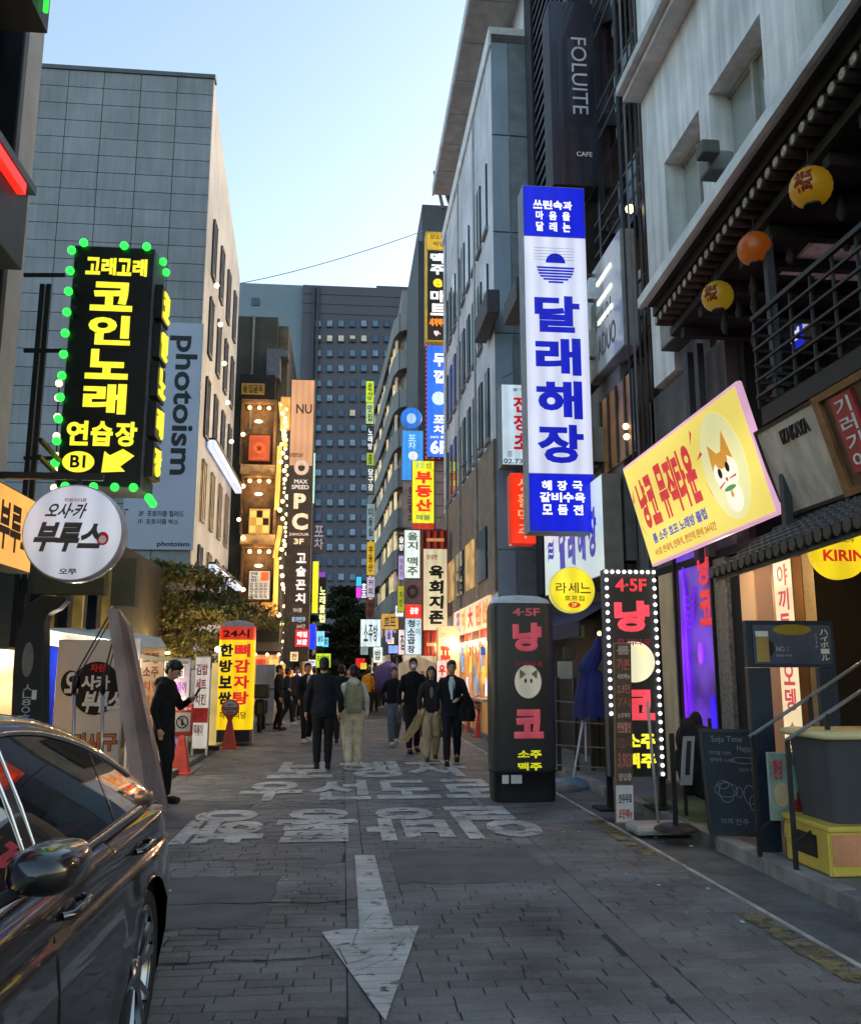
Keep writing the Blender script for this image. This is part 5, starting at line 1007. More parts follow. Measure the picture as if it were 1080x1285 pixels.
# black balloon sign
IY = 10.9; F = FY(618, 757, 698, 968, IY); w2 = F.w / 2; cx = F.p(.5, 0).x; 
bal = thing('balloon_sign', 'tall black rounded standing sign with dim pink letters at the edge of the road', 'sign', (cx, IY + .25, 0))
def se(rx, ry, z, n=40, ex_=.35): 
    o = []
    for i in range(n):
        a = 2 * math.pi * (i + .5) / n; c, s = math.cos(a), math.sin(a); o.append(Vector((cx + rx * math.copysign(abs(c) ** ex_, c), IY + .27 + ry * math.copysign(abs(s) ** ex_, s), z)))
    return o
z0, z1 = F.p(0, 1).z, F.p(0, 0).z; w0 = w2 * .97
MB().loft([se(w0 * .98, .27, z0), se(w2, .28, z0 + .05), se(w2 * 1.0, .28, (z0 + z1) / 2), se(w2 * .99, .28, z1 - .06), se(w2 * .95, .26, z1)]).build('body', surf('vinyl_black', (.030, .031, .028), .38, var=.12, scale=1.2, fine=4, bump=.12), bal)
MB().loft([se(w2 * .95, .26, z1 + .003), se(w2 * .86, .23, z1 + .06, ex_=.45), se(w2 * .6, .17, z1 + .1, ex_=.6), se(w2 * .1, .03, z1 + .12, ex_=.9)]).build('dome', S('b0b6be', .9), bal)
MB().loft([se(w2 * .93, .26, .0), se(w2 * .97, .27, .1), se(w2 * .97, .27, z0 - .03), se(w2 * 1.02, .285, z0 - .02), se(w2 * 1.02, .285, z0 + .0)]).build('base', surf('base_black', (.012, .012, .013), .5, bump=.03), bal)
Ff = Fr((cx - w2, IY - .012, z1), (2 * w2, 0, 0), (0, 0, z0 - z1), (0, -1, 0)); dp = G('b84858', .62); dy = G('d8d820', .85)
for b, s0, t0, s1, t1, mt in (('4·5F', .33, .03, .76, .08, G('b05058', .45)), ('냥', .32, .12, .78, .295, dp), ('코', .32, .64, .78, .81, dp), ('소주', .37, .88, .74, .925, dy), ('맥주', .37, .95, .74, .995, dy)):
    m = MB(); put(m, Ff, b, s0, t0, s1, t1, d=.004, wt=.06 if b in '냥코' else .035); m.build('lettering', mt, bal)
m = MB().poly([Ff.p(a, b, .004) for a, b in elps(.55, .475, .21, .10, 24)], (0, -.004, 0), 0)
m.poly([Ff.p(a, b, .009) for a, b in ((.42, .46), (.42, .40), (.52, .43))], (0, -.003, 0), 1).poly([Ff.p(a, b, .009) for a, b in ((.60, .43), (.70, .40), (.69, .46))], (0, -.003, 0), 1)
for a in (.51, .6): m.poly([Ff.p(x, y_, .012) for x, y_ in elps(a, .47, .018, .013, 8)], (0, -.003, 0), 2)
m.build('emblem', [G('b8b4a4', .55), S('7a6c40'), S('101010')], bal); m = MB(); hput(m, Ff, '뮤직타운', .33, .355, .80, .385, d=.012); m.build('lettering', S('a83850'), bal)
MB().box(cx - w2 * .75, cx - w2 * .55, IY - .02, IY - .01, .24, .34).box(cx - w2 * .48, cx - w2 * .15, IY - .02, IY - .01, .24, .34).build('sticker', S('b8b8b4'), bal)
# fence, planks and clutter between balloon and umbrella
fe = thing('terrace_rack', 'dark terrace fence with thin pale rails behind the folded parasol', 'fence', (4.0, 13.2, .12))
for u in (700, 722, 742): p = P(u, 900, Y=13.3); MB().box(p.x - .03, p.x + .03, 13.27, 13.33, .12, P(u, 850, Y=13.3).z).build('post', S('3a332c'), fe)
for v in (880, 905, 935, 960): MB().bar(P(698, v, Y=13.25), P(764, v + 4, Y=13.25), .02).build('rail', S('8a8680'), fe)
for i in range(5): F = FY(742 + 7 * i, 870, 748 + 7 * i, 985, 13.5); MB().fbox(F, 0, 0, 1, 1, -.03, 0).build('plank', S('3a3018', .8), fe)
dk2 = thing('dark_shop', 'dark shop recess with navy awning behind the balloon sign', 'shop front', (4.3, 15, .12))
MB().box(4.3, 8, 13.0, 18.9, .12, 3.2).build('wall', surf('recess_dark', (.022, .02, .018), .7, var=.4), dk2)
MB().add([(3.6, 13.2, 2.35), (3.6, 18, 2.35), (4.3, 18, 2.75), (4.3, 13.2, 2.75)], [(0, 1, 2, 3)]).box(3.58, 3.61, 13.2, 18, 2.1, 2.35).build('awning', surf('navy_awning', (.012, .016, .05), .8), dk2)
for (u0, v0, u1, v1, h) in ((700, 830, 718, 852, 'a8a498'), (726, 785, 733, 800, 'c8b060'), (707, 812, 722, 828, '4a4438')): F = FY(u0, v0, u1, v1, 13.8); MB().fbox(F, 0, 0, 1, 1, -.03, 0).build('notice', S(h), dk2)
for u, v in ((760, 700), (752, 795), (738, 845)): MB().ball(P(u, v, Y=14), .04, n=8, k=5).build('bulb', G('ffd080', 5, 0), dk2)
# dark coats and leaning panel
ct = thing('coat_rack', 'rack heaped with black coats before the purple display', 'rack', P(868, 985, Z=.12)); m = MB(); cc = P(868, 930, Y=9.0)
for i in range(26): m.ball(cc + Vector((random.uniform(-.14, .22), random.uniform(-.1, .15), random.uniform(-.5, .22))), random.uniform(.07, .13), n=8, k=6, sc3=(1, .8, 1.5))
o = m.build('coats', surf('coat_cloth', (.012, .012, .014), .9, var=.3, fine=60), ct); md = o.modifiers.new('r', 'REMESH'); md.mode = 'VOXEL'; md.voxel_size = .02
MB().bar((cc.x - .1, 9, .12), (cc.x - .1, 9, 1.1), .03).bar((cc.x + .2, 9, .12), (cc.x + .2, 9, 1.1), .03).build('leg', M_BLACK, ct)
F = FY(858, 925, 872, 985, 8.75); F = Fr(F.O + Vector((.05, .1, 0)), F.U, F.V + Vector((-.1, -.12, 0)))
lp2 = thing('silver_picture_frame', 'narrow silver framed panel leaning on the coats', 'panel', F.p(.5, 1)); MB().fbox(F, 0, 0, 1, 1, -.03, 0).build('frame', S('94949a', .7), lp2); MB().fbox(F, .3, .1, .7, .8, 0, .006).build('slot', M_BLACK, lp2)
# chalkboard
F = FY(885, 917, 946, 1045, 7.95); F = Fr(F.O + Vector((0, .06, 0)), F.U + Vector((0, -.18, 0)), F.V + Vector((.02, -.07, 0)))
cbd = thing('chalkboard', 'standing chalkboard menu with hand drawn mugs on the right pavement', 'sign', F.p(.5, 1))
fr = F; MB().fbox(F, 0, 0, 1, 1, -.02, 0).build('board', surf('slate_board', (.018, .024, .034), .7, var=.35, scale=3), cbd)
for a, b, c_, d in ((-.03, -.02, .03, 1.14), (.97, -.02, 1.03, 1.14), (.03, -.02, .97, .02), (.03, .98, .97, 1.02)): MB().fbox(F, a, b, c_, d, -.03, .012).build('frame_bar', M_BLACK, cbd)
for s_ in (0, 1): MB().bar(F.p(s_, .1, -.03), F.p(s_, 1.12, -.35), .03).build('back_leg', M_BLACK, cbd)
chk = S('8a8c90', .7); m = MB()
put(m, F, 'Soju Time', .18, .05, .72, .13, d=.003, wt=.0); put(m, F, '하이볼 7,000', .12, .2, .5, .24, d=.003, wt=0); put(m, F, '생맥주 5,000', .12, .27, .55, .31, d=.003, wt=0); put(m, F, 'Happy', .62, .14, .9, .22, d=.003, wt=0); put(m, F, '오늘의 메뉴', .6, .36, .92, .4, d=.003, wt=0); put(m, F, '야끼', .2, .85, .4, .91, d=.003, wt=0); put(m, F, '안주', .45, .85, .68, .91, d=.003, wt=0); m.build('lettering', chk, cbd)
m = MB()
def ring2(cs, ct, rs, rt): p = [F.p(cs + rs * math.cos(R(20 * i)), ct + rt * math.sin(R(20 * i)), .004) for i in range(19)]; m.tube(p, .0035, n=4)
for q in ((.35, .58, .2, .07), (.35, .6, .13, .1), (.57, .6, .06, .05), (.75, .62, .1, .09), (.8, .7, .07, .07), (.3, .53, .1, .04), (.7, .29, .22, .03)): ring2(*q)
m.build('chalk_drawing', chk, cbd)
# navy highball gate
F = FY(944, 779, 1056, 1068, 7.25); hb = thing('highball_gate', 'navy painted door frame with a highball poster across its top', 'frame', (F.p(.3, 1).x, 7.25, .12)); nv = surf('navy_paint', (.012, .022, .040), .5, var=.3, scale=2, streak=.4)
fh_ = (F.O.z - .12); V_ = Vector((0, 0, -fh_)); F = Fr(F.O, F.U, V_, F.N)
MB().fbox(F, 0, 0, 1, .21, -.06, 0).build('head_panel', nv, hb); MB().fbox(F, 0, .212, .25, 1, -.06, 0).build('side_panel', nv, hb, bevel=.005); MB().fbox(F, .8, .212, 1, 1, -.06, -.0).build('side_panel', nv, hb)
Q = F.sub(.07, .02, .96, .195); m = MB().fbox(Q, 0, 0, 1, 1, .001, .01, 0)
m.fbox(Q, .03, .3, .19, .95, .01, .016, 1); m.fbox(Q, .03, .16, .19, .3, .01, .017, 2); m.poly([Q.p(a, b, .01) for a, b in elps(.5, .12, .25, .14, 14)], Q.N * .004, 3); m.poly([Q.p(a, b, .01) for a, b in elps(.21, .6, .05, .2, 10)], Q.N * .004, 4)
m.fbox(Q, .70, .1, .72, .9, .01, .012, 0)
put(m, Q, 'NO.1', .28, .55, .43, .68, m=5, d=.016); put(m, Q, '시원한 하이볼', .27, .75, .48, .82, m=5, d=.016); vput(m, Q, 'ハイボール', .85, .1, .96, .92, m=2, d=.016, wt=.02); vput(m, Q, 'おすすめ', .78, .2, .82, .6, m=5, d=.016)
m.build('poster', [surf('poster_navy', (.018, .035, .09), .35, var=.5, scale=3, coat=.3), S('a88c50', .7), S('d8d8d0', .8), S('a89030', .7), S('1c1814'), S('8a9098')], hb)
F = FY(965, 944, 1013, 1030, 7.0); sign('welcome_board', 'pale green welcome board standing behind the handrails', F, .03, face=surf('mint_board', (.16, .21, .17), .5, var=.4, scale=4), side=S('888888'), text=[('l', 'Welcome', .45, .04, 1.1, .2, S('103c2c'), dict(wt=.03)), ('l', '환영', .12, .1, .35, .4, S('a02838'), dict(wt=.03)), ('l', '♣', .6, .55, .95, .95, S('6a2018')), ('l', '●', .1, .45, .5, .8, S('a89070'))], ground=.12, cat='board')
# steps + handrails
stp = thing('entrance_steps', 'dark entrance steps with pale nosing behind the yellow box', 'steps', (3.9, 7.1, .12))
for k in range(3): MB().box(3.62 + .28 * k, 4.5, 6.55, 7.2, .12 + .16 * k, .28 + .16 * k).build('step', surf('dark_step', (.03, .03, .032), .6), stp); MB().box(3.6 + .28 * k, 3.625 + .28 * k, 6.55, 7.2, .25 + .16 * k, .285 + .16 * k).build('nosing', S('9a9a98', .6), stp)
for i, (u0, v0, u1, v1, Y, um_, vb) in enumerate(((940, 925, 1082, 830, 7.1, 945, 1050), (985, 930, 1082, 866, 6.6, 1003, 1090))):
    hr = thing('handrail', ['sloping steel handrail nearest the navy gate', 'sloping steel handrail nearest the grey tub'][i], 'handrail', (P(um_, vb, Y=Y).x, Y, .12), group='handrails of the bar entrance steps')
    a, b = P(u0, v0, Y=Y), P(u1, v1, Y=Y); b = a + (b - a) * 1.25; MB().bar(a, b, .03, n=8, smooth=True).build('rail', S('77767a', .8, rough=.35), hr)
    for t in (.02, .42, .85): p = a.lerp(b, t); MB().bar((p.x, Y, .12 + (.0 if t < .1 else .2)), p, .03).build('post', M_BLACK, hr)
    MB().bar(Vector((a.x, Y, .3)), Vector((a.x + .55, Y, .62)), .025).build('lower_rail', M_BLACK, hr)
# yellow box and tub
yb = thing('yellow_box', 'yellow and salmon storage box with a black vent on the right pavement', 'box', (4, 6.6, .12)); c0 = P(1043, 1125, Z=.02); ztp = P(1043, 1045, Y=6.33).z
yxm = surf('yellow_plastic', (.50, .36, .06), .4, var=.15, scale=2); 
MB().box(3.52, 4.35, 6.33, 7.0, .125, ztp).build('body', [yxm], yb, bevel=.012); MB().box(3.53, 4.34, 6.322, 6.329, .2, ztp - .02).build('front_panel', surf('salmon', (.50, .20, .10), .45, var=.2), yb)
MB().box(3.50, 4.37, 6.31, 7.02, ztp, ztp + .04).build('lid', yxm, yb, bevel=.01); MB().box(3.512, 3.519, 6.52, 6.82, .22, .38).build('vent', M_BLACK, yb); MB().box(3.505, 3.519, 6.34, 6.36, .13, ztp).build('edge_strip', yxm, yb)
MB().box(3.505, 3.518, 6.9, 6.98, ztp - .14, ztp - .04).build('latch', yxm, yb)
tbn = thing('plastic_tub', 'translucent smoky storage tub with a cream lid on the yellow box', 'tub', (4, 6.7, ztp + .04)); zz = ztp + .042
def rrect(x0, x1, y0, y1, z, r=.08):
    o = []
    for cx_, cy_, a0 in ((x1 - r, y1 - r, 0), (x0 + r, y1 - r, 90), (x0 + r, y0 + r, 180), (x1 - r, y0 + r, 270)):
        for k in range(6): a = R(a0 + 18 * k); o.append(Vector((cx_ + r * math.cos(a), cy_ + r * math.sin(a), z)))
    return o
ztb = P(1010, 925, Y=6.7).z
smoky, t1_, b1_ = _new('smoky_plastic'); b1_.inputs['Base Color'].default_value = (.14, .14, .16, 1); b1_.inputs['Roughness'].default_value = .25; b1_.inputs['Transmission Weight'].default_value = .45; b1_.inputs['IOR'].default_value = 1.2
MB().loft([rrect(3.62, 4.28, 6.42, 6.96, zz), rrect(3.58, 4.32, 6.38, 7.0, ztb)]).build('bin_body', smoky, tbn); MB().loft([rrect(3.57, 4.33, 6.37, 7.01, ztb), rrect(3.53, 4.37, 6.33, 7.05, ztb + .01), rrect(3.53, 4.37, 6.33, 7.05, ztb + .05), rrect(3.57, 4.33, 6.37, 7.01, ztb + .06)]).build('lid', surf('cream_lid', (.50, .42, .22), .45, var=.12), tbn)
MB().box(3.7, 4.2, 6.5, 6.9, zz + .01, zz + .25).build('contents', S('303038', .6), tbn)
# bins etc: louvre building, stair tower
lvb = thing('louvre_building', 'black building with level louvre slats behind the long cafe sign', 'building', (5, 17, 0))
MB().box(4.35, 9, 14.9, 18.95, 3.2, 22).build('wall', surf('louvre_back', (.012, .012, .016), .7), lvb)
for i in range(46):
    z = 6.0 + .3 * i; MB().box(4.24, 4.34, 15.3, 18.2, z, z + .1).build('slat', surf('slat_metal', (.06, .062, .075), .3, .6), lvb)
MB().box(4.22, 4.34, 15.05, 15.28, 5.5, 22).build('corner_post', S('30323a'), lvb); MB().box(4.2, 4.34, 18.25, 18.9, 3.2, 22).build('corner_post', S('1c1e24'), lvb)
MB().box(4.3, 9, 12.95, 14.88, 3.25, 6.4).build('lower_wall', surf('grey_lower', (.10, .10, .10), .8, var=.25, streak=.5), lvb)
F = Fr((4.28, P(757, 550, X=4.28).y, P(760, 500, X=4.28).z), (0, P(800, 550, X=4.28).y - P(757, 550, X=4.28).y, 0), (0, 0, -1.25), (-1, 0, 0))
m = MB().fbox(F, 0, 0, 1, 1, 0, .02, 1); [m.fbox(F, k / 4 - .02, 0, k / 4 + .02, 1, .02, .05, 0) for k in range(5)]; m.build('window', [S('303030'), glow('warm_window', hexc('8a6038'), .3, .9, 3)], lvb)
for u, v in ((785, 535), (786, 548)): MB().ball(P(u, v, X=4.2), .05, n=8, k=5).build('lamp', G('ffdc90', 6, 0), lvb)
stw = thing('steel_stair', 'open black steel stair tower with glass screens between the cafe sign and the white building', 'staircase', (4.9, 12.6, 3.2))
for x, y in ((4.5, 12.0), (4.5, 13.0), (4.62, 12.5), (5.6, 12.0), (4.5, 14.2), (5.6, 14.2)): MB().box(x - .05, x + .05, y - .05, y + .05, 3.2, 15).build('post', M_BLACK, stw)
for k in range(5):
    z = 6.6 + 2.1 * k; MB().box(4.5, 6.2, 12.0, 13.2, z, z + .12).build('landing', M_BLACK, stw)
    MB().poly([(4.6, 13.2, z), (4.6, 14.8, z + 1.05), (4.6, 14.8, z + 1.3), (4.6, 13.2, z + .25)], (1.0, 0, 0)).build('flight', M_BLACK, stw)
    for j in range(3): MB().bar((4.48, 12.0, z + .35 + .3 * j), (4.48, 14.6, z + .35 + .3 * j), .03).build('rail', S('50535a'), stw)
    MB().box(4.75, 4.78, 12.1, 14.0, z + .25, z + 1.5).build('glass_screen', surf('milky_glass', (.25, .31, .36), .2, var=.2, scale=.8, spec=.9), stw)
MB().ball(P(790, 262, Y=12.2), .07, n=8, k=5).build('lamp', G('fff0a8', 6, 0), stw)
for u in (783, 790, 797, 803): p = P(u, 300, Y=11.9); MB().bar((p.x, 11.9, 3), (p.x, 11.9, 15), .035, n=6).build('conduit', S('1c1e22') if u != 790 else S('5a5c60'), stw)
# right food stalls (further off)
fs_ = thing('lit_food_stall', 'orange lit food stall with white and red fascia beyond the black balloon sign', 'stall', (3.9, 24, .12))
y0, y1 = P(617, 800, X=3.45).y, P(572, 800, X=3.45).y
F = Fr((3.38, y1, 3.35), (0, y0 - y1, 0), (0, 0, -.75), (-1, 0, 0)); MB().fbox(F, 0, 0, 1, 1, -.2, 0).build('fascia', glow('stall_fascia', hexc('ffd8b0'), .95, .3, .8), fs_)
m = MB(); vs = [(.1, '포', 'b060a0'), (.28, '차', 'd8b020'), (.48, '大', 'e82018'), (.7, '만', 'ff8030'), (.85, '선', 'ff9040')]
for a, c_, h in vs: m = MB(); put(m, F, c_, a, .1, a + .14, .85, wt=.05, d=.01); m.build('lettering', G(h, .95), fs_)
MB().box(3.42, 3.5, y0, y1, .9, 2.3).build('lit_front', glow('stall_glow', hexc('d88c48'), .72, .9, 2.2), fs_); MB().box(3.40, 3.5, y0, y1, .12, .9).build('counter', glow('stall_counter', hexc('c89058'), .5, .4, 1), fs_)
for j in range(6): y_ = y0 + (y1 - y0) * j / 5; MB().box(3.36, 3.4, y_ - .05, y_ + .05, .12, 2.6).build('post', S('c8a070'), fs_)
MB().box(3.3, 4.3, y0, y1, 2.3, 2.36).build('shelf', G('ffe0a0', 1), fs_); MB().box(3.37, 3.45, y0, y1, 2.37, 2.6).build('red_band', S('8a1c14'), fs_)
for y_ in (21, 24, 27): lamp('stall_lamp', (3.0, y_, 2.3), 40, (1, .7, .4))
for j in range(7): MB().ball((3.25, y0 + 1.1 * j, 2.25), .05, n=7, k=4).build('bulb', G('ffe0a0', 7, 0), fs_)
F = FY(603, 812, 609, 822, 19.3); MB().fbox(F, 0, 0, 1, 1, -.02, 0).build('blue_notice', G('4878d0', .7), fs_)
pb = FY(549, 785, 577, 872, 24.2); pbb = sign('balloon_sign', 'peach lit balloon sign with rounded top and red letters by the food stall', pb, .4, face=glow('peach', hexc('f0c090'), .85, .2), side=G('d8a880', .6), text=[('l', '포차', .1, .1, .9, .18, S('707070')), ('v', '포장', .1, .28, .6, .95, G('e02820', .9), dict(wt=.05))], bevel=.1)
far_sign('white strip sign with a red letter below the peach balloon sign', 548, 828, 560, 866, 23.8, G('f0dcd4', .85), [('v', '우동', .2, .15, .9, .95, G('e02820', .9), dict(wt=.05))])
# distant right shop row glow
rsr = [(452, 777, 478, 812, 44, 'd8ecf0', '소주방', 'white lit sign with small characters at the far right row start'), (478, 770, 500, 790, 42, 'c89840', '호프', 'gold sign above the far right row'), (484, 788, 492, 806, 43, 'c8b8f0', '술', 'lilac box sign in the far right row'), (500, 790, 510, 822, 40, 'f4d8d8', '집', 'white box sign with pink edge in the far right row'), (452, 806, 462, 822, 50, 'a8c0c0', '', 'dim teal sign low in the far right row'), (468, 812, 480, 832, 47, 'e0f0e8', '밥', 'small tilted white sign in the far right row'), (487, 810, 500, 820, 43, '90b0ff', '', 'pale blue tube lit shelf in the far right row'), (446, 826, 458, 838, 52, 'e82828', '', 'small red sign above the far crowd'), (452, 832, 460, 840, 51, 'f0d040', '', 'small yellow lamp sign above the far crowd'), (505, 822, 545, 836, 33, 'c8b898', '', 'dim cream awning sign behind the masked man')]
for u0, v0, u1, v1, Y, h, tx, lb_ in rsr: far_sign(lb_, u0, v0, u1, v1, Y, G(h, .9 if h != 'a8c0c0' else .5, .2), [('h', tx, .15, .2, .85, .8, S('304050'))] if tx else [], name='shop_sign')
sr = thing('right_shop_row', 'row of dark shop fronts and lit openings at the foot of the far office', 'shop front', (4.2, 50, 0))
MB().box(4.0, 5, 31, 58, 0, 3.3).build('wall', surf('row_wall', (.06, .05, .04), .8, var=.5, scale=.5), sr)
for i in range(12): y_ = 31.5 + 2.2 * i; MB().box(3.93, 3.99, y_, y_ + 1.5, .5, 2.3).build('lit_opening', G(random.choice(('e8a060', 'ffc880', 'c8d8f0', 'd07840', '584838')), random.choice((.5, .8, .95)), .5), sr)
for i in range(12): y_ = 31.5 + 2.2 * i; MB().box(3.2, 3.98, y_, y_ + 1.9, 2.5, 2.6).build('awning', S(random.choice(('6a2820', 'a8a090', '403850', '806030'))), sr)
lr_ = thing('left_shop_row', 'row of lit stalls and dark fronts along the far left side', 'shop front', (-3.4, 45, 0))
MB().box(-5, -2.7, 56, 90, 0, 6).build('wall', surf('row_wall_l', (.04, .035, .03), .8, var=.5, scale=.5), lr_)
for i in range(12): y_ = 56.5 + 2.7 * i; MB().box(-2.69, -2.6, y_, y_ + 1.9, .6, 2.5).build('lit_opening', G(random.choice(('e8a060', 'ffb060', 'ffd8a0', 'd07840', '705040')), random.choice((.6, .9, 1.0)), .5), lr_)
tnt = thing('pale_tent', 'pale tent panel with brush strokes behind the walking group', 'tent', P(525, 880, Y=30)); F = FY(500, 826, 548, 885, 30); MB().fbox(F, 0, .12, 1, 1, -.1, 0).poly([F.p(0, .12, 0), F.p(.5, -.05, 0), F.p(1, .12, 0)], (0, .1, 0)).build('cloth', glow('tent_glow', hexc('b8a080'), .55, .35), tnt); m = MB(); put(m, F, '호떡', .55, .25, .85, .5, d=.01, wt=.02); m.build('lettering', S('a04030'), tnt)
pp_ = thing('purple_parasol', 'violet cloth parasol beyond the woman in grey trousers', 'umbrella', P(487, 880, Y=34)); c = P(487, 838, Y=34); MB().lathe(c, [(.05, .25), (.55, 0), (.5, -.9), (.4, -.92)], 16, cap=False).build('canopy', surf('violet_cloth', (.06, .045, .13), .8), pp_); MB().bar((c.x, 34, 0), c, .05).build('pole', M_BLACK, pp_)
# paddle cones
def cone(label, u, v, red, square=False, ht=1.02, head='주차금지', rz=0):
    p = P(u, v, Z=.0 if u < 250 else 0); x, y_ = p.x, p.y; t = thing('paddle_cone', label, 'cone', (x, y_, 0), 'red warning cones with paddle heads')
    m = surf('cone_red', (.42, .045, .03), .5, var=.2, scale=6); mw = S('b8b0ac', .8)
    MB().box(x - .19, x + .19, y_ - .19, y_ + .19, 0, .035).build('base', m, t, bevel=.01)
    pr_ = [(.14, .035), (.12, .15), (.085, .35), (.05, .55), (.035, .6)]
    rg = [[Vector((x + sx * r_, y_ + sy * r_ * .8, z)) for sx, sy in ((-1, -1), (1, -1), (1, 1), (-1, 1))] for r_, z in pr_]; MB().loft(rg, smooth=False).build('body', m, t, bevel=.01)
    if square:
        F = Fr((x - .16, y_ - .03, 1.08), (.32, 0, 0), (0, 0, -.5), (0, -1, 0)); MB().fbox(F, 0, 0, 1, 1, -.06, 0).build('head', m, t, bevel=.02); MB().fbox(F, .12, .28, .88, .86, .001, .006).build('face_panel', mw, t)
        q = MB(); cc = (.5, .57); ring = elps(*cc, .3, .2, 20)
        for i in range(20): a, b = ring[i], ring[(i + 1) % 20]; q.poly([F.p(a[0], a[1], .007), F.p(b[0], b[1], .007), F.p(cc[0] + (b[0] - cc[0]) * .8, cc[1] + (b[1] - cc[1]) * .8, .007), F.p(cc[0] + (a[0] - cc[0]) * .8, cc[1] + (a[1] - cc[1]) * .8, .007)], F.N * .002)
        q.poly([F.p(a, b, .007) for a, b in ((.3, .45), (.34, .42), (.7, .68), (.66, .71))], F.N * .003); q.poly([F.p(a, b, .007) for a, b in elps(.5, .47, .05, .03, 8)], F.N * .002); q.poly([F.p(a, b, .007) for a, b in ((.45, .51), (.55, .51), (.56, .68), (.44, .68))], F.N * .002); q.build('no_entry_mark', S('181818'), t)
        q = MB(); put(q, F, head, .12, .12, .88, .22, d=.006, wt=.02); q.build('lettering', S('d8d0cc'), t)
    else:
        MB().lathe((x, y_ - .04, .82), [(.17, 0), (.185, .01), (.185, .06), (.17, .07)], 24, ax='y').build('head', m, t); MB().lathe((x, y_ - .046, .82), [(1e-3, 0), (.15, 0), (.15, .006)], 24, ax='y').build('face_panel', mw, t)
        F = Fr((x - .18, y_ - .046, 1.0), (.36, 0, 0), (0, 0, -.36), (0, -1, 0)); q = MB().fbox(F, .12, .42, .88, .6, .001, .004, 1); put(q, F, head, .2, .45, .8, .57, d=.006, m=0); put(q, F, '소방차', .3, .22, .7, .36, m=1, d=.004); put(q, F, '통행로', .3, .66, .7, .78, m=1, d=.004); q.build('lettering', [mw, S('801818')], t)
        MB().bar((x, y_ - .01, .55), (x, y_ - .01, .68), .07, r1=.16).build('neck', m, t)
    return t
cone('orange red cone with a square no walking sign beside the man on his phone', 226, 972, 1, True, head='보행금지')
cone('red cone with a round paddle in front of the yellow balloon sign', 287, 940, 1)
cone('nearer of two red paddle cones by the right food stall', 602, 925, 1); cone('further red paddle cone, half hidden, by the right food stall', 591, 918, 1, head='정차금지')
# yellow balloon sign on the left
GYY = 19.6; F = FY(271, 803, 316, 916, GYY); F = FY(272, 803, 317, 916, GYY); cxx = F.p(.5, 0).x; w2 = F.w / 2
yb2 = thing('balloon_sign', 'tall yellow balloon sign with red and blue Korean letters and a red cap', 'sign', (cxx, GYY + .25, .09)); zz0, zz1 = F.p(0, 1).z, F.p(0, 0).z
def se2(rx, ry, z, ex_=.35, n=36): return [Vector((cxx + rx * math.copysign(abs(math.cos(2 * math.pi * (i + .5) / n)) ** ex_, math.cos(2 * math.pi * (i + .5) / n)), GYY + .27 + ry * math.copysign(abs(math.sin(2 * math.pi * (i + .5) / n)) ** ex_, math.sin(2 * math.pi * (i + .5) / n)), z)) for i in range(n)]
MB().loft([se2(w2, .27, zz0), se2(w2, .27, zz1)]).build('body', glow('balloon_yellow', hexc('f8cc10'), 1.0, .1), yb2)
zc2 = P(293, 785, Y=GYY).z; MB().loft([se2(w2, .271, zz1 + .002), se2(w2 * .99, .27, zz1 + .25), se2(w2 * .97, .26, zz1 + .28)]).build('cap', glow('balloon_red', hexc('d83018'), .8, .15), yb2)
MB().loft([se2(w2 * .97, .26, zz1 + .283), se2(w2 * .8, .2, zz1 + .38, .5), se2(w2 * .3, .1, zz1 + .43, .8)]).build('dome', S('b89890', .8), yb2)
MB().box(cxx - w2 * .9, cxx + w2 * .9, GYY + .02, GYY + .5, .09, zz0 - .002).build('base', M_BLACK, yb2)
F = Fr((cxx - w2, GYY - .006, zz1), (2 * w2, 0, 0), (0, 0, zz0 - zz1), (0, -1, 0)); navy = S('141838'); rdl = G('e02020', .85)
m = MB(); put(m, Fr((cxx - w2, GYY - .006, zz1 + .26), (2 * w2, 0, 0), (0, 0, -.24), (0, -1, 0)), '24시', .12, .12, .86, .88, wt=.03); m.build('lettering', S('1c1412'), yb2)
m = MB(); vput(m, F, '한방보쌈', .05, .03, .42, .74, wt=.045, gap=.2); m.build('lettering', navy, yb2); m = MB(); vput(m, F, '뼈감자탕', .46, .03, .9, .74, wt=.045, gap=.16); m.build('lettering', rdl, yb2); m = MB(); put(m, F, '직화 식당', .1, .8, .85, .88, wt=.02); m.build('lettering', S('5a5010'), yb2)
pl = thing('white_planter', 'small white square pot beside the red paddle cone', 'pot', P(306, 934, Z=0)); c = P(306, 934, Z=0); MB().box(c.x - .18, c.x + .18, c.y, c.y + .3, 0, .32).build('pot', S('b0aca4', .8), pl, bevel=.01)
sc_ = thing('parked_scooter', 'dark scooter parked behind the yellow balloon sign, only its rear shown', 'scooter', P(325, 922, Z=0)); c = P(324, 920, Z=0)
MB().lathe((c.x - .05, c.y + .2, .25), [(.14, 0), (.25, .01), (.25, .1), (.14, .11)], 20, ax='x').build('wheel', surf('rubber', (.015, .015, .015), .8), sc_); MB().box(c.x - .14, c.x + .14, c.y + .1, c.y + 1.1, .4, .85).build('body', surf('scooter_black', (.015, .015, .017), .25), sc_, bevel=.08); MB().box(c.x - .22, c.x + .22, c.y, c.y + .5, .88, 1.25).build('top_box', M_BLACK, sc_, bevel=.04); MB().bar((c.x - .35, c.y + 1, 1.1), (c.x + .35, c.y + 1, 1.1), .04, n=8).build('handlebar', M_BLACK, sc_)
MB().lathe((c.x - .05, c.y + 1.35, .25), [(.14, 0), (.25, .01), (.25, .1), (.14, .11)], 20, ax='x').build('wheel', MATS['rubber'], sc_)
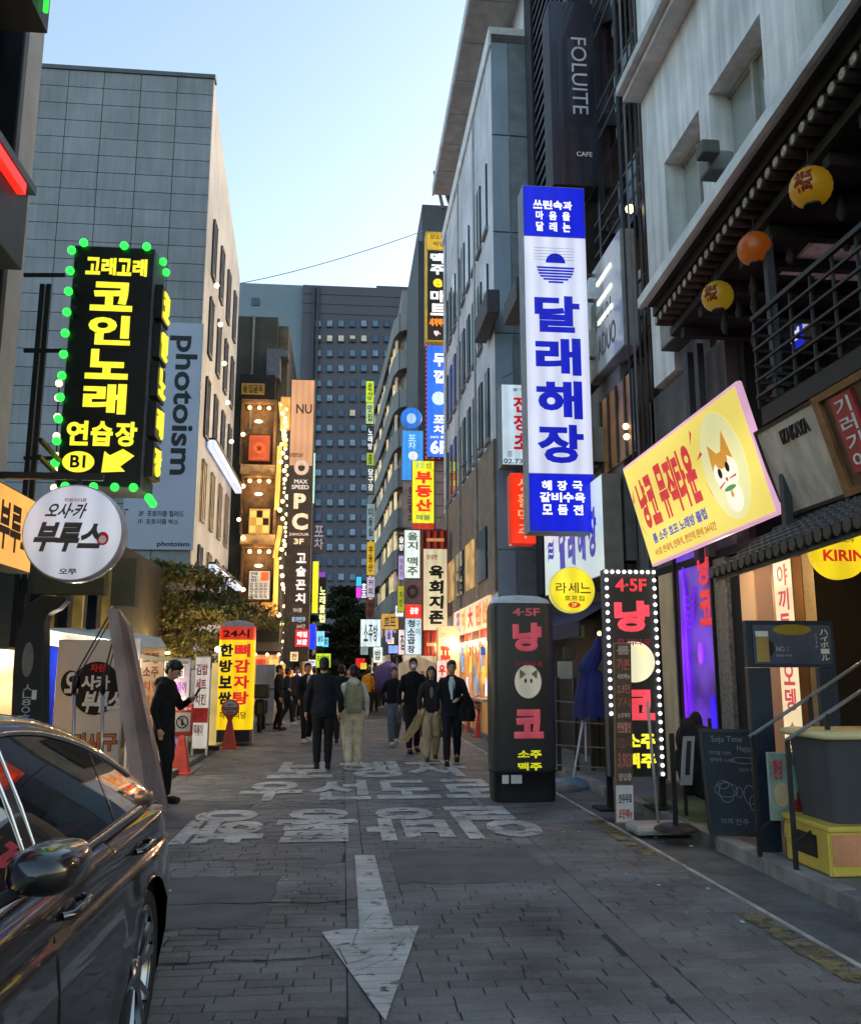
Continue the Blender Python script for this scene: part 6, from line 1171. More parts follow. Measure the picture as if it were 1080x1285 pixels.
cab = thing('white_cabinet', 'white street cabinet behind the parked scooter', 'cabinet', P(330, 910, Z=0)); F = FY(320, 834, 344, 908, 27); MB().fbox(F, 0, 0, 1, 1, -.6, 0).build('body', S('a8a4a0', .7), cab, bevel=.02); MB().fbox(F, .05, .03, .55, .97, .0, .02).build('door', S('b4b0ac', .7), cab); MB().fbox(F, .1, .35, .5, .38, .02, .03).build('slot', M_BLACK, cab)
pw_ = thing('flower_pot', 'grey round pot beside the left kerb cones', 'pot', P(247, 945, Z=.09)); c = P(247, 946, Z=.09); MB().lathe((c.x, c.y, .09), [(.13, 0), (.18, .2), (.17, .22)], 16).build('pot', S('4c4e50'), pw_)

def wall_ac(label, x, y, z, k=1):
    t = thing('air_conditioner', label, 'air conditioner', (x, y, z)); MB().box(x - .32 * k, x, y - .4, y + .4, z, z + .6).build('casing', S('8e908c', .7), t, bevel=.015)
    m = MB(); c = Vector((x - .325 * k, y - .08, z + .3)); [m.lathe(c, [(r_, 0), (r_ + .008, 0), (r_ + .008, -.006), (r_, -.006)], 20, ax='x') for r_ in (.05, .1, .15, .2)]; m.build('fan_grille', M_BLACK, t)
    MB().bar((x + .1, y + .3, z - .02), (x - .3, y + .3, z - .02), .03).bar((x + .1, y - .3, z - .02), (x - .3, y - .3, z - .02), .03).build('bracket', M_BLACK, t)
wall_ac('air conditioner on the dark wall just below the grey lit wall sign', 4.27, 14.2, 5.0); wall_ac('air conditioner high on the pale office end of the louvre building', 4.2, 18.6, 5.6)
for i, (a, b_, sg_) in enumerate((((4.45, 12.0, 8.8), (3.5, 19.0, 8.2), .5), ((4.4, 11.8, 6.6), (4.3, 18.9, 5.4), .35), ((3.5, 19.2, 7.4), (3.2, 33.6, 9.6), .8), ((4.4, 11.9, 10.6), (4.35, 15.2, 10.2), .2))):
    a = Vector(a); b_ = Vector(b_); t = thing('hanging_wire', ['thin wire sagging from the stair tower to the pale office', 'thin wire along the dark wall behind the round yellow sign', 'thin wire running to the beer mart sign', 'short wire across the stair tower under the eave of the white building'][i], 'cable', a)
    MB().tube([a.lerp(b_, k / 12) - Vector((0, 0, sg_ * 4 * (k / 12) * (1 - k / 12))) for k in range(13)], .012, n=5).build('cable', M_BLACK, t)

ls2 = thing('street_shop', 'low lit shop opening with small awning under the dark bar building', 'shop front', (-3.6, 40.5, 0))
MB().box(-5.0, -2.9, 40.0, 40.9, .1, 2.3).build('lit_opening', G('e8a060', .8, .6), ls2); MB().poly([(-5.1, 39.2, 2.45), (-2.7, 39.2, 2.45), (-2.7, 40.9, 2.9), (-5.1, 40.9, 2.9)], (0, 0, -.06)).build('awning', S('3a3028'), ls2)
for i in range(5): MB().ball((-4.8 + .5 * i, 39.3, 2.3), .07, n=7, k=4).build('bulb', G('ffd890', 9, 0), ls2)
for i in range(4): MB().box(-4.9 + .55 * i, -4.5 + .55 * i, 39.9, 39.98, 1.5 + .1 * (i % 2), 2.1).build('notice', G(('ffb040', 'f0e0c0', 'e04828', 'ffd070')[i], .9, .3), ls2)

for j in range(14):
    y_ = y0 + .35 + (y1 - y0 - .8) * j / 14; zz_ = 1.0 + .28 * (j % 4)
    m = MB().box(3.385, 3.415, y_, y_ + .38, zz_, zz_ + .42); m.build('poster', G(random.choice(('f8e8d0', 'e83828', 'ffd040', 'f0f4ff', '70a8d8', 'c86028')), random.choice((.5, .75, .95)), .4), fs_)
for j in range(5): MB().box(3.37, 3.42, y0 + 2.1 * j, y0 + 2.1 * j + .05, .9, 2.3).build('mullion', S('e0c8a0', .8), fs_)
MB().box(3.2, 3.42, y0, y1, .88, .94).build('counter_top', S('b0a898', .8), fs_)
more = [(470, 796, 477, 808, 46, 'ff5040', '국수', 'tiny red sign between the white and gold far signs'), (486, 800, 494, 808, 45, 'ffe0a0', '라면', 'tiny cream sign under the lilac box sign'), (496, 760, 506, 774, 40, 'e8f4ff', '약국', 'pale sign above the white box sign with pink edge'), (511, 824, 522, 834, 34, 'ff7040', '분식', 'small orange sign low behind the masked man'), (462, 790, 468, 806, 48, 'fff4c0', '죽', 'slim cream sign right of the white lit far sign'), (404, 800, 412, 812, 43, '40c8f0', '회', 'small cyan sign low at the far left row end'), (364, 818, 374, 830, 36, 'ffdca0', '전', 'small cream sign under the red and white square sign'), (384, 828, 396, 836, 41, 'f0f0ff', '냉면', 'small white sign left of the green far sign')]
for u0, v0, u1, v1, Y, h, tx, lb_ in more: far_sign(lb_, u0, v0, u1, v1, Y, G(h, 1.0, .2), [('h', tx, .12, .18, .88, .82, S('302028'))], name='shop_sign')
# ================================================================ PEOPLE
def cap(m, p0, r0, p1, r1, n=10, sy=1.0, mi=0):
    p0, p1 = Vector(p0), Vector(p1); d = (p1 - p0); L = d.length; d.normalize(); up = Vector((0, 1, 0)) if abs(d.y) < .8 else Vector((0, 0, 1))
    a = up.cross(d).normalized(); b = d.cross(a).normalized(); rg = []
    for t in (-90, -60, -30, 0): rg.append((p0 + d * r0 * math.sin(R(t)), max(.0005, r0 * math.cos(R(t)))))
    for t in (0, 30, 60, 90): rg.append((p1 + d * r1 * math.sin(R(t)), max(.0005, r1 * math.cos(R(t)))))
    m.loft([[c + a * q * math.cos(2 * math.pi * i / n) + b * q * sy * math.sin(2 * math.pi * i / n) for i in range(n)] for c, q in rg], mi, True)
def torso(m, rows, n=16):
    m.loft([[Vector((cx + rx * math.cos(2 * math.pi * i / n), cy + ry * math.sin(2 * math.pi * i / n), z)) for i in range(n)] for z, rx, ry, cx, cy in rows], 0, True)
ctex = bpy.data.textures.new('folds', 'CLOUDS'); ctex.noise_scale = .14; ctex.noise_depth = 2
skin = surf('skin', (.40, .22, .15), .55, var=.1, scale=12, bump=.05, spec=.3)
hairm = surf('black_hair', (.010, .008, .007), .45, var=.4, scale=30, bump=.4)
def cloth(h, k=.8): return S(h, k, rough=.85, var=.25, scale=7, fine=160, bump=.3)
def blob(m, name, mt, root, vox, fold=0, smooth=3):
    for i in range(len(m.sm)): m.sm[i] = True
    o = m.build(name, mt, root); md = o.modifiers.new('r', 'REMESH'); md.mode = 'VOXEL'; md.voxel_size = vox; md.use_smooth_shade = True
    s = o.modifiers.new('s', 'SMOOTH'); s.iterations = smooth; s.factor = .5
    if fold: d = o.modifiers.new('f', 'DISPLACE'); d.texture = ctex; d.strength = fold; d.mid_level = .5; d.texture_coords = 'GLOBAL'
    return o
def person(label, loc, rz, H=1.72, top='181a1e', bot='1c1d22', shoe='141414', coat=None, swing=.5, arms=('down', 'down'), hem=.80, wide=1.0, hair='short', legs='trousers', vox=.012, look=0, inner=None, extras=None, group=None, legw=1.0):
    s = H / 1.74; root = thing('person', label, 'person', (0, 0, 0), group); w = swing
    hip = {-1: Vector((-.085, 0, .90)), 1: Vector((.085, 0, .90))}; kn = {}; an = {}
    for sd, q in ((-1, w), (1, -w)):
        kn[sd] = Vector((sd * .09, -.04 - .17 * q if q > 0 else -.05 - .06 * q, .50 + .015 * abs(q))); an[sd] = Vector((sd * .085, -.30 * q if q > 0 else -.36 * q, .085 + (.05 * -q if q < 0 else 0)))
    sh = {-1: Vector((-.19 * wide, 0, 1.405)), 1: Vector((.19 * wide, 0, 1.405))}; el = {}; wr = {}
    for sd, a in zip((-1, 1), arms):
        q = {'down': ((.235, .03, 1.12), (.245, -.05, .88)), 'fwd': ((.225, -.09, 1.14), (.235, -.20, .93)), 'back': ((.23, .12, 1.13), (.25, .12, .89)), 'phone': ((.215, -.10, 1.13), (.08, -.30, 1.22)), 'hold': ((.24, -.03, 1.13), (.10, -.24, 1.08)), 'pocket': ((.27, .05, 1.14), (.19, -.05, .94)), 'swing': ((.24, -.05, 1.13), (.22, -.18, .92))}[a]
        el[sd] = Vector((sd * q[0][0] * wide, q[0][1], q[0][2])); wr[sd] = Vector((sd * q[1][0] * wide, q[1][1], q[1][2]))
    hd = Vector((0, -.02 - .07 * look, 1.615 - .035 * look)); tilt = look; Rt = Matrix.Rotation(R(32) * look, 3, 'X'); hp = lambda x, y, z: hd + Rt @ Vector((x, y, z))
    m = MB(); torso(m, [(.86, .13, .09, 0, 0), (.95, .135, .095, 0, 0), (1.12, .12, .085, 0, 0), (1.30, .145, .095, 0, 0), (1.40, .15, .085, 0, 0), (1.46, .07, .06, 0, 0)])
    cap(m, (0, .01, 1.42), .056, hd + Vector((0, .02, -.06)), .052)
    m.ball(hd + Vector((0, .01, .01)), 1, sc3=(.076, .095, .112), n=14, k=10); m.ball(hp(0, -.03, -.052), 1, sc3=(.053, .06, .058), n=12, k=8)
    cap(m, hp(0, -.088, .015), .010, hp(0, -.108, -.018), .015, n=8)
    for sd in (-1, 1):
        m.ball(hd + Vector((sd * .077, .012, -.005)), 1, sc3=(.012, .02, .032), n=8, k=6)
        m.ball(hp(sd * .036, -.082, .03), 1, sc3=(.02, .012, .01), n=8, k=6)
        cap(m, sh[sd] + Vector((-sd * .04, 0, -.035)), .042, el[sd], .034); cap(m, el[sd], .036, wr[sd], .026)
        cap(m, hip[sd], .075, kn[sd], .05); cap(m, kn[sd], .05, an[sd], .035); cap(m, an[sd], .035, an[sd] + Vector((0, -.12, -.045)), .03)
        d = (wr[sd] - el[sd]).normalized(); side = d.cross(Vector((0, 0, 1))) if abs(d.z) < .8 else Vector((0, -1, 0)); side = (side - d * side.dot(d)).normalized(); nrm = d.cross(side).normalized()
        pc_ = wr[sd] + d * .05; m.ball(pc_, 1, sc3=(.026, .03, .042), n=8, k=6); cap(m, wr[sd], .025, pc_, .027)
        inw = -sd
        for i in range(4):
            b0 = wr[sd] + d * .075 + side * (.026 - .017 * i); l = (.036, .042, .039, .030)[i]; c1 = b0 + d * l + nrm * .004; c2 = c1 + d * l * .6 + nrm * .018
            cap(m, b0, .0085, c1, .008, n=6); cap(m, c1, .008, c2, .007, n=6)
        t0_ = wr[sd] + d * .03 + side * .024; t1_ = t0_ + d * .03 + side * .026; cap(m, t0_, .011, t1_, .009, n=6); cap(m, t1_, .009, t1_ + d * .028 + nrm * .01, .008, n=6)
    blob(m, 'body', skin, root, min(vox, .0095) if vox < .016 else vox, smooth=2)
    # trousers / skirt
    m = MB(); torso(m, [(.80, .155, .115, 0, .0), (.90, .165, .12, 0, 0), (1.0, .15, .11, 0, 0), (1.04, .14, .10, 0, 0)])
    for sd in (-1, 1): cap(m, hip[sd] + Vector((0, 0, -.03)), .098 * legw, kn[sd], .075 * legw, n=12); cap(m, kn[sd], .075 * legw, an[sd] + Vector((0, .0, .045)), .058 * legw, n=12)
    blob(m, 'trousers', cloth(bot), root, vox, .018)
    if legs == 'skirt':
        m = MB(); torso(m, [(.30, .24, .2, 0, 0), (.6, .2, .17, 0, 0), (.9, .165, .125, 0, 0), (1.04, .14, .1, 0, 0)]); blob(m, 'skirt', cloth('6a5840'), root, vox, .03)
    for sd in (-1, 1):
        a = an[sd]; m = MB(); zf = max(0, a.z - .085); m.ball((a.x, a.y - .065, .045 + zf), 1, sc3=(.048, .135, .045), n=14, k=8); m.ball((a.x, a.y, .07 + zf), 1, sc3=(.045, .06, .05), n=10, k=6); m.box(a.x - .043, a.x + .043, a.y - .18, a.y + .06, .004 + zf, .026 + zf)
        blob(m, 'shoe', S(shoe, .8, rough=.5), root, .012, smooth=2)
    # top
    m = MB(); W_ = wide
    torso(m, [(hem, .178 * W_, .13, 0, 0), (.95, .165 * W_, .122, 0, 0), (1.12, .152 * W_, .115, 0, 0), (1.30, .175 * W_, .122, 0, 0), (1.385, .178 * W_, .11, 0, 0), (1.45, .11, .09, 0, 0), (1.485, .075, .07, 0, .01)])
    for sd in (-1, 1): cap(m, (0, .01, 1.445), .055, sh[sd] + Vector((-sd * .035, 0, -.035)), .058, n=12); cap(m, sh[sd] + Vector((-sd * .035, 0, -.035)), 0.064, el[sd], .054, n=12); cap(m, el[sd], .054, wr[sd] - (wr[sd] - el[sd]) * .08, .040, n=12)
    if hair == 'hood': m.ball((0, .075, 1.43), 1, sc3=(.115, .075, .075), n=14, k=8); m.ball((0, .02, 1.465), 1, sc3=(.1, .09, .04), n=14, k=8)
    blob(m, 'jacket', cloth(coat or top), root, vox, .028)
    if inner:
        m = MB(); m.poly([Vector((-.03, -.15, 1.08)), Vector((.03, -.15, 1.08)), Vector((.055, -.148, 1.36)), Vector((.03, -.115, 1.46)), Vector((-.03, -.115, 1.46)), Vector((-.055, -.148, 1.36))], (0, .05, 0)); m.build('shirt', cloth(inner), root)
        for sd in (-1, 1): MB().poly([Vector((sd * .03, -.115, 1.47)), Vector((sd * .085, -.148, 1.38)), Vector((sd * .05, -.162, 1.15)), Vector((sd * .015, -.16, 1.05))], (0, .01, 0)).build('lapel', cloth(coat or top, 1.1), root)
    # hair
    m = MB()
    m.ball(hp(0, .022, .044), 1, sc3=(.083, .099, .090), n=16, k=10); m.ball(hp(0, .05, -.015), 1, sc3=(.079, .07, .085), n=14, k=8); m.ball(hp(.012, -.048, .076), 1, sc3=(.055, .032, .028), n=10, k=6); [m.ball(hd + Vector((q_ * .07, .004, .02)), 1, sc3=(.014, .035, .055), n=8, k=6) for q_ in (-1, 1)]
    if hair == 'long':
        for sd in (-1, 1): cap(m, hd + Vector((sd * .072, .01, .02)), .032, hd + Vector((sd * .085, .0, -.2)), .028)
        cap(m, hd + Vector((0, .07, 0)), .075, hd + Vector((0, .08, -.22)), .06)
    if hair == 'bun': m.ball(hd + Vector((0, .13, .02)), .05, n=10, k=6)
    blob(m, 'hair', hairm, root, min(vox, .011), .012, 2)
    for sd in (-1, 1):
        MB().ball(hp(sd * .031, -.088, .012), 1, sc3=(.012, .008, .0055), n=8, k=5).build('eye', surf('eye_dark', (.01, .008, .008), .2), root)
        MB().bar(hp(sd * .018, -.095, .031), hp(sd * .046, -.086, .033), .007).build('eyebrow', hairm, root)
    MB().ball(hp(0, -.093, -.052), 1, sc3=(.022, .008, .006), n=8, k=5).build('mouth', S('8a4038'), root)
    if extras: extras(root, hd, el, wr, kn, vox)
    root.scale = (s, s, s); root.location = (loc[0], loc[1], loc[2] if len(loc) > 2 else .013); root.rotation_euler = (0, 0, rz)
    return root
def at(u, v, z=0): p = P(u, v, Z=z); return (p.x, p.y, max(z, .013))
def held(name, label, cat, loc, fn, mt):
    t = thing(name, label, cat, loc); fn(t); return t
PI = math.pi
pm = person('man in a black hoodie and black trousers standing at the left kerb reading his phone', at(201, 1008), PI * .42, 1.74, '111214', '121316', '0e0e10', swing=.35, arms=('down', 'phone'), hem=.84, hair='hood', look=1.0, vox=.011)
def world_pt(root, p): s = root.scale[0]; return Matrix.Rotation(root.rotation_euler.z, 3, 'Z') @ (Vector(p) * s) + root.location
ph = world_pt(pm, (.085, -.37, 1.29)); t = thing('phone', 'slim phone held up by the man in the black hoodie', 'phone', ph)
q = Matrix.Rotation(pm.rotation_euler.z, 3, 'Z'); fx = q @ Vector((1, 0, 0)); fz = (q @ Vector((0, -.5, .85))).normalized(); Fp = Fr(ph - fx * .036 + fz * .075, fx * .072, -fz * .15)
MB().fbox(Fp, 0, 0, 1, 1, -.008, 0).build('case', surf('phone_black', (.015, .015, .017), .2), t); MB().fbox(Fp, .05, .03, .95, .97, -.0095, -.0082).build('screen', G('b8c4d8', .7), t)
def bag_(loc, h, w_, colr, label, name='carrier_bag'):
    t = thing(name, label, 'bag', loc); m = MB(); m.loft([[Vector(loc) + Vector((w_ * k * math.cos(a) , w_ * k * .45 * math.sin(a), z)) for a in [2 * PI * i / 16 for i in range(16)]] for z, k in ((0, .7), (h * .15, 1), (h * .6, .95), (h * .85, .5), (h, .15))]); o = m.build('sack', cloth(colr, .9), t)
    d = o.modifiers.new('f', 'DISPLACE'); d.texture = ctex; d.strength = .05; m = MB(); m.tube([Vector(loc) + Vector((w_ * .2 * math.cos(a), 0, h + .09 * math.sin(a))) for a in [PI * i / 6 for i in range(7)]], .008); m.build('handle', cloth(colr, .9), t)
m1 = person('man seen from behind in a black sweater and black trousers, centre of the street', at(404, 966), PI, 1.80, '161b26', '14151a', '101010', swing=.06, arms=('down', 'down'), hem=.84, wide=1.12, vox=.011)
def backpack(root, hd, el, wr, kn, vox):
    m = MB(); m.loft([[Vector((rx * math.copysign(abs(math.cos(a)) ** .5, math.cos(a)), .19 + .07 * math.copysign(abs(math.sin(a)) ** .5, math.sin(a)), z)) for a in [2 * PI * (i + .5) / 20 for i in range(20)]] for z, rx in ((.93, .12), (.97, .155), (1.2, .16), (1.33, .145), (1.38, .09))])
    t = m
    t.box(-.12, .12, .262, .285, .97, 1.13)
    o = m.build('backpack', cloth('8a8468', .8), root, bevel=.01)
    for sd in (-1, 1): MB().bar((sd * .11, .1, 1.44), (sd * .13, .2, 1.30), .04, .015).bar((sd * .11, .12, 1.44), (sd * .12, -.12, 1.32), .04, .015).bar((sd * .12, -.14, 1.32), (sd * .16, .1, 1.02), .035, .012).build('strap', cloth('8a8468', .8), root)
m2 = person('woman seen from behind in a cream hoodie and wide cream trousers with a khaki backpack', at(442, 963), PI * 1.02, 1.68, 'cfc8ba', 'c8bc9c', 'c8c4b8', swing=.3, arms=('down', 'down'), hem=.86, hair='hood', extras=backpack, legw=1.35, vox=.011)
m3 = person('woman in a black jacket and grey trousers walking towards the camera on her own', at(494, 936), .05, 1.66, '0e0f11', '5c6268', 'b8b8b8', swing=.7, arms=('pocket', 'pocket'), hem=.92, hair='short', legw=1.15, wide=1.08, vox=.012)
def mask(root, hd, el, wr, kn, vox): MB().ball(hd + Vector((0, -.062, -.035)), 1, sc3=(.058, .052, .045), n=14, k=8).build('mask', S('d8dce0'), root)
m4 = person('tall man in a long black coat with a white face mask behind the couple', at(518, 946), .1, 1.83, '0d0e12', '14151a', '0c0c0c', swing=.3, arms=('down', 'fwd'), hem=.58, wide=1.08, extras=mask, vox=.012)
def opencoat(root, hd, el, wr, kn, vox):
    mt = cloth('7c6848', .9)
    for sd in (-1, 1):
        m = MB(); a = Vector((sd * .13, .02, 1.0)); pts = [a, Vector((sd * .10, -.12, .98)), Vector((sd * .24, -.17, .60)), Vector((sd * .44, -.06, .34)), Vector((sd * .56, .08, .36)), Vector((sd * .24, .12, .9))]
        m.poly(pts, (0, .03, 0)); o = m.build('coat_tail', mt, root); d = o.modifiers.new('sub', 'SUBSURF'); d.subdivision_type = 'SIMPLE'; d.levels = 3; d.render_levels = 3; e_ = o.modifiers.new('f', 'DISPLACE'); e_.texture = ctex; e_.strength = .06
    m = MB(); torso(m, [(.42, .23, .05, 0, .13), (.7, .19, .05, 0, .12), (1.0, .15, .05, 0, .09)]); blob(m, 'coat_back', mt, root, .014, .03)
    MB().ball((0, -.13, 1.25), 1, sc3=(.035, .015, .11), n=10, k=8).build('scarf', cloth('7a7670'), root)
m5 = person('woman in a dark top, flaring brown coat and beige trousers beside the suited man', at(541, 956), -.05, 1.66, '2c1c24', 'b09c78', '3c3028', swing=.55, arms=('fwd', 'down'), hem=.88, hair='long', extras=opencoat, legw=1.2, vox=.011)
def carried(root, hd, el, wr, kn, vox): pass
m6 = person('man in a dark navy suit and white shirt carrying a coat over his left arm', at(567, 961), -.12, 1.76, '10131f', '0f1220', '0c0c0c', swing=.6, arms=('down', 'hold'), hem=.80, inner='c8d4e4', wide=1.06, vox=.011)
cl = world_pt(m6, (.28, -.12, .72)); t = thing('folded_coat', 'black coat folded over the arm of the man in the navy suit', 'coat', cl); m = MB()
torso_pts = [(0, .14, .05), (.15, .15, .06), (.32, .11, .07), (.42, .06, .07)]
m.loft([[cl + Vector((rx * math.cos(a) - .02, ry * math.sin(a), z)) for a in [2 * PI * i / 14 for i in range(14)]] for z, rx, ry in torso_pts]); o = m.build('cloth', cloth('0c0d10'), t); o.modifiers.new('s', 'SUBSURF').levels = 1; d = o.modifiers.new('f', 'DISPLACE'); d.texture = ctex; d.strength = .08
m7 = person('man in a black jacket over white with a white bag, walking by the left stalls', at(384, 933), .3, 1.76, '141518', '15161a', 'b8b8b8', swing=.35, arms=('fwd', 'down'), hem=.98, inner='c0c0c0', vox=.013)
bag_(tuple(world_pt(m7, (.25, -.06, .42))), .46, .15, 'c8c8cc', 'white carrier bag hanging from the hand of the man by the left stalls')
m8 = person('man in a black jacket standing in profile left of the crowd', at(348, 917), PI * .5, 1.74, '0f1013', '101114', '101010', swing=.2, arms=('down', 'hold'), hem=.84, vox=.015)
m9 = person('person in dark clothes and white shoes just behind the profile man', at(359, 911), PI * .6, 1.68, '26262c', '202126', 'c0c0c0', swing=.5, arms=('down', 'down'), vox=.016)
m10 = person('person in dark clothes walking away between the two nearest backs', at(427, 934), PI * 1.0, 1.72, '141418', '1c1d22', '303030', swing=.4, vox=.014)
m11 = person('person in a bright yellow orange jacket far down the street', at(461, 896), PI, 1.70, 'd08820', '2a2a24', '202020', swing=.3, vox=.018)
m12 = person('person in a long dark olive coat far down the street beside the yellow jacket', at(469, 894), PI * .9, 1.76, '24241a', '1c1c18', '181818', swing=.15, hem=.45, vox=.018)
m13 = person('person in a maroon dark top in the left crowd behind the white bag', at(371, 905), .2, 1.7, '3a2c2c', '1a1a1e', '202020', swing=.3, vox=.018)
m14 = person('person in a grey top in the far crowd, right of centre', at(478, 890), 0, 1.68, '4a4a58', '2a2c34', '808080', swing=.3, vox=.02)
m15 = person('person in black in the far crowd under the green sign', at(393, 903), PI, 1.72, '121216', '141418', '181818', swing=.3, vox=.02)
m16 = person('person in a tan coat in the far crowd behind the backpack', at(436, 893), 0, 1.66, '8c7458', '24242a', '202020', swing=.3, hem=.6, vox=.02)
m17 = person('person in dark blue far off between the woman in grey trousers and the masked man', at(507, 897), .2, 1.74, '1c2434', '18181c', '181818', swing=.3, vox=.02)

# ================================================================ PARKED CAR
car = thing('parked_car', 'glossy dark grey saloon car parked at the left with chrome window trim', 'car', (-1.8, 2.7, 0))
paint, tp, bp2 = _new('car_paint'); bp2.inputs['Base Color'].default_value = (.013, .013, .015, 1); bp2.inputs['Metallic'].default_value = .25; bp2.inputs['Roughness'].default_value = .28; bp2.inputs['Coat Weight'].default_value = 1; bp2.inputs['Coat Roughness'].default_value = .02
nn = tp.nodes.new('ShaderNodeTexNoise'); nn.inputs['Scale'].default_value = 900; mp_ = tp.nodes.new('ShaderNodeMapRange'); mp_.inputs['To Min'].default_value = .2; mp_.inputs['To Max'].default_value = .4; tcn = tp.nodes.new('ShaderNodeTexCoord'); tp.links.new(tcn.outputs['Object'], nn.inputs[0]); tp.links.new(nn.outputs[0], mp_.inputs[0]); tp.links.new(mp_.outputs[0], bp2.inputs['Roughness'])
chrome = surf('chrome', (.75, .75, .77), .08, 1, var=.05, bump=0); rub = surf('car_rubber', (.012, .012, .013), .7, bump=.05); cglass = glassm('car_glass', (.006, .007, .008), .02); cb_ = cglass.node_tree.nodes['Principled BSDF']; cb_.inputs['Specular IOR Level'].default_value = 1; cb_.inputs['Coat Weight'].default_value = 1; cb_.inputs['Coat IOR'].default_value = 2.0; cb_.inputs['Coat Roughness'].default_value = .01
CX = -1.72; Yr, Yf = 4.98, .30; AY, AZ, AR = 4.06, .335, .375; FYw = 1.24
def halfw(y):
    w_ = .925
    if y > 4.35: t = min(1, (y - 4.35) / (Yr - 4.35)); w_ = .925 - .19 * t ** 2.2
    if y < 1.3: t = min(1, (1.3 - y) / 1.0); w_ = .925 - .22 * t ** 2.2
    return w_
def belt(y): return .93 + .018 * (y - 2) - (.10 * max(0, (1.5 - y) / 1.2) ** 1.3) - (.0 if y < 4.5 else .09 * ((y - 4.5) / .48) ** 2)
prof = [(-.10, .19), (-.045, .225), (-.03, .32), (-.012, .42), (.0, .56), (-.004, .66), (-.018, .76), (-.022, .795), (-.030, .80), (-.034, .83)]
ys = [Yf + (Yr - Yf) * i / 150 for i in range(151)]
for sd, nm in ((1, 0), (-1, 1)):
    m = MB(); grid = []
    for y in ys:
        w_ = halfw(y); b = belt(y); row = [(CX + sd * (w_ + o_), y, z) for o_, z in prof]
        row += [(CX + sd * (w_ - .05), y, b - .04), (CX + sd * (w_ - .085), y, b)]
        row += [(CX + sd * (w_ - .16), y, b + .012), (CX + sd * w_ * .5, y, b + .03), (CX, y, b + .035)]
        # wheel flares
        for k, (x, yy, z) in enumerate(row[:9]):
            for ay_ in (AY, FYw):
                dd = math.hypot(yy - ay_, z - AZ); 
                if dd < .52: row[k] = (x + sd * .016 * (1 - abs(dd - AR) / .15) if abs(dd - AR) < .15 else x, yy, z)
        grid.append(row)
    # refine lower rows: interpolate vertically
    G2 = []
    for row in grid:
        r2 = []
        for a, b in zip(row, row[1:]):
            n = max(1, int(abs(b[2] - a[2]) / .022)) if a[2] < .85 else 1
            for k in range(n): t = k / n; r2.append(tuple(a[i] + (b[i] - a[i]) * t for i in range(3)))
        r2.append(row[-1]); G2.append(r2)
    nmin = min(len(r) for r in G2); G2 = [r[:nmin - 1] + [r[-1]] if len(r) > nmin else r for r in G2]
    nmax = nmin; V = [list(p) for r in G2 for p in r]; ins = []
    for i, p in enumerate(V):
        f_ = 0
        for ay_ in (AY, FYw):
            d = math.hypot(p[1] - ay_, p[2] - AZ)
            if d < AR: f_ = 1; 
        ins.append(f_)
    faces = []
    for a in range(len(G2) - 1):
        for k in range(nmax - 1):
            q = (a * nmax + k, (a + 1) * nmax + k, (a + 1) * nmax + k + 1, a * nmax + k + 1)
            if all(ins[i] for i in q): continue
            faces.append(q if sd < 0 else q[::-1])
    for i, p in enumerate(V):
        if ins[i]:
            ay_ = AY if abs(p[1] - AY) < AR else FYw; d = math.hypot(p[1] - ay_, p[2] - AZ) or 1e-4; p[1] = ay_ + (p[1] - ay_) / d * AR; p[2] = AZ + (p[2] - AZ) / d * AR
    m.add(V, faces, 0, True)
    o = m.build('side_panel', paint, car)
for y, s_ in ((Yr, 1), (Yf, -1)):
    w_ = halfw(y); b = belt(y); pts = [Vector((CX + o_ + w_, y, z)) for o_, z in prof] + [Vector((CX + w_ - .085, y, b)), Vector((CX, y, b + .035))]; pts += [Vector((2 * CX - p.x, p.y, p.z)) for p in pts[-2::-1]]
    MB().poly(pts, (0, .012 * s_, 0)).build('bumper', paint, car, bevel=.01)
MB().box(CX - .8, CX + .8, Yf + .1, Yr - .1, .2, .8).build('underbody', surf('underbody', (.01, .01, .01), .9), car)
for i in (-1, 1): MB().box(CX + i * .62 - .17, CX + i * .62 + .17, Yr + .005, Yr + .03, .70, .82).build('tail_light', surf('tail_red', (.25, .01, .01), .15, coat=.8), car); MB().box(CX + i * .62 - .17, CX + i * .62 + .17, Yf - .03, Yf - .004, .60, .72).build('headlight', surf('lamp_clear', (.5, .5, .5), .1, coat=1), car)
# greenhouse
ztp = [(1.35, .965), (1.7, 1.13), (2.0, 1.27), (2.3, 1.375), (2.6, 1.43), (2.95, 1.452), (3.3, 1.43), (3.65, 1.365), (3.95, 1.27), (4.2, 1.165), (4.42, 1.055), (4.52, 1.0)]
def interp(tab, y):
    for (a, b), (c_, d) in zip(tab, tab[1:]):
        if y <= c_: 
            t = (y - a) / (c_ - a); t = max(0, t); return b + (d - b) * t
    return tab[-1][1]
def sm(y): return (interp(ztp, y - .12) + 2 * interp(ztp, y) + interp(ztp, y + .12)) / 4
def gw(y, z):  # half width of the greenhouse at height z
    zb = belt(y); t = max(0, (z - zb) / (1.43 - zb)); return halfw(y) - .085 - .215 * t ** 1.15
m = MB(); rings = []
for i in range(61):
    y = 1.38 + (4.5 - 1.38) * i / 60; zb = belt(y) - .01; zr = max(zb + .01, sm(y)); rr = []
    zs_ = [zb + (zr - .045 - zb) * k / 5 for k in range(6)] if zr - zb > .06 else [zb + (zr - zb) * k / 6 for k in range(6)]
    for z in zs_: rr.append(Vector((CX + gw(y, z), y, z)))
    we = gw(y, zs_[-1]); rr += [Vector((CX + we - .02, y, zr - .02)), Vector((CX + we - .06, y, zr - .002)), Vector((CX + we * .5, y, zr + .028)), Vector((CX, y, zr + .035))]
    rr += [Vector((2 * CX - p.x, p.y, p.z)) for p in rr[-2::-1]]; rings.append(rr)
m.loft(rings, cap=False, closed=False); m.build('roof', paint, car)
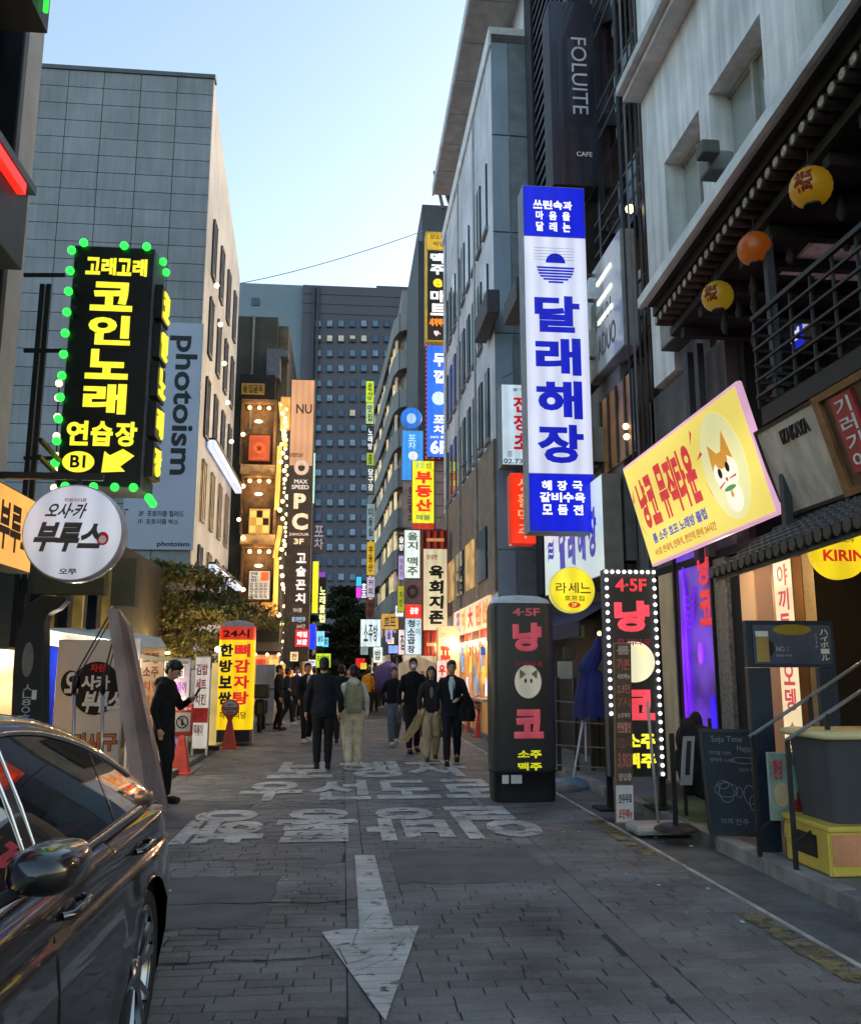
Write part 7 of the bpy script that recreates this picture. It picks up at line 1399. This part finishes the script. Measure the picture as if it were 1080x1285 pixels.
# side glass (patches lying on the greenhouse), with chrome surround
def side_patch(poly_, name, mt, off=.004, sd=1, n=10):
    """poly_: top edge function and bottom edge function over y range"""
    y0, y1, top, bot = poly_; m = MB(); rows = []
    for i in range(n + 1):
        y = y0 + (y1 - y0) * i / n; zt_, zb_ = top(y), bot(y); rows.append([Vector((CX + sd * (gw(y, zb_ + (zt_ - zb_) * k / 5) + off), y, zb_ + (zt_ - zb_) * k / 5)) for k in range(6)])
    m.loft(rows, cap=False, closed=False); return m.build(name, mt, car)
def topz(y): return min(sm(y) - .075, 1.372 - .0 * y)
def botz(y): return belt(y) + .035
YW0, YW1 = 1.75, 4.18
for sd in (1, -1):
    side_patch((1.95, 2.80, topz, botz), 'window', cglass, sd=sd); side_patch((2.88, 3.72, topz, botz), 'window', cglass, sd=sd)
    side_patch((3.745, 4.12, lambda y: max(botz(y) + .004, topz(y) - .0), botz), 'quarter_window', cglass, sd=sd)
    side_patch((2.80, 2.88, lambda y: topz(y) + .01, botz), 'pillar_trim', surf('piano_black', (.008, .008, .009), .08, coat=1, bump=0), .006, sd)
    side_patch((3.718, 3.747, topz, botz), 'pillar_trim', MATS['piano_black'], .006, sd)
    pt = lambda y, z: Vector((CX + sd * (gw(y, z) + .008), y, z))
    yv = [1.80 + (4.14 - 1.80) * i / 34 for i in range(35)]
    MB().tube([pt(y, max(botz(y) - .006, topz(y) + .012)) for y in yv], .0085, n=6).build('chrome_strip', chrome, car)
    MB().tube([pt(y, botz(y) - .014) for y in yv], .0095, n=6).build('chrome_strip', chrome, car)
    for y in (2.795, 2.885): MB().tube([pt(y, botz(y)), pt(y, (botz(y) + topz(y)) / 2), pt(y, topz(y))], .005, n=5).build('window_seal', chrome if sd > 0 else rub, car)
    # door seams and crease
    def sx(y, z):
        o_ = interp([(z_, o2) for o2, z_ in prof], z) if z < .83 else -.04 - (z - .83) * .4
        return CX + sd * (halfw(y) + o_ + .0015)
    for yl_, z0_ in ((2.84, .24), (1.80, .24)): MB().tube([Vector((sx(yl_, z), yl_, z)) for z in [z0_ + (belt(yl_) - .03 - z0_) * k / 12 for k in range(13)]], .0035, n=5).build('door_seam', rub, car)
    seam = [(3.62, .26), (3.63, .45)] + [(AY - (AR + .055) * math.cos(R(a)), AZ + (AR + .055) * math.sin(R(a))) for a in range(25, 75, 10)] + [(3.99, .85), (4.02, .93)]
    MB().tube([Vector((sx(y, z), y, z)) for y, z in seam], .0035, n=5).build('door_seam', rub, car)
    MB().tube([Vector((sx(y, .275) + sd * .004, y, .275)) for y in [1.66 + .1 * i for i in range(20)]], .009, n=6).build('sill_strip', surf('satin_grey', (.2, .2, .21), .35, .8), car)
    for yh in (3.02, 3.98):
        z = .845; x = sx(yh, .83); cup = MB(); cup.ball((x - sd * .006, yh - .01, z), 1, sc3=(.012, .07, .035), n=14, k=8); cup.build('handle_cup', M_BLACK, car)
        MB().tube([Vector((x + sd * .006, yh - .105, z + .005)), Vector((x + sd * .034, yh - .085, z + .008)), Vector((x + sd * .038, yh, z + .012)), Vector((x + sd * .034, yh + .085, z + .014)), Vector((x + sd * .006, yh + .105, z + .014))], .013, n=8).build('door_handle', paint if sd < 0 else surf('handle_satin', (.16, .16, .17), .15, .9, bump=0), car)
    # mirror
    mr_ = MB(); mx_ = CX + sd * .965; rg = []
    for y, k, kz in ((2.372, .12, .12), (2.376, .4, .42), (2.39, .68, .7), (2.42, .9, .92), (2.47, 1, 1), (2.54, 1, 1), (2.60, .93, .94), (2.625, .88, .9)):
        rg.append([Vector((mx_ + sd * .088 * k * math.copysign(abs(math.cos(a)) ** .7, math.cos(a)), y, 1.075 + .058 * kz * math.copysign(abs(math.sin(a)) ** .75, math.sin(a)))) for a in [2 * PI * (i + .5) / 24 for i in range(24)]])
    mr_.loft(rg); mo = mr_.build('mirror', [paint], car); MB().poly([Vector((p.x * .97 + mx_ * .03, 2.629, p.z)) for p in rg[-1]], (0, .003, 0)).build('mirror_glass', surf('mirror_face', (.8, .8, .8), .02, 1, var=0, bump=0), mo)
    MB().bar((CX + sd * (halfw(2) - .1), 2.46, .985), (mx_ - sd * .05, 2.5, 1.03), .05, .035, n=8).build('mirror_stalk', M_BLACK, mo)
    # wheels
    for ay_ in (AY, FYw):
        xo = CX + sd * .90; W = thing; ty = MB(); ty.lathe((xo, ay_, AZ), [(.262, .0), (.275, .006), (.315, .002), (.333, -.02), (.335, -.11), (.333, -.19), (.31, -.215), (.25, -.215)] if sd > 0 else [(.262, .0), (.275, -.006), (.315, -.002), (.333, .02), (.335, .11), (.333, .19), (.31, .215), (.25, .215)], 48, ax='x', cap=False); w_o = ty.build('wheel', rub, car)
        al = surf('alloy', (.38, .38, .40), .22, .95, var=.1, bump=0); dkal = surf('alloy_dark', (.03, .03, .033), .3, .6, bump=0)
        MB().lathe((xo, ay_, AZ), [(.245, -.004 * sd), (.262, .0), (.262, -.02 * sd), (.24, -.03 * sd), (.235, -.19 * sd)], 48, ax='x', cap=False).build('rim', al, w_o)
        sp = MB()
        for k in range(5):
            for dlt in (-9, 9):
                a = R(72 * k + 20 + dlt * .4); b = R(72 * k + 20 + dlt * 1.5); p = Vector((xo - sd * .03, ay_ + .05 * math.cos(a), AZ + .05 * math.sin(a))); q = Vector((xo - sd * .012, ay_ + .247 * math.cos(b), AZ + .247 * math.sin(b))); sp.bar(p, q, .026, .03, m=0)
        sp.lathe((xo - sd * .03, ay_, AZ), [(.07, 0), (.065, .02 * sd), (.001, .022 * sd)], 20, ax='x'); sp.build('spokes', al, w_o)
        MB().lathe((xo - sd * .09, ay_, AZ), [(.17, 0), (.17, -.02 * sd), (.001, -.02 * sd)], 28, ax='x').build('brake_disc', dkal, w_o)
        ar_ = MB(); ar_.loft([[Vector((CX + sd * x_, ay_ + (AR + .002) * math.cos(R(a)), AZ + (AR + .002) * math.sin(R(a)))) for a in range(-25, 210, 10)] for x_ in (.885, .62)], cap=False, closed=False); ar_.box(CX + sd * .60, CX + sd * .62, ay_ - .36, ay_ + .36, .15, .72).build('wheel_arch', surf('underbody', (.01, .01, .01)), car)
bpy.data.objects['sun'].hide_render = False
